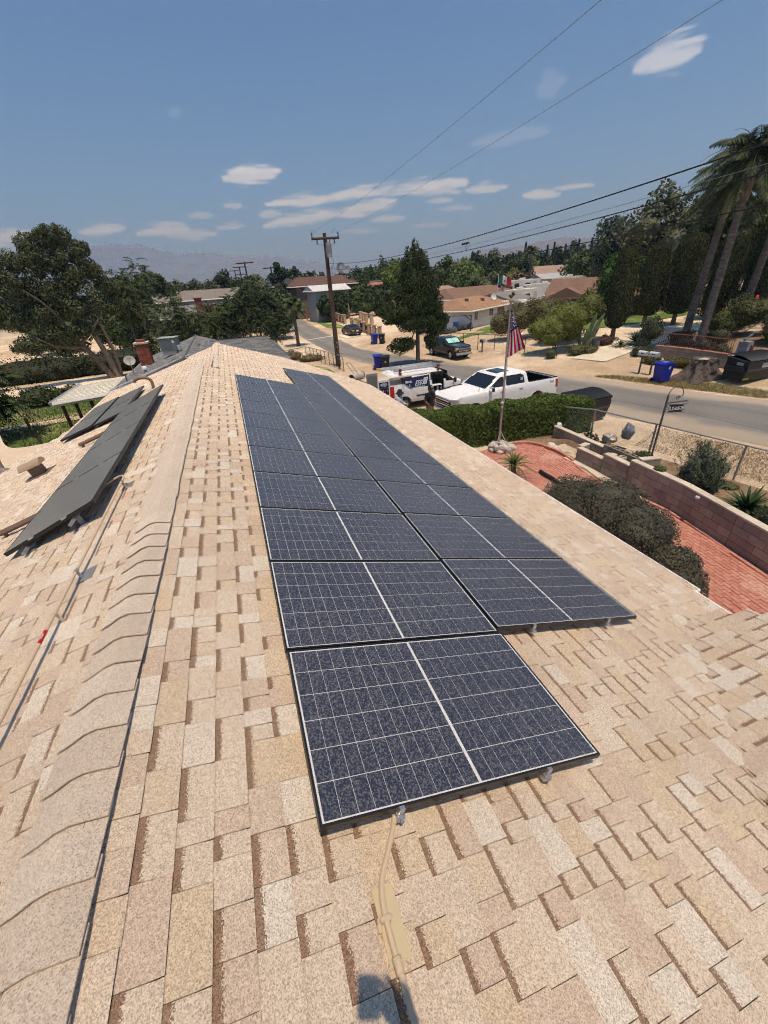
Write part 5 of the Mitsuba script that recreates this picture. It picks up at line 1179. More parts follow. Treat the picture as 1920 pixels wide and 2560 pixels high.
def wheelie_bin(label, x, y, yaw, mt, h=1.1, tag=False):
    k = thing('wheelie_bin', label, 'bin')
    P = placer(x, y, yaw)
    s = h / 1.1
    lo, hi = [(-.27, -.25), (.27, -.25), (.27, .25), (-.27, .25)], [(-.36, -.30), (.38, -.30), (.38, .30), (-.36, .30)]
    def ring(t, g=0): return [((a[0] + (b[0] - a[0]) * t) * s, (a[1] + (b[1] - a[1]) * t) * s) for a, b in zip(lo, hi)]
    m = m3.Manifold.hull_points(np.array([(x_, y_, .05 * s) for x_, y_ in ring(0)] + [(x_, y_, .97 * s) for x_, y_ in ring(1)]))
    m = m - mbox(-.5, .5, -.1 * s, .1 * s, -1, .03)
    part(k, 'body', P(arr(m)), mt)
    part(k, 'rim', P(join([cbox(-.39 * s, .41 * s, -.33 * s, .33 * s, .90 * s, .955 * s, .015)])), mt)
    lid = solid_y([(-.41 * s, .965 * s), (.43 * s, .965 * s), (.44 * s, .99 * s), (.25 * s, 1.05 * s), (-.2 * s, 1.07 * s), (-.41 * s, 1.02 * s)], -.345 * s, .345 * s)
    part(k, 'lid', P(arr(lid)), mt)
    part(k, 'handle', P(tube([(-.42 * s, -.25 * s, .98 * s), (-.46 * s, -.25 * s, 1.0 * s), (-.46 * s, .25 * s, 1.0 * s), (-.42 * s, .25 * s, .98 * s)], .018, 6)), mt)
    for sg in (-1, 1): part(k, 'wheel', P(xf(lathe([(0, -.03), (.12, -.03), (.13, 0), (.12, .03), (0, .03)], 16), (-.30 * s, sg * .29 * s, .13), tilt=rotm([1, 0, 0], 90))), RUBBER, smooth=40)
    if tag:
        a = np.linspace(0, 2 * np.pi, 17)[:-1]
        part(k, 'emblem', P(xf(prism([(math.cos(t) * .085, math.sin(t) * .085) for t in a], 0, .012), ((.335) * s, 0, .70 * s) if tag == 'front' else (.05 * s, -.293 * s, .80 * s), tilt=rotm([0, 1, 0], 83) if tag == 'front' else rotm([1, 0, 0], 95))), mat('emblem', (.62, .63, .63), .5))
        if tag == 'side': part(k, 'lid_label', P(box(-.15 * s, .18 * s, -.15 * s, .12 * s, 1.069 * s, 1.074 * s)), mat('lid_label', (.12, .2, .6), .5))
view = lambda x, y: math.atan2(EYE[1] - y, EYE[0] - x)
wheelie_bin('blue wheeled recycling bin by the two mailboxes at the street edge', 21.95, 15.9, view(21.95, 15.9) + 2.5, BLUE, 1.13, 'side')
wheelie_bin('blue wheeled bin behind a black one, just beyond the white van', 10.05, 29.35, view(10, 29) + .1, BLUE, 1.12)
wheelie_bin('black wheeled bin in front of a blue one, just beyond the white van', 10.40, 28.75, view(10.4, 28.7) + .05, BINBLACK, 1.10, 'front')
wheelie_bin('blue wheeled bin beside a black one, far across the street by the columns', 15.45, 46.6, view(15.4, 46.6) + .3, BLUE, 1.12)
wheelie_bin('black wheeled bin beside a blue one, far across the street by the columns', 16.2, 46.1, view(16.2, 46) - .2, BINBLACK, 1.08, 'front')

def dumpster(label, x, y, yaw, L=1.85, D=1.25, Hf=1.05, Hb=1.3, lidup=0.0, marks=True):
    k = thing('dumpster', label, 'dumpster')
    P = placer(x, y, yaw)
    body = solid_x([(-D / 2 + .12, .12), (D / 2, .12), (D / 2, Hb), (-D / 2, Hf), (-D / 2, Hf * .6)], -L / 2, L / 2) - solid_x([(-D / 2 + .14, .16), (D / 2 - .04, .16), (D / 2 - .04, Hb + .1), (-D / 2 + .04, Hf + .1), (-D / 2 + .04, Hf * .6)], -L / 2 + .03, L / 2 - .03)
    DB = mat('dumpster_black', (.016, .017, .017), .5)
    part(k, 'body', P(arr(body)), DB)
    part(k, 'rim', P(join([bar((-L / 2 - .03, -D / 2, Hf), (-L / 2 - .03, D / 2, Hb), .06), bar((L / 2 + .03, -D / 2, Hf), (L / 2 + .03, D / 2, Hb), .06), bar((-L / 2, -D / 2 - .02, Hf), (L / 2, -D / 2 - .02, Hf), .06)])), DB)
    part(k, 'side_rib', P(join([cbox(-L / 2, L / 2, -D / 2 - .03, -D / 2 + .02, Hf * .58, Hf * .64, .008), cbox(-L / 2 - .03, -L / 2 + .01, -D / 2 + .05, D / 2, .55, .60, .006), cbox(L / 2 - .01, L / 2 + .03, -D / 2 + .05, D / 2, .55, .60, .006)])), mat('dumpster_grey', (.05, .052, .05), .5))
    for sg in (-1, 1): part(k, 'fork_pocket', P(arr(mbox(-D / 2 + .1, D / 2 - .1, -.08, .08, .62, .80).rotate([0, 0, 90]).translate([sg * (L / 2 + .09), 0, 0]))), DB)
    nl = 2
    for q in range(nl):
        x0 = -L / 2 + q * L / 2 + .01; x1 = x0 + L / 2 - .02
        g = np.linspace(0, 1, 12)
        crown = lambda t: (Hf + (Hb - Hf) * t + .05 + .13 * math.sin(t * math.pi * .9) + lidup * (1 - t), -D / 2 - .06 + (D + .08) * t)
        V, F = [], []
        xs = np.linspace(x0, x1, 29)
        for a, xx in enumerate(xs):
            rr_ = .045 * (0.5 - .5 * math.cos(a / 28 * 2 * math.pi * 7))
            for t in g: z, yy = crown(t); V.append((xx, yy, z + rr_))
        n = 12
        for a in range(28):
            for b in range(n - 1): F.append((a * n + b, (a + 1) * n + b, (a + 1) * n + b + 1, a * n + b + 1))
        V = np.array(V); F = np.array(F); m = len(V)
        part(k, 'lid', P((np.vstack([V, V - [0, 0, .015]]), np.vstack([F, F[:, ::-1] + m]))), mat('lid_black', (.022, .023, .025), .3), smooth=30)
    if marks:
        part(k, 'reflector', P(join([box(-L / 2 + .02, -L / 2 + .42, -D / 2 + .075, -D / 2 + .10, .18, .25)])), mat('reflect_yellow', (.5, .33, .03), .4))
        pl_ = part(k, 'label_plate', P(box(-L / 2 - .012, -L / 2 - .004, -.32, .02, Hf - .2, Hf - .06)), mat('label_grey', (.35, .36, .36), .5))
        part(k, 'sign_plate', P(box(-.15, .75, -D / 2 - .006, -D / 2 - .002, Hf * .68, Hf * .90)), mat('label_grey', (.35, .36, .36), .5))
    return k
dumpster('black dumpster with a ribbed lid on the verge at the right edge of the photo', 25.1, 13.55, math.radians(-4), 2.1, 1.15, 1.05, 1.2)
dumpster('black dumpster between the end of the hedge and the chain link fence', 13.75, 12.75, math.radians(5), 1.75, 1.1, 1.0, 1.08, marks=False)

# ---- mailboxes, spreader, bike
def mailbox(label, x, y, yaw, h=1.05, c=None, group=None):
    k = thing('mailbox', label, 'mailbox', group); P = placer(x, y, yaw)
    part(k, 'post', P(bar((0, 0, -.1), (0, 0, h), .09)), mat('weathered_wood', (.13, .11, .09), .9))
    bx = solid_x([(-.11, h), (.11, h), (.11, h + .14)] + [(.11 * math.cos(t), h + .14 + .11 * math.sin(t)) for t in np.linspace(.2, math.pi - .2, 9)] + [(-.11, h + .14)], -.26, .26)
    part(k, 'box', P(arr(bx)), c or mat('mailbox_white', (.62, .63, .64), .4), smooth=30)
    part(k, 'door', P(cbox(.26, .275, -.105, .105, h + .01, h + .22, .004)), mat('mailbox_door', (.42, .43, .44), .4))
    part(k, 'flag', P(cbox(-.05, .1, -.125, -.115, h + .10, h + .14, .002)), BLACK)
mailbox('white mailbox on a dark wooden post, left of two by the blue bin', 22.58, 17.9, view(22.6, 17.9) + .9)
mailbox('white mailbox on a post, right of two, close to the blue bin', 22.75, 17.3, view(22.6, 17.9) + .9)
mailbox('dark grey mailbox on a short post on the dirt bank across the street', 19.3, 30.05, view(19, 30) + .6, .72, mat('mailbox_grey', (.10, .10, .10), .5))
k = thing('lawn_roller', 'white drum with two long metal handles standing on the dirt near the van', 'drum cart')
P = placer(7.65, 26.8, .6)
part(k, 'drum', P(tube([(-.55, 0, .24), (.55, 0, .24)], .20, 16)), mat('drum_white', (.45, .43, .41), .5), smooth=40)
part(k, 'drum_end', P(join([tube([(-.60, 0, .24), (-.55, 0, .24)], .22, 16), tube([(.55, 0, .24), (.60, 0, .24)], .22, 16)])), BLACK, smooth=40)
part(k, 'handle', P(join([tube([(-.2, 0, .3), (-.55, .35, 1.15), (-.6, .38, 1.2)], .025, 6), tube([(.2, 0, .3), (-.2, .35, 1.15), (-.6, .38, 1.2)], .025, 6), tube([(-.3, .15, .65), (.05, .15, .65)], .02, 6), tube([(.6, 0, .2), (.85, -.25, .02)], .03, 6)])), mat('handle_grey', (.33, .33, .33), .5), smooth=40)
k = thing('bicycle', 'bicycle leaning against the foot of the utility pole', 'bicycle')
P = placer(7.75, 32.0, 1.35)
for xx in (-.5, .5):
    t = np.linspace(0, 2 * np.pi, 25)
    part(k, 'wheel', P(join([tube([(xx + .32 * math.cos(a), 0, .33 + .32 * math.sin(a)) for a in t], .022, 6, False)] + [tube([(xx, 0, .33), (xx + .31 * math.cos(a), 0, .33 + .31 * math.sin(a))], .004, 3) for a in t[::2]])), RUBBER)
part(k, 'frame', P(join([tube([(-.5, 0, .33), (-.08, 0, .30), (.36, 0, .75), (-.22, 0, .78), (-.08, 0, .30)], .022, 6), tube([(-.5, 0, .33), (-.2, 0, .76), (-.26, 0, .92)], .018, 6), tube([(.5, 0, .33), (.36, 0, .75), (.33, 0, .98)], .02, 6)])), mat('bike_grey', (.25, .27, .3), .4))
part(k, 'handlebar', P(tube([(.4, -.28, 1.0), (.33, -.1, 1.0), (.33, .1, 1.0), (.4, .28, 1.0)], .016, 6)), BLACK)
part(k, 'saddle', P(cbox(-.4, -.16, -.07, .07, .92, .98, .025)), BLACK)

# ------------------------------------------------------------------ people
def hand_bones(wrist, d, side, r=.009):
    """Palm and five bent fingers from the wrist along d; side: the direction of the thumb."""
    d = np.array(d, float) / np.linalg.norm(d); s = np.array(side, float); s -= d * (s @ d); s /= np.linalg.norm(s); n = np.cross(d, s)
    w = np.array(wrist, float); o = []
    for q, ll in enumerate((.070, .080, .075, .058)):
        off = s * (.030 - q * .020)
        kn = w + d * .085 + off
        o += [(w + off * .6, .017, kn, .0135), (kn, .0105, kn + d * ll * .5 + n * .008, .0095), (kn + d * ll * .5 + n * .008, .0095, kn + d * ll * .85 + n * .028, .008)]
    th = w + d * .03 + s * .03
    o += [(w + d * .02 + s * .012, .016, th, .0125), (th, .0115, th + d * .035 + s * .02 + n * .01, .010), (th + d * .035 + s * .02 + n * .01, .010, th + d * .06 + s * .022 + n * .02, .0085)]
    return o
def person(label, x, y, z, yaw, H, skin, shirt, pants, hat, pose, long_sleeve=False, hair=(.03, .022, .018), bag=False, shoe=(.03, .03, .03), extra=None, group=None):
    k = thing('person', label, 'person', group)
    P = lambda m: xf(m, (x, y, z), yaw, H / 1.75)
    J = dict(pel=(0, 0, .95), wai=(0, 0, 1.08), che=(.01, 0, 1.30), nek=(.005, 0, 1.48), hed=(.03, 0, 1.63))
    J = {a: np.array(b) for a, b in J.items()}
    legs = {}
    for s, nm in ((1, 'l'), (-1, 'r')):
        legs[nm] = [np.array(q, float) for q in pose.get('leg_' + nm, ((0, .10 * s, .92), (.02, .11 * s, .50), (-.02, .12 * s, .09), (.13, .14 * s, .035)))]
    arms = {}
    for s, nm in ((1, 'l'), (-1, 'r')):
        arms[nm] = [np.array(q, float) for q in pose['arm_' + nm]]     # shoulder, elbow, wrist, fingertip direction
    head = [(J['hed'] + [0, 0, .025], .100, J['hed'] + [.028, 0, -.065], .068), (J['nek'] - [0, 0, .05], .06, J['hed'] - [0, 0, .06], .056),
            (J['hed'] + [.09, 0, -.01], .018, J['hed'] + [.118, 0, -.038], .015), (J['hed'] + [.085, .035, -.01], .02, J['hed'] + [.085, -.035, -.01], .02), (J['hed'] + [.07, 0, -.10], .03, J['hed'] + [.08, 0, -.09], .028),
            (J['hed'] + [0, .098, .01], .022, J['hed'] + [-.01, .104, -.03], .018), (J['hed'] + [0, -.098, .01], .022, J['hed'] + [-.01, -.104, -.03], .018)]
    torso = [(J['pel'] + [0, .08, 0], .115, J['pel'] - [0, .08, 0], .115), (J['pel'], .14, J['wai'], .125), (J['wai'], .125, J['che'], .14), (J['che'] + [0, .09, .03], .115, J['che'] - [0, .09, -.03], .115), (J['che'] + [0, 0, .08], .1, J['nek'], .062)]
    arm, leg, sleeves, trous = [], [], [], []
    for s, nm in ((1, 'l'), (-1, 'r')):
        a = arms[nm]
        arm += [(J['che'] + [0, .10 * s, .08], .07, a[0], .062), (a[0], .056, a[1], .044), (a[1], .044, a[2], .030)] + hand_bones(a[2], a[3], (0.3, -s, .2) if abs(a[3][0]) < .9 else (0, -s, .3))
        sl_end = a[1] + (a[2] - a[1]) * .9 if long_sleeve else a[0] + (a[1] - a[0]) * .72
        sleeves += [(J['che'] + [0, .10 * s, .08], .085, a[0], .074), (a[0], .070, a[1] if long_sleeve else sl_end, .060 if not long_sleeve else .056)]
        if long_sleeve: sleeves.append((a[1], .056, sl_end, .043))
        l = legs[nm]
        leg += [(l[0], .09, l[1], .062), (l[1], .06, l[2], .042), (l[2], .04, l[3], .035)]
        trous += [(l[0] + [0, 0, .02], .105, l[1], .080), (l[1], .080, l[2] + [0, 0, .03], .068)]
    body = limb_mesh(head + torso + arm + leg, .022, 6)
    b = part(k, 'body', P(body), mat('skin_%d' % int(skin[0] * 1000), skin, .6), smooth=True)
    for s in (1, -1):
        part(k, 'eye', P(ball(J['hed'] + [.098, .033 * s, .0], .009, 1)), BLACK)
    part(k, 'mouth', P(tube([J['hed'] + [.100, .022, -.072], J['hed'] + [.105, 0, -.074], J['hed'] + [.100, -.022, -.072]], .006, 5)), mat('lip', (.25, .09, .07), .6))
    tl = [(a_, ra + .016, b_, rb + .016) for a_, ra, b_, rb in torso[1:4]] + [(J['pel'] + [0, .07, .0], .135, J['pel'] - [0, .07, 0], .135), (J['che'] + [0, 0, .08], .112, J['nek'] - [0, 0, .03], .075)]
    part(k, 'shirt', P(limb_mesh(tl + sleeves, .03, 5)), mat('cloth_%d_%d' % (int(shirt[0] * 1000), int(shirt[2] * 1000)), shirt, .9), smooth=True)
    part(k, 'trousers', P(limb_mesh(trous + [(J['pel'] + [0, .07, -.02], .128, J['pel'] - [0, .07, .02], .128)], .035, 5)), mat('cloth_%d_%d' % (int(pants[0] * 1000), int(pants[2] * 1000)), pants, .9), smooth=True)
    for nm in 'lr':
        l = legs[nm]; part(k, 'shoe', P(limb_mesh([(l[2] - [.03, 0, .04], .048, l[3] + [.05, 0, .0], .04)], .03, 3)), mat('shoe_%d' % int(shoe[0] * 1000), shoe, .7), smooth=True)
    part(k, 'hair', P(limb_mesh([(J['hed'] + [-.025, 0, .035], .100, J['hed'] + [-.05, 0, -.05], .075)], .03, 4)), mat('hair_%d' % int(hair[0] * 1000), hair, .7), smooth=True)
    hc = J['hed'] + [0, 0, .045]
    hm = mat('hat_%d_%d' % (int(hat[1][0] * 1000), int(hat[1][2] * 1000)), hat[1], .85)
    if hat[0] == 'cap':
        h_ = part(k, 'cap', P(xf(lathe([(0, .112), (.05, .105), (.09, .07), (.112, .01), (.113, -.01), (.104, -.01), (0, .09)], 20), hc)), hm, smooth=50)
        br = solid_z([(.06, -.085), (.14, -.08), (.19, -.045), (.205, 0), (.19, .045), (.14, .08), (.06, .085)], -.008, .006)
        part(h_, 'visor', P(xf(br, hc + [0, 0, -.005], tilt=rotm([0, 1, 0], 8))), hm)
        part(h_, 'badge', P(xf(cbox(.0, .012, -.03, .03, -.02, .025, .004), hc + [.098, 0, .04], tilt=rotm([0, 1, 0], -20))), LOGO)
    else:
        h_ = part(k, 'bucket_hat', P(xf(lathe([(0, .115), (.07, .11), (.10, .08), (.112, .0), (.17, -.045), (.20, -.075), (.195, -.08), (.165, -.055), (.105, -.012), (0, .1)], 24), hc)), hm, smooth=50)
    if bag: part(k, 'bag', P(limb_mesh([((-.17, .05, 1.25), .09, (-.17, -.05, 1.0), .10)], .04, 4)), BLACK, smooth=True)
    return k, P
Zp = lambda x, y: G(x, y) + .01
person('man in a black cap, dark T shirt and khaki trousers standing before the white pickup', 7.72, 15.35, Zp(7.7, 15.3), view(7.7, 15.3) + .75, 1.76, (.24, .12, .075), (.022, .022, .025), (.28, .20, .12), ('cap', (.018, .018, .02)),
    dict(arm_l=((0, .20, 1.42), (.04, .25, 1.14), (.20, .17, .98), (.5, -.2, -.8)), arm_r=((0, -.20, 1.42), (-.02, -.25, 1.13), (.18, -.18, .95), (.6, .2, -.7))))
person('woman in a wide dark hat and white long sleeved top beside the van', 6.45, 15.75, Zp(6.4, 15.7), view(6.5, 15.8) + 1.25, 1.66, (.30, .17, .11), (.62, .63, .68), (.05, .06, .10), ('bucket', (.016, .018, .035)),
    dict(arm_l=((0, .18, 1.41), (.05, .23, 1.15), (.25, .14, 1.08), (.8, -.3, .1)), arm_r=((0, -.18, 1.41), (.02, -.23, 1.14), (.22, -.15, 1.02), (.8, .3, 0))), long_sleeve=True, bag=True)
# the photographer stands on the roof behind the camera, phone held up: only the shadow falls into view
k, P = person('photographer in a cap standing on the roof ridge behind the camera, one arm stretched out with a phone', .45, -1.42, .163 - (.45 + .95) * math.tan(PH) + .03, math.pi / 2, 1.85, (.28, .16, .10), (.10, .11, .13), (.06, .06, .07), ('cap', (.03, .03, .04)),
    dict(arm_l=((.02, .20, 1.44), (.20, .25, 1.68), (.33, .225, 1.955), (.5, .4, .75)), arm_r=((.0, -.20, 1.42), (-.03, -.25, 1.14), (.08, -.24, .90), (.2, .1, -.9)), leg_l=((0, .10, .92), (.03, .14, .50), (-.02, .16, .13), (.13, .18, .075)), leg_r=((0, -.10, .92), (.03, -.13, .47), (-.02, -.14, .06), (.13, -.15, .005))))
fw_ = fwd; rt_ = rgt; up_ = upv
ph_c = EYE - fw_ * .020 + rt_ * (.030) - up_ * .052
R_ = np.stack([rt_, up_, -fw_], 1)
k = thing('phone', 'dark phone held up by the photographer on the roof', 'phone')
part(k, 'case', (arr(cbox(-.039, .039, -.078, .078, -.005, .005, .004))[0] @ R_.T + ph_c, arr(cbox(-.039, .039, -.078, .078, -.005, .005, .004))[1]), BLACK)
part(k, 'screen', (arr(box(-.035, .035, -.074, .074, .0051, .0056))[0] @ R_.T + ph_c, box(0, 1, 0, 1, 0, 1)[1]), GLASS)
# ------------------------------------------------------------------ plants
def unit(v): return v / (np.linalg.norm(v, axis=-1, keepdims=True) + 1e-12)
def leaves(pts, nrm, size, aspect, rng, base, jit=.35, spread=.7, clump=1.0, droop=0.0, warm=None):
    """One rhombic leaf per point; colour varies leaf by leaf and by clump."""
    n = len(pts)
    N = unit(nrm + rng.normal(0, spread, (n, 3)))
    t = unit(np.cross(N, unit(rng.normal(0, 1, (n, 3)))) + [0, 0, -droop]); b = np.cross(N, t)
    L_ = size * rng.uniform(.65, 1.35, (n, 1)); W = L_ * aspect
    v = np.stack([pts - t * L_ * .5, pts + b * W * .5, pts + t * L_ * .5, pts - b * W * .5], 1)
    f = np.arange(n)[:, None, None] * 4 + np.array([[0, 1, 2], [0, 2, 3]])
    k = meshkit.noise(pts / clump + 31.7)
    c = np.array(base) * (1 + jit * (rng.random((n, 1)) - .5) * 1.6) * (.65 + .7 * k[:, None])
    if warm is not None:
        w = (rng.random((n, 1)) < warm[1]) * rng.random((n, 1)); c = c * (1 - w) + np.array(warm[0]) * w
    return v.reshape(-1, 3), f.reshape(-1, 3), np.repeat(np.clip(c, 0.004, 1), 4, 0)
def merge(parts):
    V, F, C_, n = [], [], [], 0
    for v, f, c in parts: V.append(v); F.append(f + n); C_.append(c); n += len(v)
    return np.vstack(V), np.vstack(F), np.vstack(C_)
def in_lobes(lobes, n, rng, shell=.55):
    """Points through ellipsoid lobes ((x,y,z),(rx,ry,rz)), denser to their outside, and the outward directions."""
    vol = np.array([np.prod(r) ** (2 / 3) for _, r in lobes]); cnt = rng.multinomial(n, vol / vol.sum())
    P, N = [], []
    for (c, r), m in zip(lobes, cnt):
        d = unit(rng.normal(0, 1, (m, 3))); rad = (shell + (1 - shell) * rng.random((m, 1)) ** .6)
        bump = .78 + .44 * meshkit.fbm(d * 2.1 + np.array(c) * .7, 3)[:, None]
        P.append(np.array(c) + d * rad * bump * np.array(r)); N.append(unit(d / np.array(r)))
    return np.vstack(P), np.vstack(N)
def blob(c, r, rng, sub=2, rough=.5):
    v, f = ball((0, 0, 0), 1.0, sub)
    return v * (1 - rough / 2 + rough * meshkit.fbm(v * 1.9 + np.array(c), 3)[:, None]) * np.array(r) + c, f
def limbs(trunk, tips, r0, rng, r1=.02):
    """Tapered trunk along its points and a bent limb from it to each tip."""
    trunk = np.array(trunk, float); o = [tube(curve(trunk, 10) if len(trunk) > 2 else trunk, np.linspace(r0, r0 * .55, 10 if len(trunk) > 2 else 2), 8)]
    for tip in tips:
        tip = np.array(tip, float); q = rng.uniform(.55, 1.0); a = trunk[0] + (trunk[-1] - trunk[0]) * q if len(trunk) == 2 else curve(trunk, 20)[int(q * 19)]
        mid = (a + tip) / 2 + rng.normal(0, .12, 3) * np.linalg.norm(tip - a) + [0, 0, .08 * np.linalg.norm(tip - a)]
        o.append(tube(curve([a, mid, tip], 7), np.linspace(r0 * .45, r1, 7), 6))
    return join(o)
GREEN = dict(dark=(.036, .052, .019), olive=(.085, .094, .048), mid=(.056, .078, .024), bright=(.10, .145, .030), grey=(.085, .095, .062), yellow=(.22, .20, .045), brown=(.12, .085, .05), conifer=(.022, .034, .014), blue=(.05, .07, .045), citrus=(.085, .12, .022))
GREEN = {k_: tuple(min(.3, 1.35 * v_) for v_ in c_) for k_, c_ in GREEN.items()}
def sublobes(lobes, rng, k=6, f=.5):
    o = list(lobes)
    for c, r in lobes:
        for _ in range(k):
            d = unit(rng.normal(0, 1, 3)); d[2] = d[2] * .8 + .15
            o.append((tuple(np.array(c) + d * np.array(r) * rng.uniform(.7, 1.0)), tuple(np.array(r) * f * rng.uniform(.6, 1.1))))
    return o
def broad_tree(name, label, x, y, h, w, col='mid', n=2500, size=.35, seed=0, trunk=None, group=None, lobes=None, cat='tree', base_z=None, low=.22, warm=None, aspect=.6, d=None, core=True, shell=.55, droop=0.0, clump=None):
    rng = np.random.default_rng(seed + 1000)
    z = G(x, y) if base_z is None else base_z
    k = thing(name, label, cat, group)
    d = w if d is None else d
    if lobes is None:
        m = 7 + int(rng.integers(0, 4)); lobes = []
        for q in range(m):
            a = q * 2.4 + rng.uniform(-.4, .4); t = (q + .5) / m
            rr_ = w * .5 * (.30 + .33 * math.sin(math.pi * min(1, t * .9 + .12))) ; zz = z + h * (low + (1 - low) * (.25 + .62 * t))
            off = w * .5 * .55 * math.sin(math.pi * (t * .8 + .2))
            lobes.append(((x + math.cos(a) * off, y + math.sin(a) * off * d / w, zz), (rr_ * rng.uniform(.8, 1.15), rr_ * rng.uniform(.8, 1.15), rr_ * rng.uniform(.65, .95) * min(1.3, h / w + .2))))
    P, N = in_lobes(sublobes(lobes, rng), n, rng, shell)
    v, f, c = leaves(P, N, size, aspect, rng, GREEN[col] if isinstance(col, str) else col, warm=warm, clump=clump or max(.5, w * .11), droop=droop)
    if core:
        cs = []
        for q, (c_, r_) in enumerate(lobes):
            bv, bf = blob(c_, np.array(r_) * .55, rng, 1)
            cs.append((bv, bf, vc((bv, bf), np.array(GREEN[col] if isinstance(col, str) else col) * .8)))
        v, f, c = merge([(v, f, c)] + cs)
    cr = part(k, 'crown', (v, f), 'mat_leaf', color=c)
    tr = trunk or [(x, y, z - .1), (x + rng.uniform(-.05, .05) * h, y, z + h * .45)]
    part(k, 'trunk', limbs(tr, [np.array(c_) - [0, 0, r_[2] * .3] for c_, r_ in lobes[::max(1, len(lobes) // 5)]], max(.06, h * .022), rng), 'mat_bark', smooth=60)
    return k
def frond_set(origins, dirs, length, nleaf, rng, base, leaflen, leafw, droop, jit=.3, arch=.5):
    """Feathery leaves: a bending midrib with a row of leaflets on both sides."""
    n = len(origins); V, F, C_ = [], [], []
    s = np.linspace(.06, 1, nleaf)
    up = np.array([0, 0, 1.0])
    d = unit(dirs); L_ = length * rng.uniform(.75, 1.2, (n, 1, 1))
    side = unit(np.cross(d, up) + rng.normal(0, .05, (n, 3)))
    rib = origins[:, None] + d[:, None] * (L_ * s[None, :, None]) + up * (-droop * L_ * (s ** 2)[None, :, None])
    tang = unit(np.gradient(rib, axis=1)); nor = unit(np.cross(side[:, None] + 0 * tang, tang))
    prof = (np.sin(np.pi * (.12 + .83 * s)) ** .7)[None, :, None]
    for sg in (1, -1):
        tip = unit(side[:, None] * sg + tang * .55 - up * arch * rng.uniform(.5, 1.2, (n, nleaf, 1))) * leaflen * prof * rng.uniform(.8, 1.15, (n, nleaf, 1))
        wv = tang * leafw * .5
        a = rib; q = np.stack([a, a + tip * .45 + wv, a + tip, a + tip * .45 - wv], 2).reshape(-1, 3)
        V.append(q)
    m = n * nleaf
    f = (np.arange(m)[:, None, None] * 4 + np.array([[0, 1, 2], [0, 2, 3]])).reshape(-1, 3)
    col = np.array(base) * (1 + jit * (rng.random((n, 1, 1)) - .5) * 1.6) * (1 + .2 * (rng.random((n, nleaf, 1)) - .5))
    c = np.repeat(col.reshape(-1, 3), 4, 0)
    return np.vstack(V), np.vstack([f, f + 4 * m]), np.clip(np.vstack([c, c]), .003, 1)
def pinnate_tree(name, label, x, y, h, w, seed, n=420, base=(.045, .062, .020), leaf=.17, length=.75, warm=None, trunks=None, group=None, cat='tree', low=.25, lobes=None, droop=.45, nleaf=9):
    rng = np.random.default_rng(seed + 500); z = G(x, y); k = thing(name, label, cat, group)
    if lobes is None:
        lobes = [((x + rng.uniform(-.28, .28) * w, y + rng.uniform(-.28, .28) * w, z + h * (low + (.9 - low) * t)), (w * .30, w * .30, h * .17)) for t in np.linspace(.1, 1, 8)]
    P, N = in_lobes(lobes, n, rng, .25)
    d = unit(N * [1, 1, .35] + rng.normal(0, .35, (n, 3)) + [0, 0, .12])
    sets = [frond_set(P - d * length * .35, d, length, nleaf, rng, base, leaf * 1.5, leaf * .62, droop, arch=.8)]
    if warm is not None:
        i = rng.choice(n, warm[1], replace=False); Pw = P[i] + N[i] * .15
        sets.append(leaves(np.repeat(Pw, 26, 0) + rng.normal(0, .13, (26 * len(i), 3)), np.repeat(N[i], 26, 0), .09, .7, rng, warm[0]))
    v, f, c = merge(sets)
    part(k, 'crown', (v, f), 'mat_leaf', color=c)
    trunks = trunks or [[(x, y, z - .1), (x + .1, y, z + h * .5), (x, y, z + h * .85)]]
    part(k, 'trunk', join([limbs(t, [np.array(c_) for c_, _ in lobes[q::len(trunks)]], max(.05, h * .016), rng) for q, t in enumerate(trunks)]), 'mat_bark', smooth=60)
    return k
def column_tree(name, label, x, y, h, w, seed, col=(.040, .052, .020), n=9000, size=.14, stem=.14, top=.72, group=None, warm=None, lean=0.0, cat='tree'):
    """A clipped upright cypress: bare stem, then a tall rough column of upright sprays."""
    rng = np.random.default_rng(seed); z = G(x, y); k = thing(name, label, cat, group)
    t = rng.random(n); th = rng.uniform(0, 2 * np.pi, n)
    prof = lambda t: np.interp(t, [0, .05, .2, .55, .9, .97, 1.0], [.35, .72, .98, 1.0, top, top * .8, .25])
    rad = w / 2 * prof(t) * (.78 + .42 * meshkit.fbm(np.c_[np.cos(th) * 2.2, np.sin(th) * 2.2, t * h * .7 + seed], 4)) * np.where(rng.random(n) < .8, 1, rng.random(n) ** .3)
    zz = z + h * (stem + (1 - stem) * t)
    P = np.c_[x + rad * np.cos(th) + lean * t, y + rad * np.sin(th), zz]
    N = np.c_[np.cos(th), np.sin(th), .25 + 0 * th]
    v, f, c = leaves(P, N, size, .42, rng, col, spread=.6, clump=.35, droop=-1.2, warm=warm, jit=.55)
    g = np.linspace(0, 1, 14); a = np.linspace(0, 2 * np.pi, 17)[:-1]
    core = lathe([(0, z + h * stem)] + [(w / 2 * .74 * prof(q), z + h * (stem + (1 - stem) * q)) for q in g] + [(0, z + h * .985)], 18)
    cv, cf = arr(core); cv = cv + [x, y, 0]; cv[:, 0] += lean * np.clip((cv[:, 2] - z) / h, 0, 1)
    v, f, c = merge([(v, f, c), (cv, cf, vc((cv, cf), np.array(col) * .8))])
    part(k, 'crown', (v, f), 'mat_leaf', color=c)
    part(k, 'trunk', tube([(x, y, z - .1), (x + lean * .05, y, z + h * stem * .6), (x, y, z + h * (stem + .12))], [.20, .16, .13], 8), 'mat_bark', smooth=60)
    return k
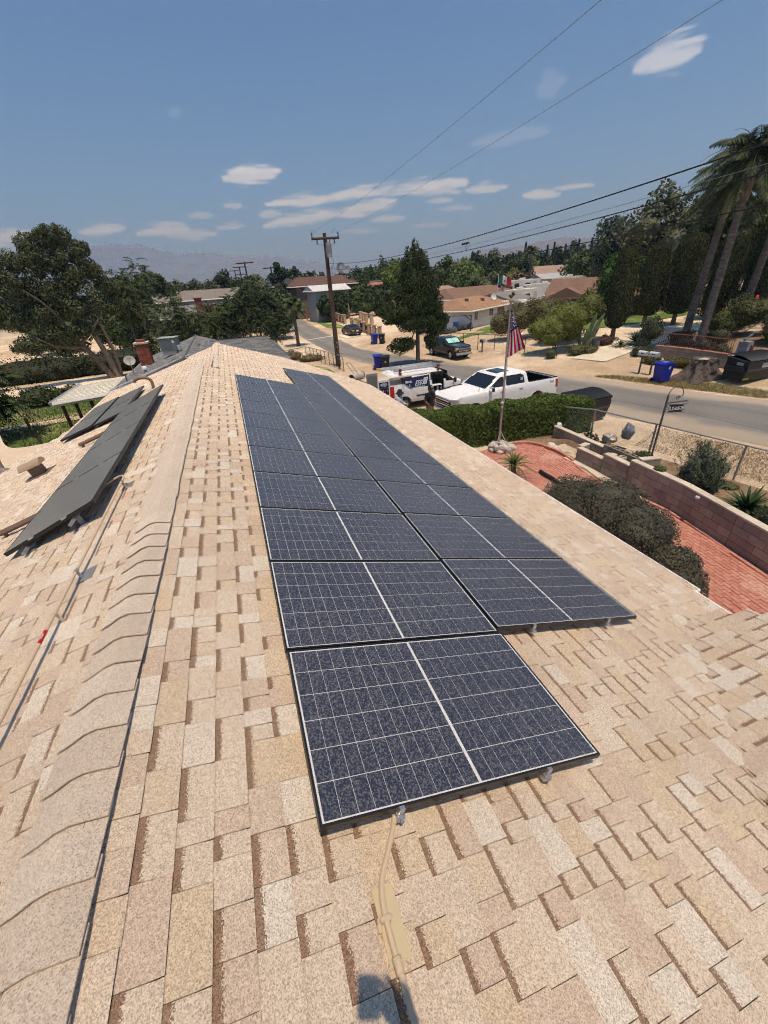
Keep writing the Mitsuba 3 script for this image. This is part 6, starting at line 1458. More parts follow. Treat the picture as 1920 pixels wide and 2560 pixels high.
def palm_tree(name, label, x, y, h, seed, lean=(0, 0), r=.22, nf=34, fl=2.6, group=None, spread=1.0, col=(.055, .075, .035), bulge=None):
    rng = np.random.default_rng(seed); z = G(x, y); k = thing(name, label, 'palm tree', group)
    top = np.array([x + lean[0], y + lean[1], z + h])
    pts = curve([(x, y, z - .1), (x + lean[0] * .35, y + lean[1] * .35, z + h * .4), (x + lean[0] * .8, y + lean[1] * .8, z + h * .8), tuple(top)], 44)
    rad = np.interp(np.linspace(0, 1, 44), [0, .06, .5, .7, .86, .93, 1], [r * 1.4, r * 1.05, r * .92, r * .85, r * .80, r * .7, r * .5]) * (1 + .05 * (np.arange(44) % 2))
    part(k, 'trunk', tube(pts, rad, 14), 'mat_palmbark', smooth=50)
    boots = []
    for q in range(16):
        a = q * 2.4; b0 = pts[34 + q // 4] + np.array([math.cos(a), math.sin(a), 0]) * r * .7
        boots.append(tube([b0, b0 + np.array([math.cos(a) * .12, math.sin(a) * .12, .5])], [.09, .03], 5))
    part(k, 'old_sheath', join(boots), mat('sheath', (.22, .17, .12), .9))
    a = np.arange(nf) * 2.399 + rng.uniform(0, 6); el = np.interp((np.arange(nf) + .5) / nf, [0, .35, 1], [1.15, .55, -.55])
    d = np.c_[np.cos(a) * np.cos(el), np.sin(a) * np.cos(el), np.sin(el)]
    v, f, c = frond_set(np.tile(top, (nf, 1)) + d * .1, d, fl, 64, rng, col, .72 * spread, .055, .55, arch=1.0)
    ribs = []
    for q in range(nf):
        s = np.linspace(0, 1, 7); Lq = fl * .98
        ribs.append(tube(top + d[q] * .1 + d[q] * (Lq * s[:, None]) + np.array([0, 0, -1.0]) * (.55 * Lq * (s ** 2)[:, None]), np.linspace(.03, .006, 7), 4))
    rv, rf = join(ribs)
    v, f, c = merge([(v, f, c), (rv, rf, vc((rv, rf), (.09, .11, .045)))])
    part(k, 'crown', (v, f), 'mat_leaf', color=c)
    return k
def f_palmbark(p, n, uv): return mix((.095, .082, .072), (.20, .175, .15), noise(p.x * 5, p.y * 5, p.z * 7)) * (.75 + .5 * noise(p.x * 3, p.y * 3, p.z * 26))
matp('palmbark', f_palmbark, .95, .1)
def rosette(name, label, x, y, r, n, seed, col, w=.06, el=(.2, 1.3), z0=.05, cat='plant', droop=.25, seg=5, group=None, stem=0):
    """Stiff narrow leaves from one centre (agave, yucca, sago, aloe)."""
    rng = np.random.default_rng(seed); z = G(x, y) + z0 + stem; V, F, C_ = [], [], []; m = 0
    k = thing(name, label, cat, group)
    for q in range(n):
        a = q * 2.399; e = np.interp(q / n, [0, 1], [el[1], el[0]]) + rng.normal(0, .08); L_ = r * rng.uniform(.8, 1.15)
        d = np.array([math.cos(a) * math.cos(e), math.sin(a) * math.cos(e), math.sin(e)]); sd = np.array([-math.sin(a), math.cos(a), 0])
        s = np.linspace(0, 1, seg + 1)
        mid = np.array([x, y, z]) + d * (L_ * s[:, None]) - np.array([0, 0, 1.0]) * (droop * L_ * (s ** 2)[:, None])
        ww = w * np.interp(s, [0, .3, 1], [.5, 1, .05])
        pts = np.stack([mid - sd * ww[:, None], mid - np.array([0, 0, .3]) * ww[:, None], mid + sd * ww[:, None]], 1).reshape(-1, 3)
        for j_ in range(seg):
            for u in range(2):
                b = m + j_ * 3 + u; F += [(b, b + 1, b + 4), (b, b + 4, b + 3)]
        V.append(pts); C_.append(np.tile(np.array(col) * rng.uniform(.7, 1.3), (len(pts), 1))); m += len(pts)
    part(k, 'leaves', (np.vstack(V), np.array(F)), 'mat_leaf', color=np.vstack(C_))
    if stem: part(k, 'stem', tube([(x, y, z - stem - .1), (x, y, z)], [.1, .08], 8), 'mat_bark', smooth=60)
    return k
def shrub(name, label, lobes, n, size, col, seed, cat='shrub', group=None, aspect=.5, warm=None, flowers=None, spread=.7, up=0.0, stems=True, shell=.6, core=.8, droop=0.0):
    rng = np.random.default_rng(seed); k = thing(name, label, cat, group)
    P, N = in_lobes(sublobes(lobes, rng, 5, .45) if cat in ('tree', 'bush', 'shrub') and shell < .7 else lobes, n, rng, shell)
    col = GREEN[col] if isinstance(col, str) else col
    sets = [leaves(P, N + [0, 0, up], size, aspect, rng, col, warm=warm, spread=spread, clump=.35, droop=droop)]
    for q, (c_, r_) in enumerate(lobes):
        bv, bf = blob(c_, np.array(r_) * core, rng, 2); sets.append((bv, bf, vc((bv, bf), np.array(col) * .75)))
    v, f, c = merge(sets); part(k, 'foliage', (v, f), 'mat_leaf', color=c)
    if flowers is not None:
        i = rng.choice(len(P), flowers[1], replace=False); Q = P[i] + N[i] * .06
        for q in Q:
            a = np.arange(5) * 2 * np.pi / 5
            pts, nn = np.repeat(q[None], 5, 0) + np.c_[np.cos(a), 0 * a, np.sin(a)] * flowers[2] * .5, np.tile([-.4, -.8, .4], (5, 1))
            fv, ff, fc = leaves(pts, nn, flowers[2], .8, rng, flowers[0], spread=.2)
            part(k, 'flower', (fv, ff), 'mat_leaf', color=fc)
    if stems:
        c0 = np.mean([l[0] for l in lobes], 0); zb = G(c0[0], c0[1])
        part(k, 'stem', limbs([(c0[0], c0[1], zb - .1), (c0[0], c0[1], zb + .3)], [l[0] for l in lobes], .05, rng), 'mat_bark', smooth=60)
    return k

# ---- the clipped hedge in front of the pickup
k = thing('clipped_hedge', 'long dense clipped green hedge in front of the white pickup', 'hedge')
rng = np.random.default_rng(77)
hp = np.array([(5.6, 13.3), (7.2, 12.85), (9.0, 12.62), (10.8, 12.5), (12.0, 12.25), (12.9, 11.75), (13.1, 11.55)])
hc_ = curve(np.c_[hp, 0 * hp[:, 0]], 90)[:, :2]; hn = unit(np.c_[-np.gradient(hc_[:, 1]), np.gradient(hc_[:, 0])])
def hedge_surface(m):
    s = rng.uniform(0, 89, m); i0 = np.floor(s).astype(int); i1 = np.minimum(i0 + 1, 89); c = hc_[i0] + (hc_[i1] - hc_[i0]) * (s - i0)[:, None]; nn = hn[i0]
    u = rng.uniform(-1.35, 1.35, m); hgt = 1.36 + .06 * np.sin(s * .3)
    end = np.clip((89 - s) / 9, 0, 1) ** .5
    face = np.abs(u) > .62
    off = np.where(face, np.sign(u) * (.62 + .05 * rng.normal(0, 1, m)), u) * end
    zz = np.where(face, (1.35 - np.abs(u)) / .73 * hgt, hgt + rng.normal(0, .02, m))
    zz = zz * (.75 + .25 * end)
    rnd = np.clip((np.abs(off) - .45) / .2, 0, 1) * np.clip((zz - hgt + .25) / .25, 0, 1)
    zz = zz - rnd * .10
    p = np.c_[c + nn * off[:, None], G0(c) + zz]
    N = np.where(face[:, None], np.c_[nn * np.sign(u)[:, None], 0.3 + 0 * u], np.c_[0 * u, 0 * u, 1 + 0 * u])
    p += N * (.10 * (meshkit.fbm(p * 2.2, 3) - .5)[:, None])
    return p, N
G0 = lambda c: ground(c[:, 0], c[:, 1])
P, N = hedge_surface(30000)
sets = [leaves(P, N, .075, .55, rng, (.085, .125, .022), spread=.75, clump=.28)]
ring = [(-.55, 0), (-.57, 1.16), (-.48, 1.27), (.48, 1.27), (.57, 1.16), (.55, 0)]
V = np.array([(hc_[q][0] + hn[q][0] * a * min(1, ((89 - q) / 9 + .05) ** .5), hc_[q][1] + hn[q][1] * a * min(1, ((89 - q) / 9 + .05) ** .5), G(*hc_[q]) + b * (.75 + .25 * min(1, ((89 - q) / 9) ** .5))) for q in range(90) for a, b in ring])
F = [(q * 6 + a, q * 6 + (a + 1) % 6, (q + 1) * 6 + (a + 1) % 6, (q + 1) * 6 + a) for q in range(89) for a in range(6)]
F = np.vstack([np.array(F)[:, [0, 1, 2]], np.array(F)[:, [0, 2, 3]], [[0, a + 1, a] for a in range(1, 5)], [[89 * 6, 89 * 6 + a, 89 * 6 + a + 1] for a in range(1, 5)]])
sets.append((V, F, np.tile((.03, .042, .012), (len(V), 1))))
v, f, c = merge(sets)
part(k, 'foliage', (v, f), 'mat_leaf', color=c)
part(k, 'stems', join([tube([(a, b, G(a, b) - .1), (a + .1, b, G(a, b) + .7)], .03, 5) for a, b in hc_[4:88:7]]), 'mat_bark')
fv, ff, fc = leaves(np.array([[12.75, 11.1, -3.1]] * 7) + rng.normal(0, .04, (7, 3)), np.tile([-.5, -.8, .2], (7, 1)), .09, .8, rng, (.6, .12, .02), spread=.3)
part(k, 'flower', (fv, ff), 'mat_leaf', color=fc, label='single orange flower')

# ---- plants of the front yard
shrub('trimmed_shrub', 'large rounded grey green shrub against the edge of the roof', [((7.25, 6.0, -3.15), (.85, .8, .75)), ((7.35, 5.1, -3.0), (.95, .9, .92)), ((7.4, 4.3, -3.1), (.8, .75, .8)), ((7.0, 5.4, -3.2), (.9, .9, .8))], 30000, .05, (.085, .080, .055), 301, spread=.9, up=.5, shell=.84, core=.86)
shrub('trimmed_shrub', 'smaller grey green shrub nearer the camera beside the roof edge', [((7.25, 3.3, -3.25), (.5, .48, .55)), ((7.0, 2.9, -3.3), (.45, .4, .5))], 8000, .05, (.09, .085, .055), 302, spread=.9, up=.5, shell=.84, core=.86)
rosette('fountain_palm', 'small palm with arching fronds between the brick yard and the roof edge', 7.75, 9.15, .95, 40, 303, (.10, .13, .035), .035, (.15, 1.35), .1, 'palm', .55, 7, stem=.35)
rosette('sago_palm', 'dark green sago palm in the planting bed at the right edge of the photo', 11.35, 4.55, .72, 44, 304, (.04, .075, .022), .05, (.1, 1.2), .1, 'palm', .2)
k = shrub('rosemary_bush', 'spiky grey green upright shrub in the planting bed by the wire fence', [((11.55, 5.75, -3.15), (.42, .42, .55)), ((11.75, 6.1, -3.05), (.42, .4, .62)), ((11.35, 6.05, -3.2), (.38, .36, .45))], 5200, .11, (.085, .105, .065), 305, aspect=.3, up=1.2, spread=.5, core=.6, droop=-1.0)
rngs = np.random.default_rng(7)
sp_ = []
for q in range(46):
    a, e = rngs.uniform(0, 6.28), rngs.uniform(.75, 1.45); L_ = rngs.uniform(.5, 1.0); o = np.array([11.55 + rngs.normal(0, .16), 5.95 + rngs.normal(0, .16), -3.3]); d = np.array([math.cos(a) * math.cos(e), math.sin(a) * math.cos(e), math.sin(e)])
    s = rngs.uniform(.3, 1, 70); sp_.append(leaves(o + d * (L_ * s[:, None]) * 1.15 + rngs.normal(0, .02, (70, 3)), np.tile(d, (70, 1)), .06, .35, rngs, (.085, .105, .065), spread=.5))
v, f, c = merge(sp_); part(k, 'sprigs', (v, f), 'mat_leaf', color=c)
shrub('dark_shrub', 'dark low shrub below the sago palm at the right edge', [((10.9, 3.5, -3.2), (.55, .6, .4)), ((11.2, 2.9, -3.15), (.6, .6, .5)), ((11.9, 3.6, -3.2), (.5, .5, .4))], 7000, .06, (.05, .065, .03), 306)
shrub('small_plant', 'small green plant at the foot of the sign post', [((11.85, 8.0, -3.45), (.30, .28, .2)), ((11.6, 8.35, -3.5), (.2, .2, .12))], 1300, .07, (.05, .075, .025), 307, 'plant')
shrub('small_plant', 'thin twiggy seedling by the fence behind the block planter', [((11.75, 10.3, -3.3), (.16, .16, .25)), ((11.7, 9.9, -3.4), (.13, .13, .2))], 260, .08, (.05, .06, .03), 308, 'plant', core=.2)
shrub('small_plant', 'small green succulent on top of the long block wall', [((10.45, 6.35, -2.92), (.16, .16, .07))], 300, .06, (.10, .13, .045), 309, 'plant', stems=False)
shrub('small_plant', 'low weeds along the wire fence near the right edge', [((12.6, 6.5, -3.55), (.5, .3, .10)), ((12.2, 5.6, -3.5), (.3, .3, .12))], 900, .06, (.11, .115, .05), 310, 'plant', stems=False)

# ---- right hand gardens across the street
column_tree('cypress', 'clipped columnar cypress nearest the cactus, first of the row across the street', 27.9, 25.4, 6.15, 1.75, 401, warm=((.12, .085, .035), .35), group=None)
column_tree('cypress', 'clipped columnar cypress second from the left in the row across the street', 32.9, 27.2, 5.85, 2.0, 402, warm=((.12, .085, .035), .35))
column_tree('cypress', 'clipped columnar cypress third in the row, beside the leaning palm trunks', 34.2, 25.6, 6.25, 2.6, 403, n=11000, warm=((.12, .085, .035), .3))
column_tree('cypress', 'broad dark cypress standing between and behind the two palm trunks', 37.3, 25.0, 6.2, 2.6, 404, n=9000, stem=.03, lean=.9)
column_tree('cypress', 'tall dark cypress to the right of both palm trunks', 37.2, 22.1, 7.6, 3.0, 405, n=13000, stem=.03, top=.8, lean=1.0)
column_tree('cypress', 'dark cypress at the very right edge behind the third palm trunk', 39.4, 20.2, 7.4, 3.0, 406, n=9000, stem=.03, top=.85, lean=.5)
palm_tree('queen_palm', 'tall palm, left one of the pair at the right edge', 31.7, 22.45, 9.0, 411, (.25, -.2), .24, 38, 2.7)
palm_tree('queen_palm', 'tall palm, right one of the pair at the right edge', 29.12, 19.4, 10.0, 412, (.15, .1), .23, 42, 3.0)
palm_tree('queen_palm', 'third palm, its bare trunk cut by the right edge of the photo', 35.0, 21.15, 8.6, 413, (.2, -.2), .24, 30, 2.6)
shrub('citrus_tree', 'bright green citrus tree nearest the street behind the flag', [((22.6, 25.6, -1.7), (1.4, 1.2, 1.15)), ((23.4, 25.2, -1.2), (1.3, 1.2, 1.1)), ((21.7, 25.9, -1.8), (1.1, 1.0, .85)), ((23.9, 25.6, -1.9), (1.1, 1.0, 1.0)), ((22.0, 25.3, -2.3), (.9, .8, .6))], 9500, .13, (.15, .17, .035), 421, 'tree')
shrub('citrus_tree', 'olive green citrus tree right behind the nearest one', [((25.2, 27.2, -1.2), (1.5, 1.3, 1.15)), ((26.5, 26.8, -.7), (1.1, 1.1, 1.2)), ((24.3, 27.8, -1.2), (1.2, 1.2, .9))], 8500, .14, (.125, .14, .04), 422, 'tree')
shrub('citrus_tree', 'brownish olive citrus tree to the left of the flag behind the fence', [((23.8, 31.8, -1.5), (1.6, 1.4, 1.2)), ((25.6, 31.2, -1.1), (1.5, 1.5, 1.2)), ((22.7, 32.6, -1.9), (1.1, 1.1, 1.0))], 8000, .15, (.13, .125, .05), 423, 'tree', warm=((.17, .12, .06), .4))
shrub('bush', 'small grey green bush in front of the wire fence across the street', [((21.5, 24.4, -3.3), (.42, .4, .36))], 900, .09, (.085, .10, .05), 424)
shrub('bush', 'low flowering shrub at the foot of the cactus', [((23.3, 23.9, -3.15), (.7, .5, .42)), ((24.1, 23.6, -3.2), (.55, .5, .36))], 2200, .10, (.105, .11, .045), 425, warm=((.25, .2, .07), .4))
k = thing('cactus', 'tall column cactus with several arms beside the driveway', 'cactus')
cz = G(24.6, 24.6)
for q, (dx, dy, h, lx) in enumerate(((-.45, .2, 2.1, -.15), (-.1, 0, 1.5, .25), (.25, 0, 2.45, .30), (.5, -.1, 1.6, .35), (.7, .1, 2.35, .62), (.05, -.2, .8, .5))):
    p_ = curve([(24.6 + dx * .4, 24.6 + dy, cz - .05), (24.6 + dx * .9, 24.6 + dy, cz + h * .4), (24.6 + dx + lx, 24.6 + dy - lx * .2, cz + h)], 14)
    g_ = np.arange(14) * np.pi / 7; 
    m = tube(p_, np.interp(np.linspace(0, 1, 14), [0, .1, .85, 1], [.09, .12, .11, .03]), 14)
    v, f = m; cen = np.repeat(p_, 14, 0); w_ = np.tile(np.where(np.arange(14) % 2 == 0, 1.18, .8), 14)
    v[:196] = cen + (v[:196] - cen) * w_[:, None]
    part(k, 'arm', (v, f), mat('cactus_green', (.10, .125, .075), .7))
k = thing('garden_bin', 'grey plastic trash can beside the cactus', 'trash can')
part(k, 'can', trimesh.Trimesh(*xf(lathe([(0, 0), (.21, 0), (.27, .78), (.29, .8), (.27, .8), (.2, .02), (0, .02)], 20), (24.75, 23.75, G(24.7, 23.7)))), mat('can_grey', (.14, .145, .145), .6), smooth=40)
part(k, 'lid', trimesh.Trimesh(*xf(lathe([(0, .88), (.2, .86), (.29, .815), (.0, .815)], 20), (24.75, 23.75, G(24.7, 23.7)))), mat('can_lid', (.03, .03, .03), .6), smooth=40)
rosette('agave', 'large yucca with stiff arching leaves beside the driveway', 27.6, 22.95, 1.25, 46, 431, (.05, .085, .025), .07, (.05, 1.3), .2, 'plant', .35)
rosette('agave', 'pale strap leaved plant left of the large yucca', 26.6, 23.3, 1.0, 26, 432, (.09, .12, .05), .06, (.2, 1.2), .15, 'plant', .7)
shrub('bush', 'reddish bush at the foot of the nearest cypress', [((26.5, 24.6, -2.9), (.6, .5, .4))], 900, .13, (.09, .05, .035), 433, aspect=.3)
shrub('climbing_bush', 'grey green climbing bush over a post at the corner of the block wall', [((26.7, 21.1, -1.9), (.75, .7, .75)), ((26.3, 21.2, -2.7), (.5, .5, .7)), ((25.9, 20.8, -3.2), (.8, .6, .45))], 5000, .11, (.075, .085, .05), 434)
shrub('ground_bush', 'low yellow green shrub along the block wall behind the blue bin', [((25.0, 17.6, -3.3), (.5, .8, .3)), ((25.2, 16.6, -3.3), (.5, .8, .34)), ((24.6, 18.9, -3.3), (.45, .6, .35))], 3600, .10, (.115, .105, .03), 435)
shrub('hibiscus', 'large hibiscus with pink flowers in the garden at the right', [((33.2, 19.9, -1.4), (1.3, 1.2, 1.0)), ((32.4, 20.4, -1.9), (1.1, 1.1, .9)), ((33.8, 19.2, -1.2), (1.0, 1.0, .8))], 6500, .12, (.085, .095, .03), 436, flowers=((.6, .07, .08), 9, .16))
shrub('hibiscus', 'flowering shrub with red flowers cut by the right edge', [((32.8, 17.2, -1.6), (1.1, 1.1, .9)), ((32.0, 16.8, -2.2), (.9, .9, .7))], 4500, .12, (.06, .08, .03), 437, flowers=((.55, .03, .03), 8, .15))
shrub('garden_plants', 'mixed dark plants inside the iron fence at the foot of the palms', [((29.3, 21.0, -2.6), (.8, .7, .45)), ((28.5, 20.0, -2.75), (.6, .6, .4)), ((30.2, 19.0, -2.5), (.7, .7, .5)), ((28.3, 18.6, -2.8), (.6, .6, .4)), ((27.9, 17.2, -2.85), (.5, .5, .35))], 6500, .10, (.07, .075, .04), 438, warm=((.2, .12, .06), .25))
rosette('agave', 'green spiky plant inside the iron fence near the grey pillar', 27.4, 16.4, .6, 24, 439, (.10, .14, .06), .05, (.3, 1.3), .35, 'plant', .1)
# stump
k = thing('tree_stump', 'huge grey gnarled tree stump by the dumpster', 'stump')
g_ = np.linspace(0, 1, 26); th = np.linspace(0, 2 * np.pi, 65)[:-1]; V = []
for t in g_:
    for a in th:
        root = .5 + .5 * math.sin(a * 5 + 1.2 + .6 * math.sin(a * 2))
        r_ = .62 + .95 * (1 - t) ** 2.6 * (.45 + .75 * root) + .10 * math.sin(a * 9 + t * 3) * (1 - t * .5) + .34 * (meshkit.fbm(np.array([[math.cos(a) * 3, math.sin(a) * 3, t * 2.5]]), 4)[0] - .5) * 2
        V.append((24.1 + r_ * math.cos(a) * .95, 15.35 + r_ * math.sin(a) * .8, G(24.1, 15.3) - .05 + 1.05 * t ** .8))
n_ = 64
F = [(a * n_ + b, a * n_ + (b + 1) % n_, (a + 1) * n_ + (b + 1) % n_, (a + 1) * n_ + b) for a in range(25) for b in range(n_)]
V.append((24.1, 15.35, G(24.1, 15.3) + .86)); F = np.vstack([np.array(F)[:, [0, 1, 2]], np.array(F)[:, [0, 2, 3]], [[25 * n_ + b, 25 * n_ + (b + 1) % n_, 26 * n_] for b in range(n_)]])
def f_stump(p, n, uv): return mix((.045, .037, .033), (.17, .142, .12), fbm(p.x * 7, p.y * 7, p.z * 2, octaves=4)) * (.45 + 1.1 * noise(p.x * 26, p.y * 26, p.z * 6))
matp('stump', f_stump, .95, .1)
part(k, 'bole', (np.array(V), F), 'mat_stump')
part(k, 'cut_wood', rock((24.05, 15.3, G(24.1, 15.3) + .93), .34, np.random.default_rng(2), .25), mat('pale_cut', (.42, .36, .28), .9), smooth=30)

# garden wall, iron fence, grey pillar, terraces across the street
k = thing('garden_wall', 'low grey block wall with a red brick top along the garden across the street', 'wall')
WP = [(26.15, 20.0), (26.35, 18.6), (26.35, 17.2), (26.2, 15.4)]
for q in range(3):
    block_wall(k, WP[q], WP[q + 1], 4, -3.55, .2, cap=False, off=q % 2)
for q in range(3):
    a, b = np.array(WP[q]), np.array(WP[q + 1]); L_ = np.linalg.norm(b - a); yaw = math.atan2(*(b - a)[::-1])
    for s in np.arange(0, L_ - .15, .21):
        m = xf(cbox(s + .004, s + .206, -.13, .13, 0, .055, .006), (a[0], a[1], -2.748), yaw); part(k, 'top_brick', m, 'mat_brick', uv=uvc(m, rngb.random()))
k = thing('iron_fence', 'rust brown iron picket fence on the low garden wall', 'fence')
for q in range(3):
    a, b = np.array(WP[q]), np.array(WP[q + 1]); L_ = np.linalg.norm(b - a)
    for s in np.arange(.06, L_, .13):
        p_ = a + (b - a) * s / L_; part(k, 'picket', tube([(p_[0], p_[1], -2.7), (p_[0], p_[1], -1.9)], .017, 4), PINKW)
part(k, 'rail', join([tube([(x_, y_, -1.97) for x_, y_ in WP], .03, 6), tube([(x_, y_, -2.62) for x_, y_ in WP], .018, 6)]), PINKW)
k = thing('gate_pillar', 'grey slump block gate pillar with a small lizard figure on top', 'pillar')
rz = -3.6
for q in range(6):
    m = xf(cbox(-.24, .24, -.24, .24, .27 * q, .27 * q + .26, .012), (26.35, 14.95, rz), .1); part(k, 'block', m, 'mat_greyblock', uv=uvc(m, rngb.random()))
def f_greyblock(p, n, uv): return mix((.19, .20, .21), (.27, .28, .29), uv.x) * (.85 + .3 * noise(p.x * 20, p.y * 20, p.z * 20))
matp('greyblock', f_greyblock, .95, .1)
part(k, 'figure', join([tube(curve([(26.2, 15.05, rz + 1.66), (26.35, 14.95, rz + 1.78), (26.5, 14.85, rz + 2.0)], 8), [.03, .09, .05, .05, .06, .07, .06, .03], 8), ball((26.5, 14.85, rz + 2.03), .07)]), mat('figure_grey', (.17, .19, .19), .7), smooth=40)
k = thing('iron_fence', 'rust brown iron gate pickets beyond the grey pillar at the right edge', 'fence')
for s in np.arange(0, 3.6, .16): part(k, 'picket', tube([(26.5 + .12 * s, 14.6 - s, -3.5), (26.5 + .12 * s, 14.6 - s, -2.35)], .014, 4), PINKW)
part(k, 'rail', join([tube([(26.5, 14.6, -2.5), (26.95, 10.9, -2.5)], .02, 6), tube([(26.5, 14.6, -3.2), (26.95, 10.9, -3.2)], .02, 6), bar((26.48, 14.66, -3.6), (26.48, 14.66, -2.2), .1)]), PINKW)
patch('garden_terrace', [(26.5, 20.0), (26.7, 15.2), (30, 13.2), (34, 14.5), (36, 19), (33, 22.3), (29, 21.8)], 'mat_mulch', .05)
patch('terrace_concrete', [(27.0, 15.0), (27.2, 10.5), (31.5, 10.0), (32.0, 14.2), (28.5, 16.8), (27.2, 16.8)], 'mat_pale_concrete', .09)
patch('terrace_concrete', [(27.0, 19.6), (28.2, 19.2), (31, 20.6), (31, 21.6), (28.6, 21.4)], 'mat_pale_concrete', .09)
def f_pale_concrete(p, n, uv): return C3(.66, .63, .57) * (.85 + .25 * fbm(p.x * 1.5, p.y * 1.5))
matp('pale_concrete', f_pale_concrete, .9, .2)
k = thing('dark_shrub', 'dark narrow shrub behind the pickets at the right edge', 'shrub')
v, f, c = leaves(*in_lobes([((28.4, 13.6, -2.4), (.45, .45, .9)), ((28.8, 12.9, -2.6), (.4, .4, .7))], 2600, rng), .10, .5, rng, (.03, .032, .02)); part(k, 'foliage', (v, f), 'mat_leaf', color=c)
# ------------------------------------------------------------------ larger trees
LOB = lambda *a: [((x, y, z), (rx, ry, rz)) for x, y, z, rx, ry, rz in a]
broad_tree('conifer', 'tall dark cypress like conifer on the street verge between the van and the dark pickup', 13.26, 29.35, 8, 5, (.046, .066, .020), 36000, .15, 51, trunk=[(13.26, 29.35, -3.9), (13.3, 29.35, -1.5), (13.25, 29.4, 1.5)], clump=.5, aspect=.5, shell=.6, droop=-.6, low=.2,
    lobes=LOB((13.25, 29.4, 3.05, .45, .45, 1.15), (12.75, 29.4, 2.7, .5, .5, 1.0), (13.85, 29.3, 2.55, .42, .5, 1.0), (13.1, 29.5, 1.7, .9, .9, 1.1), (14.2, 29.2, 1.4, .75, .7, 1.05), (12.3, 29.7, 1.1, .8, .8, .9), (13.3, 29.4, .4, 1.2, 1.0, 1.2), (14.4, 29.1, .2, .85, .8, 1.1), (12.0, 29.6, -.1, 1.0, .9, .8), (14.6, 29.0, -1.0, .75, .7, .9), (13.6, 29.2, -.9, .9, .8, .8), (12.5, 29.5, -.9, .8, .8, .6), (14.2, 28.9, -1.9, .5, .5, .75), (11.35, 29.8, -.35, .75, .7, .55), (11.9, 29.5, -2.35, .8, .7, .62), (12.5, 29.3, -2.2, .55, .5, .5), (10.9, 30.2, .15, .6, .6, .5)))
broad_tree('olive_tree', 'big grey green tree with leaning pale trunks at the left behind the patio cover', -9.4, 38.2, 11, 11, (.088, .105, .048), 60000, .19, 52, clump=.6, aspect=.42, shell=.12, droop=.3, core=False,
    trunk=[(-9.4, 38.2, -3.6), (-10.2, 38.1, -1.6), (-11.4, 37.9, .3)],
    lobes=LOB((-10.2, 37.9, 5.8, .75, .8, .8), (-9.4, 38.1, 5.9, .7, .8, .75), (-11.3, 37.6, 5.4, .8, .8, .8), (-8.7, 38.3, 4.9, .75, .8, .8), (-12.6, 37.2, 4.5, .9, .9, .8), (-10.2, 37.9, 4.6, 1.1, 1.0, 1.0), (-11.6, 37.5, 4.2, 1.0, 1.0, .9), (-8.3, 38.4, 3.8, .8, .8, .8), (-7.7, 38.5, 2.8, .7, .8, .7), (-9.6, 38.0, 3.3, 1.2, 1.1, 1.0), (-11.3, 37.6, 2.8, 1.2, 1.1, 1.0), (-13.0, 37.1, 2.9, 1.2, 1.1, 1.0), (-13.9, 36.8, 3.9, .9, .9, .8), (-8.6, 38.2, 1.7, 1.0, 1.0, .8), (-10.2, 37.8, 1.5, 1.2, 1.1, .9), (-12.0, 37.3, 1.2, 1.2, 1.1, .9), (-13.6, 36.9, 1.1, 1.2, 1.1, .9), (-7.6, 38.5, 1.4, .7, .7, .6), (-10.0, 37.9, .1, 1.0, 1.0, .6), (-11.6, 37.4, -.3, 1.2, 1.0, .7), (-14.6, 36.5, 1.9, 1.1, 1.0, 1.0), (-13.4, 36.9, -.6, 1.2, 1.0, .7)))
k = 'olive_tree'
part(k, 'trunk', join([tube(curve([(-9.15, 38.6, -3.6), (-9.35, 38.5, -1.6), (-9.9, 38.3, .6), (-10.6, 38.0, 2.2)], 14), np.linspace(.26, .12, 14), 8), tube(curve([(-8.9, 38.8, -3.6), (-8.8, 38.8, -1.8), (-9.0, 38.4, .4)], 10), np.linspace(.16, .08, 10), 8)]), mat('pale_bark', (.25, .20, .155), .9), smooth=60)
pinnate_tree('ailanthus', 'dark feathery tree with rusty seed clusters at the left edge above the shade sail', -12.5, 21.5, 8, 6, 61, 950, (.040, .060, .018), .17, .95, warm=((.26, .10, .03), 13), droop=.5, nleaf=11, trunks=[[(-12.8, 22.0, -3.4), (-12.6, 22.0, -1.2), (-12.4, 21.8, 1.2)], [(-11.6, 22.6, -3.4), (-11.2, 22.4, -1.4), (-11.0, 22.2, .2)]],
    lobes=LOB((-12.0, 21.4, 1.4, 1.2, 1.1, .8), (-10.9, 21.6, .6, 1.1, 1.0, .7), (-12.8, 21.0, .3, 1.4, 1.2, .8), (-11.3, 21.0, -.3, 1.3, 1.1, .7), (-10.0, 21.6, -.5, 1.0, .9, .5), (-12.2, 20.6, -1.0, 1.4, 1.1, .7), (-10.6, 20.8, -1.3, 1.1, 1.0, .5), (-12.6, 20.0, -1.9, 1.3, 1.0, .7), (-9.6, 21.0, -1.6, .8, .8, .4), (-11.0, 19.8, -2.1, 1.0, .9, .5), (-13.6, 21.5, 1.2, 1.2, 1.1, .8)))
pinnate_tree('ailanthus', 'slender feathery tree right of the big grey green tree, behind the chimney', -6.4, 41.5, 7.2, 4.2, 62, 480, (.052, .075, .022), .17, .9, low=.2, trunks=[[(-6.4, 41.5, -3.9), (-6.5, 41.4, -1), (-6.2, 41.4, 1.6)], [(-5.8, 42, -3.9), (-5.6, 42, -.5), (-5.4, 42, 1)], [(-7.3, 41.2, -3.9), (-7.4, 41, -1), (-7.3, 41, 1)]])
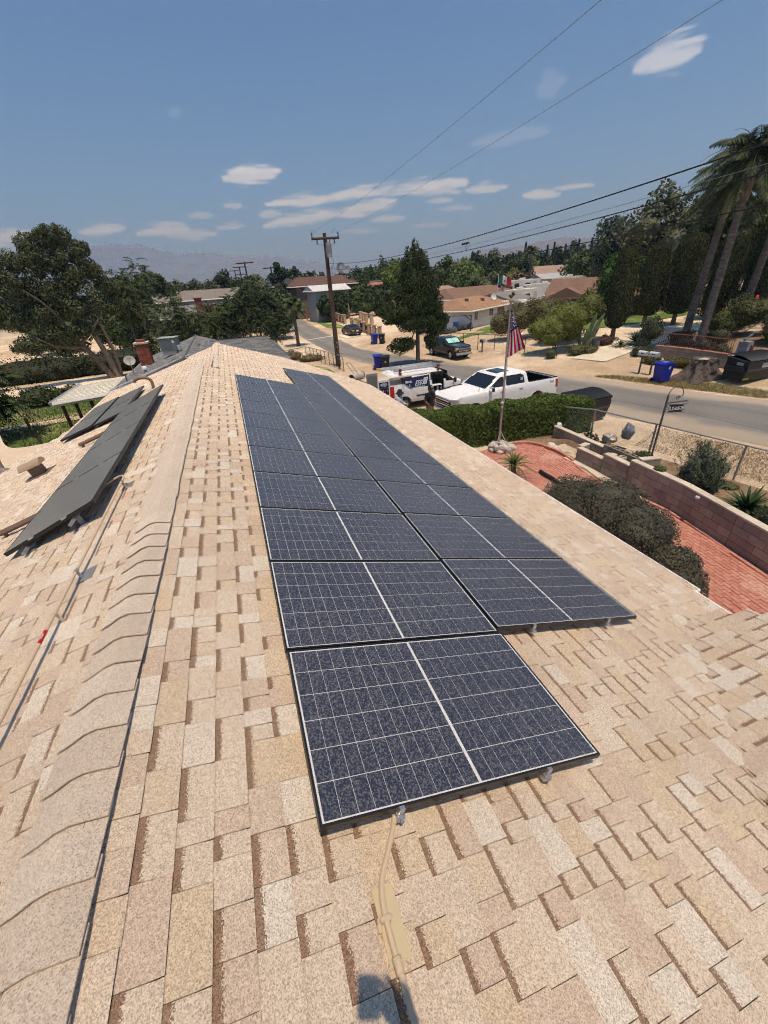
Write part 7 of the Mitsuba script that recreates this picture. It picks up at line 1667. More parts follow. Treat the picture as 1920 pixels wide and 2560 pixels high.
pinnate_tree('ailanthus', 'slender feathery tree behind the air conditioner', -3.3, 42.5, 6.0, 3.6, 63, 380, (.052, .075, .022), .17, .9, low=.15, trunks=[[(-3.3, 42.5, -3.9), (-3.3, 42.4, -1.5), (-3.1, 42.4, 1)], [(-2.7, 42.9, -3.9), (-2.6, 42.9, -1.5), (-2.6, 42.9, .5)]])
pinnate_tree('ailanthus', 'tall feathery tree standing before the grey roofs at the left', -8.3, 52, 9.2, 4.8, 64, 480, (.048, .068, .022), .19, 1.05, low=.3)
pinnate_tree('ailanthus', 'feathery sapling above the peak of the grey roof', -1.2, 44, 4.9, 3.0, 65, 280, (.055, .080, .022), .18, .95, low=.15)
pinnate_tree('ailanthus', 'large dark feathery tree with many stems above the wing of the grey roof', 2.7, 45.5, 7.0, 6.6, 66, 1150, (.038, .056, .018), .18, 1.0, low=.2, droop=.55, trunks=[[(2.2, 45.4, -4), (2.1, 45.4, -1), (2.2, 45.4, 1)], [(3.0, 45.8, -4), (3.2, 45.8, -1), (3.3, 45.8, 1)], [(3.9, 46.2, -4), (4.4, 46.2, -1), (4.6, 46.2, .5)], [(1.2, 45, -4), (.6, 45, -1), (.4, 45, .5)], [(3.4, 44.9, -4), (3.6, 44.9, -2)], [(2.6, 44.8, -4), (2.7, 44.8, -2)], [(4.4, 45.2, -4), (4.5, 45.2, -2)]],
    lobes=LOB((2.7, 45.5, 1.9, 1.4, 1.3, .9), (1.2, 45.3, 1.1, 1.4, 1.3, .9), (4.1, 45.8, 1.2, 1.3, 1.3, .9), (.1, 45, .2, 1.3, 1.3, .8), (2.4, 45, .3, 1.6, 1.4, .9), (4.9, 45.6, .1, 1.2, 1.2, .8), (.2, 44.8, -.9, 1.2, 1.2, .7), (3.5, 44.6, -.7, 1.5, 1.3, .8), (5.3, 45.3, -1.1, 1.0, 1.0, .7), (1.6, 44.6, -1.2, 1.4, 1.2, .6), (4.5, 44.6, -1.8, 1.0, 1.0, .6)))
palm_tree('fan_palm', 'bushy palm beside the utility pole, right of the large dark feathery tree', 7.7, 52.5, 4.6, 67, (0, 0), .2, 26, 1.6, col=(.075, .105, .035))
broad_tree('brown_bush', 'brownish tree with drying leaves between the dark feathery trees', -1.6, 62, 5.2, 4.6, (.105, .085, .045), 2200, .28, 68)
shrub('low_bush', 'green bush on the lawn in the shade of the trees at the left', [((-9.6, 28.3, -2.8), (1.1, .8, .5)), ((-11.0, 28.0, -2.7), (1.0, .8, .6))], 2600, .16, (.055, .07, .026), 69, 'bush')
shrub('low_bush', 'dry looking bush beside the posts of the patio cover', [((-5.7, 24.6, -2.7), (.7, .6, .5))], 1300, .12, (.10, .085, .05), 70, 'bush')
shrub('dry_brush', 'dry brown brush below the dark tree beside the road', [((6.6, 38.5, -3.8), (1.2, 1.0, .4)), ((5.2, 41, -3.8), (1.2, 1, .5))], 1600, .16, (.16, .125, .06), 71, 'bush', stems=False)
for q, (x, y, rx, ry, rz) in enumerate(((-12, 45, 4, 2, 1.4), (-17, 43, 4, 2, 1.6), (-4.5, 47, 3, 1.5, 1.2))):
    shrub('undergrowth', ['dark undergrowth below the big grey green tree', 'dark undergrowth at the far left behind the lawn', 'dark undergrowth behind the brick chimney'][q], [((x, y, -3.4), (rx, ry, rz)), ((x + 2, y + .5, -3.3), (rx * .7, ry, rz))], 3000, .24, (.035, .043, .018), 72 + q, 'bush', stems=False)

# ------------------------------------------------------------------ trees of the middle distance and the skyline
FAR = [
 ('a',-14.3,82.8,9.5,5.0,'olive'),('b',-12.9,93.2,10.0,5.2,'mid'),('c',-8.3,78.6,9.4,5.0,'dark'),('d',-7.4,98.8,8.6,5.6,'olive'),('e',-4.6,104.0,8.8,5.0,'dark'),('f',-1.8,119.0,8.3,5.4,'blue'),
 ('g',6.1,128.9,8.9,6.0,'mid'),('h',6.3,98.9,8.6,6.0,'dark'),('h2',14.8,103.0,10.0,4.8,'dark'),('i',7.4,93.8,8.4,6.4,'olive'),('j',28.9,125.8,7.9,5.6,'mid'),('k',31.5,120.0,8.6,5.8,'dark'),
 ('pR1',27.9,92.9,8.4,6.0,'dark'),('pR2',32.2,97.8,9.0,6.4,'mid'),('pR3',36.7,101.5,10.2,7.4,'grey'),('pR4',31.4,80.1,8.7,6.8,'bright'),
 ('m1',43.6,83.5,9.3,5.6,'mid'),('m2',45.2,78.9,7.4,7.4,'bright'),('m3',57.0,95.2,10.1,6.2,'dark'),('m4',62.6,97.6,10.6,6.4,'mid'),('m5',60.2,87.1,9.1,6.6,'dark'),('m6',41.6,73.3,6.3,7.3,'mid'),('m7',45.7,69.9,5.4,6.9,'olive'),('m8',52.4,73.6,5.0,6.2,'brown'),('m9',72.0,97.2,7.8,6.5,'bright'),
 ('m10',95.6,114.7,11.4,7.5,'dark'),('m11',98.7,112.1,12.5,6.3,'blue'),('m12',93.7,103.2,11.4,5.0,'mid'),('gA',62.9,68.2,8.3,6.2,'mid'),('gB',60.4,59.9,8.0,5.0,'dark'),('dk',57.3,56.2,12.3,7.6,'blue'),('big',53.3,45.0,13.0,9.6,'olive'),('big2',57.5,42.4,11.6,6.6,'mid'),('tr',52.1,37.0,10.4,6.1,'dark'),('trR',48.8,29.6,10.5,6.0,'mid'),
 ('x1',6.5,62,5.2,5,'dark'),('x2',8.0,70,5.6,5,'mid'),('x3',5,74,5.5,5,'dark'),('x4',8.6,80,5.5,5,'mid'),('x5',11,90,6,5,'dark'),('x7',2,66,5,5,'mid'),('x8',-5,58,4.2,4.5,'dark'),('x9',-11,60,5,5,'mid'),('y1',-14,66,5.6,6,'dark'),('y2',-9,72,5,5,'mid'),('y3',0,72,4.2,5,'dark'),('y4',-18,58,5.5,6,'mid'),('y5',22,86.5,5.5,5.5,'dark'),('y6',26,85,5.5,6,'mid'),('y7',27.5,79,5,5,'dark'),('y8',23.5,77,4.0,4.0,'mid'),('y9',17.3,78.5,4.6,3.2,'dark'),('z1',20,80.5,4.6,4,'dark'),
 ('u1',-22,70,8,6,'dark'),('u2',-27,80,9,7,'mid'),('u3',-20,95,9.4,7,'olive'),('u4',-34,72,9,7,'dark'),('u5',1,84,6.0,5,'mid'),('u6',10,86,6.4,5,'dark'),('u7',18.5,104,8.4,6,'mid'),('u8',24,112,8.2,6,'dark'),('u9',38,88,8.6,7,'dark'),('v1',50,88,8.6,7,'mid'),('v2',66,92,9,8,'dark'),('v3',78,108,10,8,'mid'),('v4',86,110,9.8,8,'dark'),('v5',70,76,7.4,6,'dark'),('v6',66,62,7.0,6,'mid'),('v7',60,50,8.8,6,'dark'),('v8',60,36,10,7,'dark'),('v9',36,92,9.6,7,'mid'),('w1',41,95,9.8,6,'dark'),('w2',-2,92,7.6,6,'olive'),('w3',-17,105,9,7,'mid'),('w4',21,118,8.6,6,'dark')]
region = lambda x, y: ('left of the utility pole, behind the grey roofs' if x < 0 else 'in the skyline around the brown roofed house' if x < 25 and y > 80 else 'behind the red awning and the big conifer' if x < 42 else 'behind the trailers and the flag' if y > 60 else 'on the rise behind the clipped cypresses')
words = dict(olive='dusty olive tree', mid='round mid green tree', dark='dark green tree', blue='blue grey green tree', bright='light green tree', grey='grey brown tree', brown='brownish tree')
for q, (nm, x, y, h, w, col) in enumerate(FAR):
    D = math.hypot(x, y)
    lab = f'{words[col]} {region(x, y)}'
    broad_tree('background_tree', lab, x, y, h, w, col, int(2600 if D > 75 else 4200), .30 + D * .0019, 200 + q, group=f'{words[col]}s {region(x, y)}', low=.08)
broad_tree('round_tree', 'round dense dark tree standing alone on the skyline at the left of the far poles', 1.5, 111.0, 10.5, 6.2, 'dark', 4200, .42, 290, low=.1)
broad_tree('dark_pine', 'tall ragged dark pine on the skyline left of the utility pole', 12.1, 96.3, 11.0, 4.0, 'conifer', 4000, .38, 291, low=.15)
broad_tree('narrow_tree', 'narrow upright tree on the skyline just left of the utility pole', 17.4, 109.7, 10.6, 2.8, 'blue', 2600, .38, 292, low=.3)
broad_tree('green_tree', 'bright green feathery tree between the two clipped cypresses', 34.6, 32.6, 5.6, 3.6, (.05, .105, .022), 5000, .2, 293, low=.05, droop=.6)
broad_tree('green_tree', 'bright green tree between the second and third clipped cypress', 39.6, 33.0, 5.6, 3.4, (.05, .10, .022), 4000, .2, 294, low=.05, droop=.6)
broad_tree('yellow_tree', 'small yellow green tree in the bank of trees behind the flags', 57, 81, 6.4, 3.0, (.19, .19, .03), 1500, .3, 295)
for q, (x, y, h) in enumerate(((79.4, 108.3, 11.8), (82.5, 110, 11), (86.9, 108.9, 11.0), (90, 110, 11.6), (93, 109, 11), (96.5, 108, 12), (99.5, 106.5, 12), (102.5, 105, 12.4), (54.5, 93, 9.6))):
    column_tree('skyline_cypress', 'thin dark pointed cypress on the skyline behind the trailers', x, y, h, 1.7, 600 + q, (.028, .040, .018), 900, .42, .03, .3, group='pointed cypresses on the skyline')
for q, (x, y, h, lab) in enumerate(((22.2, 115, 9.2, 'far palm on the skyline left of the utility pole, taller of two'), (25.4, 118, 8.0, 'far palm on the skyline left of the utility pole, lower of two'), (66.6, 88.5, 10.4, 'far palm rising above the trees behind the trailers'), (-10.8, 89, 10, 'far palm in the trees at the left skyline'))):
    palm_tree('far_palm', lab, x, y, h - 1.2, 640 + q, (0, 0), .2, 20, 2.0, col=(.06, .08, .035))
ft = []
rng = np.random.default_rng(91)
for q in range(330):
    a = rng.uniform(-.62, 1.12); D = rng.uniform(140, 420); x, y = EYE[0] + D * math.sin(a), EYE[1] + D * math.cos(a)
    h = rng.uniform(5.5, 9.5) + max(0, math.sin(a)) * D * .012; w = rng.uniform(6, 12); z = G(x, y)
    m = 170; d = unit(rng.normal(0, 1, (m, 3))); d[:, 2] = np.abs(d[:, 2])
    P_ = np.array([x, y, z + h * .1]) + d * np.array([w / 2, w / 2, h * .9]) * rng.uniform(.7, 1.05, (m, 1))
    ft.append(leaves(P_, d, 1.5, .7, rng, [(.035, .05, .02), (.05, .065, .025), (.06, .07, .035)][q % 3], clump=3))
v, f, c = merge(ft)
single('far_woodland', (v, f), 'mat_leaf', 'far belt of trees that closes the valley floor along the horizon', 'trees', kind='stuff', color=c)

# ------------------------------------------------------------------ utility poles and wires
POLE = mat('pole_wood', (.075, .048, .035), .9)
k = thing('utility_pole', 'tall dark wooden utility pole with a crossarm and grey transformer beside the street', 'utility pole')
px, py = 7.88, 33.0
part(k, 'pole', tube([(px, py, -4.0), (px, py, 0), (px, py, 5.12)], [.20, .165, .12], 14), 'mat_polewood', smooth=True)
def f_polewood(p, n, uv): return mix((.055, .036, .027), (.15, .105, .075), noise(p.x * 20, p.y * 20, p.z * 1.6)) * (.8 + .4 * noise(p.x * 60, p.y * 60, p.z * 2))
matp('polewood', f_polewood, .9, .15)
ca_ = np.array([.99, -.13, 0])
part(k, 'crossarm', bar(np.array([px, py - .16, 4.80]) - ca_ * .98, np.array([px, py - .16, 4.80]) + ca_ * .98, .11), POLE)
for s in (-.92, -.60, .62, .92):
    o = np.array([px, py - .16, 4.86]) + ca_ * s
    part(k, 'insulator', trimesh.Trimesh(*xf(lathe([(0, .30), (.04, .28), (.05, .22), (.03, .18), (.06, .15), (.03, .1), (.05, .05), (.02, 0), (0, 0)], 12), o if abs(s) > .7 else o - [0, 0, .42])), mat('porcelain', (.12, .10, .09), .3), smooth=40)
part(k, 'wire_loop', join([tube([o + np.array([.16 * math.cos(t), 0, .18 + .16 * math.sin(t)]) for t in np.linspace(-.4, 3.4, 14)], .008, 4) for o in (np.array([px - .86, py - .2, 4.95]), np.array([px + .7, py - .2, 4.95]))] + [tube([(px - .6, py - .2, 4.5), (px - .1, py - .2, 4.35), (px, py - .2, 4.2)], .008, 4), tube([(px + .6, py - .2, 4.5), (px + .2, py - .2, 4.3)], .008, 4)]), BLACK)
tr_ = part(k, 'transformer', tube([(px + .12, py - .38, 3.66), (px + .12, py - .38, 4.52)], .19, 18), mat('transformer_grey', (.36, .38, .39), .4), smooth=40)
part(tr_, 'cooling_fin', join([box(px + .12 + .21 * math.sin(a) - .012, px + .12 + .21 * math.sin(a) + .012, py - .38 - .24 * math.cos(a), py - .38 - .17 * math.cos(a), 3.85, 4.4) for a in np.linspace(-.8, .8, 5)]), mat('transformer_dark', (.20, .21, .22), .4))
part(tr_, 'bushing', join([tube([(px + .05, py - .38, 4.5), (px + .02, py - .4, 4.75)], .03, 8), tube([(px + .2, py - .38, 4.5), (px + .24, py - .4, 4.75)], .03, 8)]), mat('porcelain', (.12, .10, .09), .3))
part(k, 'cable_drop', tube(curve([(px + .2, py - .3, 3.7), (px + .4, py - .3, 3.3), (px + .15, py - .25, 3.0)], 12), .012, 5), BLACK)
part(k, 'sign_tag', join([box(px - .05, px + .05, py - .215, py - .205, z, z + .1) for z in (-3.0, -2.4, -2.1)]), mat('tag_yellow', (.45, .36, .16), .6))
k = thing('street_light', 'thin white pole arm lamp by the road, left of the utility pole', 'street light')
part(k, 'arm', bar((px - .05, py + .0, -1.55), (px - 2.1, py + .15, -1.68), .05), mat('arm_white', (.6, .6, .58), .5))
def wire(label, pts, r, bs=BLACK):
    from scipy.interpolate import PchipInterpolator
    p = np.array(pts, float); o = np.argsort(p[:, 1]); p = p[o]
    yy = np.linspace(p[0, 1], p[-1, 1], 90)
    co = np.polyfit(p[:, 1], p[:, 2], 2 if len(p) > 2 else 1)
    z = np.polyval(co, yy); x = np.interp(yy, p[:, 1], p[:, 0])
    single('overhead_wire', tube(np.c_[x, yy, z], r, 6), bs, label, 'wire', smooth=True)
THIN = mat('weathered_aluminium', (.20, .21, .23), .5, .4, .3)
wire('high thin power line, left of the two that run up out of the photo', [(7.0, 33.0, 5.15), (6.2, 18, 4.85), (5.46, 5.47, 5.0), (4.3, -16, 5.6)], .0042, THIN)
wire('high thin power line, right of the two that run up out of the photo', [(8.8, 32.8, 5.15), (7.9, 18, 4.85), (7.13, 5.14, 5.0), (6.0, -16, 5.6)], .0042, THIN)
wire('uppermost thick overhead cable crossing to the right edge of the photo', [(7.95, 32.8, 3.30), (7.7, 12.4, 2.87), (7.6, 8.3, 3.12), (7.5, 4.15, 3.46), (7.3, -14, 5.0)], .012)
wire('thin overhead wire, second from the top at the right edge', [(7.95, 32.8, 3.05), (7.6, 8.2, 2.86), (7.55, 4.15, 3.17), (7.4, -14, 4.6)], .0042, THIN)
wire('thick overhead cable, third from the top at the right edge', [(7.95, 32.8, 2.95), (7.7, 8.2, 2.74), (7.65, 4.2, 3.10), (7.5, -14, 4.6)], .010)
wire('lowest thick overhead cable crossing in front of the cypresses', [(7.95, 32.8, 2.7), (7.7, 15, 2.15), (7.7, 8.1, 2.42), (7.7, 4.05, 2.76), (7.6, -14, 4.3)], .010)
k = thing('cable_splice', 'small cable splice with a wire loop hanging on the uppermost cable', 'cable splice')
sz_ = np.array([7.69, 12.6, 2.86])
part(k, 'clip', tube([sz_ + [0, .25, .0], sz_ + [0, -.12, .01]], .03, 6), BLACK)
part(k, 'loop', tube([sz_ + np.array([.04 * math.sin(t), -.1 + .10 * math.cos(t), -.06 + .09 * math.sin(t)]) for t in np.linspace(0, 6.2, 16)], .006, 4), BLACK)
for q, (x, y, zt, lab) in enumerate(((6.05, 98.9, 6.8, 'far utility pole with a plain crossarm left of the tall pine, nearest of three'), (6.3, 128.9, 7.3, 'far utility pole with two crossarms, second of three on the skyline'), (6.1, 159, 7.6, 'farthest of the three small utility poles on the left skyline'), (11.6, 104, 5.9, 'dark utility pole half hidden by the tall pine'))):
    k = thing('far_utility_pole', lab, 'utility pole')
    part(k, 'pole', tube([(x, y, -4.5), (x, y, zt)], [.2, .14], 8), POLE)
    part(k, 'crossarm', join([bar((x - 1.7, y - .1, zt - .25), (x + 1.7, y - .1, zt - .15), .16)] + ([bar((x - 1.4, y - .1, zt - 1.9), (x + 1.4, y - .1, zt - 1.8), .14)] if q == 1 else [])), POLE)
k = thing('windmill', 'small farm windmill on a lattice mast on the skyline right of the utility pole', 'windmill')
wx, wy, wz = 30.0, 115.0, 5.3
for q in range(14):
    a = q * 2 * np.pi / 14; d1 = np.array([math.cos(a), -.2, math.sin(a)]); t1 = np.array([-math.sin(a), 0, math.cos(a)])
    part(k, 'blade', (np.array([wx, wy, wz]) + np.array([d1 * .35 - t1 * .05, d1 * 1.15 - t1 * .2, d1 * 1.15 + t1 * .2 + [0, .12, 0], d1 * .35 + t1 * .05 + [0, .04, 0], d1 * .35 - t1 * .05 + [0, .02, 0], d1 * 1.15 - t1 * .2 + [0, .02, 0], d1 * 1.15 + t1 * .2 + [0, .14, 0], d1 * .35 + t1 * .05 + [0, .06, 0]]), np.vstack([BOXF[:, [0, 1, 2]], BOXF[:, [0, 2, 3]]])), mat('mill_grey', (.30, .29, .28), .5))
part(k, 'tail', join([tube([(wx, wy, wz), (wx + 1.9, wy + .5, wz)], .05, 5), box(wx + 1.3, wx + 2.3, wy + .4, wy + .45, wz - .35, wz + .35)]), mat('mill_grey', (.30, .29, .28), .5))
part(k, 'mast', join([bar((wx + sx_ * 1.0, wy + sy_ * 1.0, -4), (wx, wy, wz), .09) for sx_ in (-1, 1) for sy_ in (-1, 1)] + [bar((wx - .6, wy, 0), (wx + .6, wy, 1.2), .05), bar((wx + .6, wy, 0), (wx - .6, wy, 1.2), .05)]), STEEL)

# ------------------------------------------------------------------ houses, awnings and trailers
def gable_house(name, label, cx, cy, yaw, L, W, eave, ridge, wallm, roofm, hip=0.0, over=.45, windows=(), cat='house', base=None, vents=()):
    """Ridge along local x. windows: (side 'f','b','l','r', offset, sill height over the base, width, height, style)."""
    k = thing(name, label, cat); base = G(cx, cy) - .1 if base is None else base
    P = lambda m: xf(m, (cx, cy, 0), yaw)
    hl, hw = L / 2, W / 2; lo, wo = hl + over, hw + over; t = .16
    sl = (ridge - eave) / hw; ez = eave - sl * over
    part(k, 'wall', P(join([box(-hl, hl, -hw, hw, base, eave - .02)] + ([] if hip else [(np.array([[x, -hw, eave - .02], [x, hw, eave - .02], [x, 0, ridge - .16], [x * .99, -hw, eave - .02], [x * .99, hw, eave - .02], [x * .99, 0, ridge - .16]]), np.array([[0, 1, 2], [3, 5, 4], [0, 2, 5], [0, 5, 3], [1, 4, 5], [1, 5, 2]])) for x in (-hl + .003, hl - .003)]))), wallm)
    rx = lo - hip * wo
    A = np.array([[-lo, -wo, ez], [lo, -wo, ez], [rx, 0, ridge], [-rx, 0, ridge], [lo, wo, ez], [-lo, wo, ez]])
    v = np.vstack([A, A - [0, 0, t]])
    f = [(0, 1, 2), (0, 2, 3), (4, 5, 3), (4, 3, 2), (1, 4, 2), (5, 0, 3)] + [(6, 8, 7), (6, 9, 8), (10, 9, 11), (10, 8, 9), (7, 8, 10), (11, 9, 6)]
    for a, b in ((0, 1), (1, 4), (4, 5), (5, 0)): f += [(a, a + 6, b), (b, a + 6, b + 6)]
    r = part(k, 'roof', P((v, np.array(f))), roofm)
    part(r, 'fascia', P(join([bar((-lo, -wo - .01, ez - .1), (lo, -wo - .01, ez - .1), .14), bar((lo + .01, -wo, ez - .1), (lo + .01, wo, ez - .1), .14), bar((-lo - .01, -wo, ez - .1), (-lo - .01, wo, ez - .1), .14)])), mat('fascia_white', (.6, .58, .54), .7))
    for a, b in vents: part(r, 'vent', P(cbox(a - .2, a + .2, b - .2, b + .2, ridge - abs(b) * sl - .05, ridge - abs(b) * sl + .3, .05)), BROWN)
    for sd_, o, sill, w, h, *style in windows:
        z0 = base + sill
        if sd_ in 'fb': y = -hw if sd_ == 'f' else hw; s = -1 if sd_ == 'f' else 1; mk = lambda a, b, c_, d, p0, p1: box(a, b, *sorted((y + s * p0, y + s * p1)), c_, d)
        else: x_ = -hl if sd_ == 'l' else hl; s = -1 if sd_ == 'l' else 1; mk = lambda a, b, c_, d, p0, p1: box(*sorted((x_ + s * p0, x_ + s * p1)), a, b, c_, d)
        wn = part(k, 'window', P(join([mk(o - w / 2 - .07, o + w / 2 + .07, z0 - .07, z0, -.02, .05), mk(o - w / 2 - .07, o + w / 2 + .07, z0 + h, z0 + h + .07, -.02, .05), mk(o - w / 2 - .07, o - w / 2, z0, z0 + h, -.02, .05), mk(o + w / 2, o + w / 2 + .07, z0, z0 + h, -.02, .05), mk(o - .03, o + .03, z0, z0 + h, .015, .045)])), mat('window_frame', (.55, .55, .54), .6))
        for q in (0, 1): part(wn, 'pane', P(mk(o - w / 2 + q * (w / 2 + .03), o - .03 + q * (w / 2 + .03), z0, z0 + h, -.01, .012)), GLASS)
        if style and style[0] == 'bars': part(wn, 'security_bars', P(join([mk(o - w / 2 + .12 * q, o - w / 2 + .12 * q + .025, z0, z0 + h, .055, .08) for q in range(int(w / .12) + 1)])), mat('bars', (.35, .35, .34), .6))
    return k, P
rm = lambda n_, c_: matp('roof_' + n_, (lambda c0: (lambda p, n, uv: C3(*c0) * (.82 + .36 * fbm(p.x * 1.6, p.y * 1.6, p.z * 3)) * (.86 + .28 * noise(p.x * 7, p.y * 7, p.z * 16))))(c_), .9, .1)
RBROWN, RTAN, RGREY, RRED = rm('brown', (.20, .125, .09)), rm('tan', (.30, .185, .115)), rm('grey', (.19, .185, .175)), rm('umber', (.13, .08, .065))
RPINK = rm('pink', (.34, .235, .185))
gable_house('white_house', 'white house with tan hip roof and barred windows behind the flag, across the street', 29.3, 50.3, math.radians(33), 12.4, 7.0, -1.4, -.45, WALLW, RTAN, hip=.9, windows=[('f', -.4, 1.2, 1.0, .75), ('f', 2.4, .85, 2.0, 1.35, 'bars'), ('f', -4.5, 1.1, .7, .9), ('l', 0, 1, 1.2, 1)], vents=((.6, -1.8), (-2.5, -1.2)))
gable_house('white_house', 'low white wing with grey gable roof right of the tan hip roof', 37.0, 54.2, math.radians(33), 6.4, 6.4, -1.35, -.35, WALLW, RGREY, windows=[('f', -1.2, .9, 2.0, 1.3, 'bars'), ('f', 2.0, .1, .9, 1.9)])
single('white_fascia_tube', tube([(31.8, 49.6, -1.35), (38.5, 50.8, -1.5)], .18, 10), WHITE, 'long white porch roof edge along the front of the low white wing', 'porch roof')
gable_house('brown_roof_house', 'long house with wide brown gable roof behind the white house', 35.5, 60.8, math.radians(14), 13.5, 9, -.75, .40, mat('grey_wall2', (.38, .38, .36), .9), RBROWN, hip=.5, windows=[('f', -3, 1.6, 1.4, 1), ('f', 3, 1.6, 1.4, 1)])
gable_house('brown_roof_house', 'smaller brown roof just showing behind the long brown gable roof', 33.5, 67.5, math.radians(14), 7, 6, -.4, .65, mat('grey_wall2', (.38, .38, .36), .9), RPINK, hip=.5)
gable_house('far_house', 'house with a long dark brown hip roof on the skyline beside the utility pole', 20.0, 94.5, math.radians(6), 13, 9.5, 2.0, 3.45, mat('brown_wall', (.20, .13, .10), .9), RRED, hip=.4, windows=[('f', -3, 4.2, 1.4, 1), ('f', 2, 4.2, 1.4, 1)])
gable_house('far_house', 'house with dark blue gable left of the dark brown hip roof', 14.3, 99, math.radians(80), 8, 6, 2.3, 3.5, mat('blue_wall', (.08, .12, .17), .9), RGREY)
gable_house('far_house', 'dark grey roofed house right behind the utility pole', 28.2, 106, math.radians(8), 9, 8, 1.9, 3.4, mat('dark_wall', (.12, .12, .13), .9), mat('slate', (.16, .19, .21), .8), windows=[('f', 0, 3.5, 2, 1)])
gable_house('far_house', 'low shed roof painted white below the dark brown hip roof', 18.6, 82.5, math.radians(10), 6.5, 4, 1.2, 1.9, mat('grey_wall2', (.38, .38, .36), .9), mat('white_roof', (.6, .6, .58), .7), cat='shed')
gable_house('far_house', 'long house with flat grey brown roof at the left behind the feathery trees', -3.4, 80.5, math.radians(11), 13, 9, 1.15, 2.35, mat('pale_wall', (.48, .48, .46), .9), rm('greybrown', (.21, .185, .16)), windows=[('f', -3, 3.6, 1.6, 1), ('f', 2.5, 3.6, 1.6, 1)])
gable_house('far_house', 'grey roofed house with a red brick chimney between the feathery trees', -4.2, 68.8, math.radians(20), 10, 7.5, -.6, .55, mat('pale_wall', (.48, .48, .46), .9), RGREY, windows=[('f', -2, 1.4, 1.6, 1), ('f', 2, 1.4, 1.6, 1)])
single('brick_chimney', join([cbox(-3.4, -2.5, 66.6, 67.3, -1, 1.25, .02), cbox(-3.5, -2.4, 66.5, 67.4, 1.25, 1.4, .02)]), mat('chimney_red', (.22, .075, .05), .95), 'far red brick chimney on the grey roof between the feathery trees', 'chimney')
gable_house('far_house', 'far tan roofed house above the trailers', 74, 93, math.radians(-20), 13, 9, 1.2, 2.7, mat('tan_wall', (.36, .27, .2), .9), RPINK, hip=.4, windows=[('f', -2, 3.5, 1.5, 1), ('f', 3, 3.5, 1.5, 1)])
gable_house('far_house', 'pale grey roof among the trees above the trailers', 69, 82, math.radians(-15), 9, 6, .5, 1.2, mat('pale_wall', (.48, .48, .46), .9), mat('pale_roof', (.36, .37, .38), .8))
k, P = gable_house('porch_house', 'brown house with a deep shaded porch behind the cactus and lawn', 38.6, 37.6, math.radians(-48), 10, 8.5, -.15, 1.0, mat('tan_wall', (.36, .27, .2), .9), RBROWN, windows=[('f', 1.5, 1, 1.5, 1.2)])
part(k, 'porch_roof', P((np.array([[-5.2, -6.6, -.55], [5.2, -6.6, -.55], [5.2, -4.2, .0], [-5.2, -4.2, .0], [-5.2, -6.6, -.68], [5.2, -6.6, -.68], [5.2, -4.2, -.14], [-5.2, -4.2, -.14]]), np.vstack([BOXF[:, [0, 1, 2]], BOXF[:, [0, 2, 3]]])[:, ::-1])), RBROWN)
part(k, 'gable', P(join([prism([(-4.6, -6.2), (-1.6, -6.2), (-1.6, -4.2), (-4.6, -4.2)], -.3, -.25), (np.array([[-4.9, -6.5, -.5], [-1.3, -6.5, -.5], [-3.1, -6.5, .35], [-4.9, -3.6, -.5], [-1.3, -3.6, -.5], [-3.1, -3.6, .35]]), np.array([[0, 1, 2], [3, 5, 4], [0, 2, 5], [0, 5, 3], [1, 4, 5], [1, 5, 2]]))])), RBROWN)
for x in (-5.0, -2.6, -.2, 2.2, 4.8): part(k, 'post', P(box(x - .07, x + .07, -6.5, -6.36, -3, -.66)), mat('post_grey', (.3, .3, .29), .8))
part(k, 'solar_module', P((lambda a: (np.array([[.4, -3.9, .22], [3.6, -3.9, .22], [3.6, -1.0, .85], [.4, -1.0, .85], [.4, -3.9, .14], [3.6, -3.9, .14], [3.6, -1, .77], [.4, -1, .77]]), np.vstack([BOXF[:, [0, 1, 2]], BOXF[:, [0, 2, 3]]])[:, ::-1]))(0)), FRAME)
for q, (a, b) in enumerate(((-4, -7.1), (-2.0, -7.2), (.5, -7.1), (2.5, -7.0))):
    p_ = P((np.array([[a, b, 0]]), np.array([[0, 0, 0]])))[0][0]
    shrub('potted_plant', ['potted plant at the left end of the shaded porch', 'potted plant with pink flowers before the shaded porch', 'leafy potted plant in the middle of the shaded porch', 'potted plant at the right of the shaded porch'][q], [((p_[0], p_[1], G(p_[0], p_[1]) + .5), (.45, .45, .45))], 500, .16, (.05, .075, .025), 700 + q, 'plant', flowers=((.6, .12, .15), 4, .2) if q == 1 else None)
patch('porch_slab', [(33.4, 36.2), (39.4, 29.6), (40.2, 30.3), (34.2, 36.9)], 'mat_pale_concrete', .12)
gable_house('far_house', 'tan gable end of a house half hidden by the third clipped cypress', 42.5, 33.2, math.radians(60), 8, 6, .2, 1.5, mat('tan_wall', (.36, .27, .2), .9), RBROWN, windows=[('l', .5, 1.8, .9, 1.6)])
k = thing('red_porch', 'two storey porch with rust red awnings left of the big conifer', 'porch')
P = lambda m: xf(m, (30.3, 92.0, 0), math.radians(15))
for q, (z, d) in enumerate(((1.75, 0), (-.2, -.9))): part(k, 'awning', P(join([(np.array([[-3.0 + q * 1.6, -3.2 + d, z - .6], [4, -3.2 + d, z - .6], [4, 0, z], [-3.0 + q * 1.6, 0, z], [-3.0 + q * 1.6, -3.2 + d, z - .7], [4, -3.2 + d, z - .7], [4, 0, z - .1], [-3.0 + q * 1.6, 0, z - .1]]), np.vstack([BOXF[:, [0, 1, 2]], BOXF[:, [0, 2, 3]]])[:, ::-1])])), mat('awning_red', (.34, .13, .11), .8))
part(k, 'wall', P(box(-3.5, 5, 0, 6, -4.2, 1.6)), mat('dark_wall', (.12, .12, .13), .9))
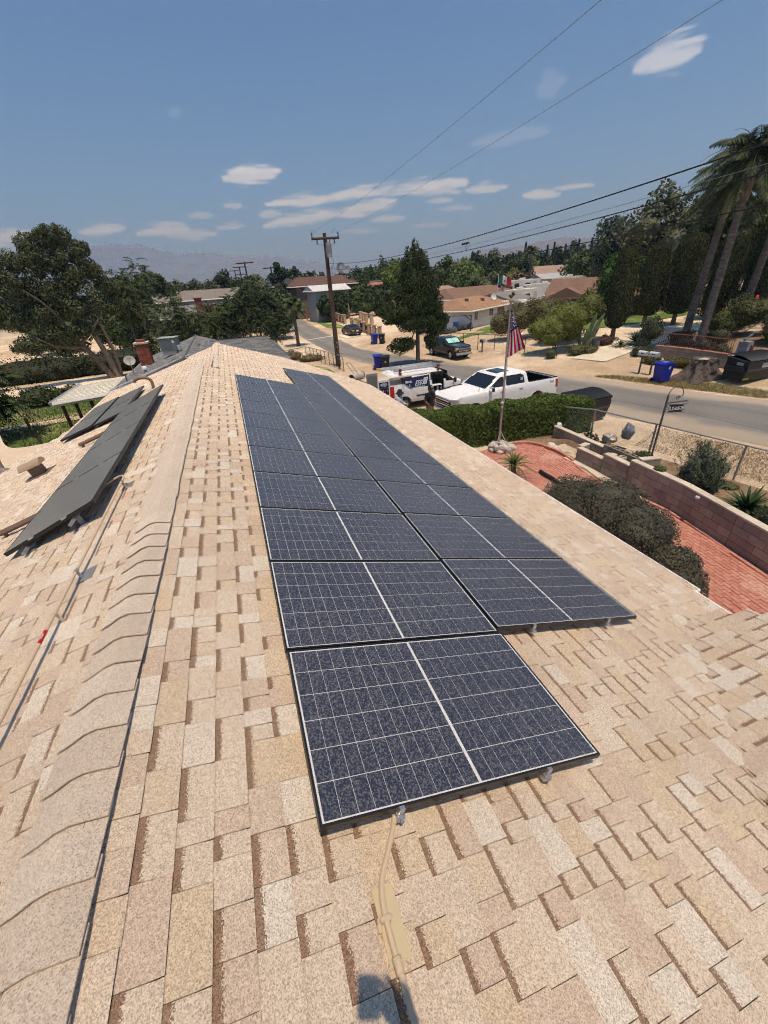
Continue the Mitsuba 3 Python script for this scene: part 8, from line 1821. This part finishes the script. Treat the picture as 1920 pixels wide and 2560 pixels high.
part(k, 'roof', P(box(-3.6, 5.2, -.2, 6.2, 1.8, 2.0)), mat('pale_roof', (.36, .37, .38), .8))
part(k, 'railing', P(join([bar((-2.8, -3.0, -1.5), (4, -3, -1.5), .09), bar((-2.8, -3.0, -2.3), (4, -3, -2.3), .09)] + [bar((x, -3, -4.2), (x, -3, 1.1), .10) for x in (-2.8, 0.5, 4)])), mat('rail_blue', (.22, .26, .30), .6))
k = thing('canopy_tent', 'white domed canopy tent behind the tan column fence', 'canopy')
part(k, 'cover', trimesh.Trimesh(*xf(lathe([(0, .62), (.7, .55), (1.5, .25), (1.8, 0), (1.75, 0), (0, .5)], 20), (20.6, 82, -2.7))), mat('canopy_white', (.68, .66, .60), .7), smooth=50)
part(k, 'leg', join([bar((20.6 + a, 82 + b, -4), (20.6 + a, 82 + b, -2.65), .06) for a in (-1.3, 1.3) for b in (-1.2, 1.2)]), STEEL)
def trailer(label, cx, cy, yaw, L, H, z0, W=2.4, nose=True):
    k = thing('travel_trailer', label, 'travel trailer'); P = lambda m: xf(m, (cx, cy, z0), yaw)
    side = [(-L / 2, .5), (L / 2 - .7, .5), (L / 2, .9), (L / 2, H - .5), (L / 2 - .35, H), (-L / 2 + .1, H), (-L / 2, H - .15)] if nose else [(-L / 2, .5), (L / 2, .5), (L / 2, H), (-L / 2, H)]
    B = solid_y(side, -W / 2, W / 2)
    part(k, 'body', P(arr(B)), mat('trailer_white', (.66, .67, .67), .5))
    part(k, 'roof', P(box(-L / 2 + .15, L / 2 - .45, -W / 2 + .1, W / 2 - .1, H + .003, H + .05)), mat('trailer_roof', (.60, .55, .44), .7))
    for x in (-L * .28, L * .08): part(k, 'window', P(join([box(x - .45, x + .45, -W / 2 - .02, -W / 2 - .003, 1.5, 2.15)])), GLASS)
    part(k, 'door', P(box(L * .25, L * .25 + .65, -W / 2 - .02, -W / 2 - .003, .6, 2.4)), mat('trailer_door', (.45, .46, .47), .5))
    part(k, 'stripe', P(box(-L / 2 + .1, L / 2 - .8, -W / 2 - .012, -W / 2 - .003, 1.0, 1.12)), mat('trailer_stripe', (.3, .32, .34), .5))
    part(k, 'roof_unit', P(cbox(-.5, .4, -.35, .35, H + .05, H + .32, .05)), mat('trailer_white', (.66, .67, .67), .5))
    for x in (-.5, .4): part(k, 'wheel', P(xf(lathe([(0, -.1), (.33, -.1), (.35, 0), (.33, .1), (0, .1)], 16), (x, -W / 2 + .1, .34), tilt=rotm([1, 0, 0], 90))), RUBBER, smooth=40)
    part(k, 'chassis', P(box(-L / 2 + .1, L / 2, -W / 2 + .3, W / 2 - .3, .25, .5)), BLACK)
trailer('white travel trailer directly behind the far flagpole', 43.3, 59.0, math.radians(5), 6.6, 2.75, -3.2)
trailer('white travel trailer in the middle of the three, with dark side windows', 52.2, 64.6, math.radians(-25), 6.6, 2.9, -3.0)
trailer('tall pale trailer farthest to the right, beside the brown porch roof', 54.6, 61.6, math.radians(-35), 5.2, 2.9, -2.2)
trailer('white trailer behind the middle one, mostly hidden', 50.5, 68.5, math.radians(-10), 5.5, 2.6, -2.0, nose=False)
k = thing('block_fence', 'grey board fence below the white trailers', 'fence')
for q in range(14):
    a = np.array([46.5 + q * .62, 55.5 - q * .55]); part(k, 'panel', xf(cbox(-.40, .40, -.03, .03, 0, 1.25, .01), (a[0], a[1], G(*a) - .1), math.radians(-41.6)), mat('fence_grey', (.17, .165, .155), .9))
k = thing('far_flagpole', 'thin white flagpole in front of the trailers with two flags', 'flagpole')
part(k, 'pole', tube([(37.3, 55.9, -3.8), (37.3, 55.9, 1.8)], .04, 8), WHITE)
def far_flag(name, label, o, w, h, cols, dirv):
    k = thing(name, label, 'flag'); d = np.array(dirv); d = d / np.linalg.norm(d)
    for q, (a0, a1, b0, b1, m_) in enumerate(cols):
        u = np.linspace(a0, a1, 8)[:, None] + np.zeros((1, 5)); v_ = np.linspace(b0, b1, 5)[None] + np.zeros((8, 1))
        P_ = np.array(o) + d * (u * w)[..., None] + np.array([0, 0, -1.0]) * (v_ * h + u ** 2 * w * .35)[..., None] + np.array([-d[1], d[0], 0]) * (.09 * np.sin(u * 9 + v_ * 2))[..., None]
        off = np.array([-d[1], d[0], 0]) * .006
        V = np.vstack([(P_ + off).reshape(-1, 3), (P_ - off).reshape(-1, 3)])
        i, j = np.meshgrid(np.arange(7), np.arange(4), indexing='ij'); qd = np.stack([i * 5 + j, (i + 1) * 5 + j, (i + 1) * 5 + j + 1, i * 5 + j + 1], -1).reshape(-1, 4)
        part(k, 'band', (V, np.vstack([qd, qd[:, ::-1] + 40])), m_, smooth=30)
    return k
FGRN = mat('flag_green', (.012, .13, .06), .8)
k = far_flag('mexican_flag', 'green white and red Mexican flag flying in front of the trailers', (37.33, 55.9, 1.65), 1.75, 1.0, [(0, .33, 0, 1, FGRN), (.33, .66, 0, 1, FWHT), (.66, 1, 0, 1, FRED)], (.86, -.5, 0))
a = np.linspace(0, 2 * np.pi, 13)[:-1]
eo = np.array([37.33, 55.9, 1.65]) + np.array([.864, -.503, 0]) * .865 + np.array([0, 0, -.56 - .15])
part(k, 'emblem', join([ball(eo + np.array([-.03, -.05, 0]) * 3, .13, 1)]), mat('emblem_brown', (.20, .16, .08), .8))
far_flag('small_flag', 'small striped American flag below the Mexican flag', (37.33, 55.9, .45), .95, .55, [(0, .42, 0, .54, FBLU)] + [(.42 if q < 4 else 0, 1, q / 7, (q + 1) / 7, FRED if q % 2 == 0 else FWHT) for q in range(7)], (.8, -.6, 0))

# ---- tan column fence across the street
colp = [(18.61, 81.7), (18.86, 78.7), (18.93, 76.9), (18.9, 74.5), (18.95, 72.8), (18.6, 67.5), (18.77, 64.4), (18.42, 62.2), (18.01, 58.6), (17.65, 55.3), (17.63, 53.1), (17.61, 50.9), (21.37, 71.4), (21.22, 69.2), (21.0, 67.2), (21.35, 65.6)]
k = thing('column_fence', 'low tan wall with square plaster columns along the far side of the street', 'fence')
for q, (x, y) in enumerate(colp[:12]):
    part(k, 'column', join([cbox(x - .2, x + .2, y - .2, y + .2, G(x, y) - .2, G(x, y) + 1.3, .02), cbox(x - .25, x + .25, y - .25, y + .25, G(x, y) + 1.3, G(x, y) + 1.42, .02)]), TAN)
for q in range(11):
    if q == 4: continue
    a, b = np.array(colp[q]), np.array(colp[q + 1]); L_ = np.linalg.norm(b - a); yaw = math.atan2(*(b - a)[::-1])
    part(k, 'low_wall', xf(box(.22, L_ - .22, -.08, .08, -.3, .42), (a[0], a[1], G(*a)), yaw), mat('tan_brown', (.30, .185, .12), .9))
    part(k, 'iron_panel', xf(join([box(.22, L_ - .22, -.015, .015, 1.05, 1.09)] + [box(s, s + .025, -.012, .012, .44, 1.05) for s in np.arange(.3, L_ - .25, .16)]), (a[0], a[1], G(*a)), yaw), BLACK)
k = thing('gate_columns', 'group of taller tan columns at a gateway behind the parked black sedan', 'gate')
for x, y in colp[12:]: part(k, 'column', join([cbox(x - .25, x + .25, y - .25, y + .25, G(x, y) - .2, G(x, y) + 1.55, .02), cbox(x - .3, x + .3, y - .3, y + .3, G(x, y) + 1.55, G(x, y) + 1.68, .02)]), TAN)
single('white_mailbox', cbox(15.6, 16.1, 90.5, 91.0, -3.95, -2.7, .05), mat('mailbox_white', (.62, .63, .64), .4), 'small white post box at the far end of the road', 'mailbox')
k = thing('dark_fence', 'dark wooden fence at the far bend of the road', 'fence')
for q in range(10): part(k, 'board', cbox(17.2 + q * .42, 17.6 + q * .42, 92 - q * .5, 92.06 - q * .5, -4.0, -2.2, .01), mat('board_dark', (.035, .032, .03), .9))
# ---- clutter by the white house
for q, (x, y, c_) in enumerate(((24.7, 44.6, (.02, .09, .30)), (26.9, 45.3, (.03, .12, .24)), (23.0, 44.2, (.05, .05, .06)))):
    single('storage_drum', trimesh.Trimesh(*xf(lathe([(0, 0), (.3, 0), (.33, .1), (.31, .5), (.33, .9), (.3, .95), (0, .95)], 18), (x, y, G(x, y)))), mat('drum%d' % q, c_, .5), ['blue drum standing before the white house', 'teal drum to the right of the blue one by the white house', 'dark drum at the left corner of the white house'][q], 'drum', smooth=40)
k = thing('swing_frame', 'thin black steel frame standing before the white house', 'frame')
part(k, 'post', bar((24.9, 41.6, G(24.9, 41.6)), (24.9, 41.6, -1.75), .09), BLACK); part(k, 'beam', join([bar((24.9, 41.6, -1.78), (22.5, 42.6, -1.75), .08), bar((24.9, 41.6, -2.3), (24.3, 41.9, -1.8), .05)]), BLACK)
for q in range(5):
    x, y = 23.2 + q * .75, 43.6 + q * .12
    single('junk_heap', rock((x, y, G(x, y) + .25), .42, np.random.default_rng(q + 60), .9), mat('junk%d' % (q % 3), [(.06, .065, .07), (.12, .13, .12), (.035, .04, .05)][q % 3], .8), 'dark covered heap of things against the white house', 'heap', 'covered heaps against the white house', smooth=30)
k = thing('satellite_dish', 'pale satellite dish at the corner of the tan hip roof', 'satellite dish')
part(k, 'reflector', xf(lathe([(0, 0), (.2, .03), (.4, .12), (.38, .12), (.2, .045), (0, .02)], 18), (33.0, 50.2, -.75), tilt=rotm([1, 0, 0], 60)), mat('dish_white', (.62, .61, .57), .5)); part(k, 'mast', bar((33, 50.4, -1.6), (33, 50.3, -.75), .05), STEEL)
k = thing('parked_car', 'silver car half hidden under the trees at the left behind the lawn', 'car')
P = placer(-14.8, 46.5, .3)
B_ = body_solid(arched([(-2.1, .38), (2.0, .34), (2.1, .6), (1.95, .78), (1.1, .92), (.35, 1.38), (-.8, 1.42), (-1.7, 1.0), (-2.1, .95)], (-1.3, 1.25), .36, .32), [(-.86, .3), (.86, .3), (.88, .6), (.84, .95), (.6, 1.38), (.5, 1.43), (-.5, 1.43), (-.6, 1.38), (-.84, .95), (-.88, .6)], rounded_top(2.1, -2.1, .88), 2.6, 1.1)
part(k, 'body', P(arr(B_)), mat('silver', (.36, .38, .40), .3, .5, .4), smooth=28)
for sg in (-1, 1): part(k, 'side_window', P(carve(B_, solid_y([(.75, 1.0), (.28, 1.33), (-.8, 1.36), (-1.3, 1.0)], *sorted((sg * .4, sg * 1.1))), (0, sg * .006, 0))), GLASS)
for xx in (-1.3, 1.25):
    for sg in (-1, 1): wheel_parts(k, P, xx, sg * .76, .32, .2, STEEL)

# ------------------------------------------------------------------ mountains and haze
def ridge(name, az, hts, D, depth, seed, label):
    """A range at distance D: crest heights along the azimuths, falling with ravines to the plain on both sides."""
    A = np.linspace(az[0], az[-1], 260); H = np.interp(A, az, hts)
    n = 26; t = np.linspace(-1, 1, n)
    V = []
    for s in t:
        R_ = D + s * depth
        x, y = np.sin(A) * R_, np.cos(A) * R_
        p = np.stack([x, y, 0 * x], -1) / (D * .05)
        nz = meshkit.fbm(p + seed, 5) - .5
        k_ = 1 - abs(s) ** 1.2
        V.append(np.stack([x, y, -6 + np.maximum(H * (k_ * (1 + .25 * nz) + .9 * nz * (1 - abs(s)) * abs(s) * 1.6), 0)], -1))
    V = np.array(V); m = len(A)
    i, j = np.meshgrid(np.arange(n - 1), np.arange(m - 1), indexing='ij')
    q = np.stack([i * m + j, (i + 1) * m + j, (i + 1) * m + j + 1, i * m + j + 1], -1).reshape(-1, 4)
    struct(name, (V.reshape(-1, 3), q[:, ::-1]), 'mat_mountain', label=label, smooth=True)
d2a = lambda x, y: math.atan2(x, y)
ridge('mountains', [-.75, -.45, -.30, -.24, d2a(-1548, 7848), -.15, -.12, d2a(-717, 7967), -.06, -.02, d2a(674, 7970), .12, d2a(1415, 7873), .24, .32, .42, .6], [250, 420, 480, 600, 672, 650, 640, 575, 520, 530, 478, 440, 350, 260, 190, 120, 40], 8000, 1500, 3, 'pale blue mountain range far away behind the trees at the left')
ridge('hills', [.38, .44, .50, d2a(2055, 3431), .58, d2a(2407, 3194), .70, d2a(2712, 2939), .80, .9, 1.05, 1.3], [10, 60, 120, 178, 170, 205, 210, 196, 180, 150, 110, 60], 4000, 700, 7, 'low hazy brown hills behind the trees at the right')
scene['air'] = {'type': 'homogeneous', 'albedo': {'type': 'rgb', 'value': [0.80, 0.89, 0.985]}, 'sigma_t': {'type': 'rgb', 'value': [1.45e-4, 2.0e-4, 2.9e-4]}, 'phase': {'type': 'hg', 'g': 0.5}}
scene['haze'] = {'type': 'cube', 'to_world': T().translate([0, 0, 356]).scale([14500, 14500, 364]), 'bsdf': {'type': 'null'}, 'interior': {'type': 'ref', 'id': 'air'}}
labels['haze'] = {'kind': 'stuff', 'label': 'thin blue summer haze in front of the far mountains'}
scene['camera']['medium'] = {'type': 'ref', 'id': 'air'}
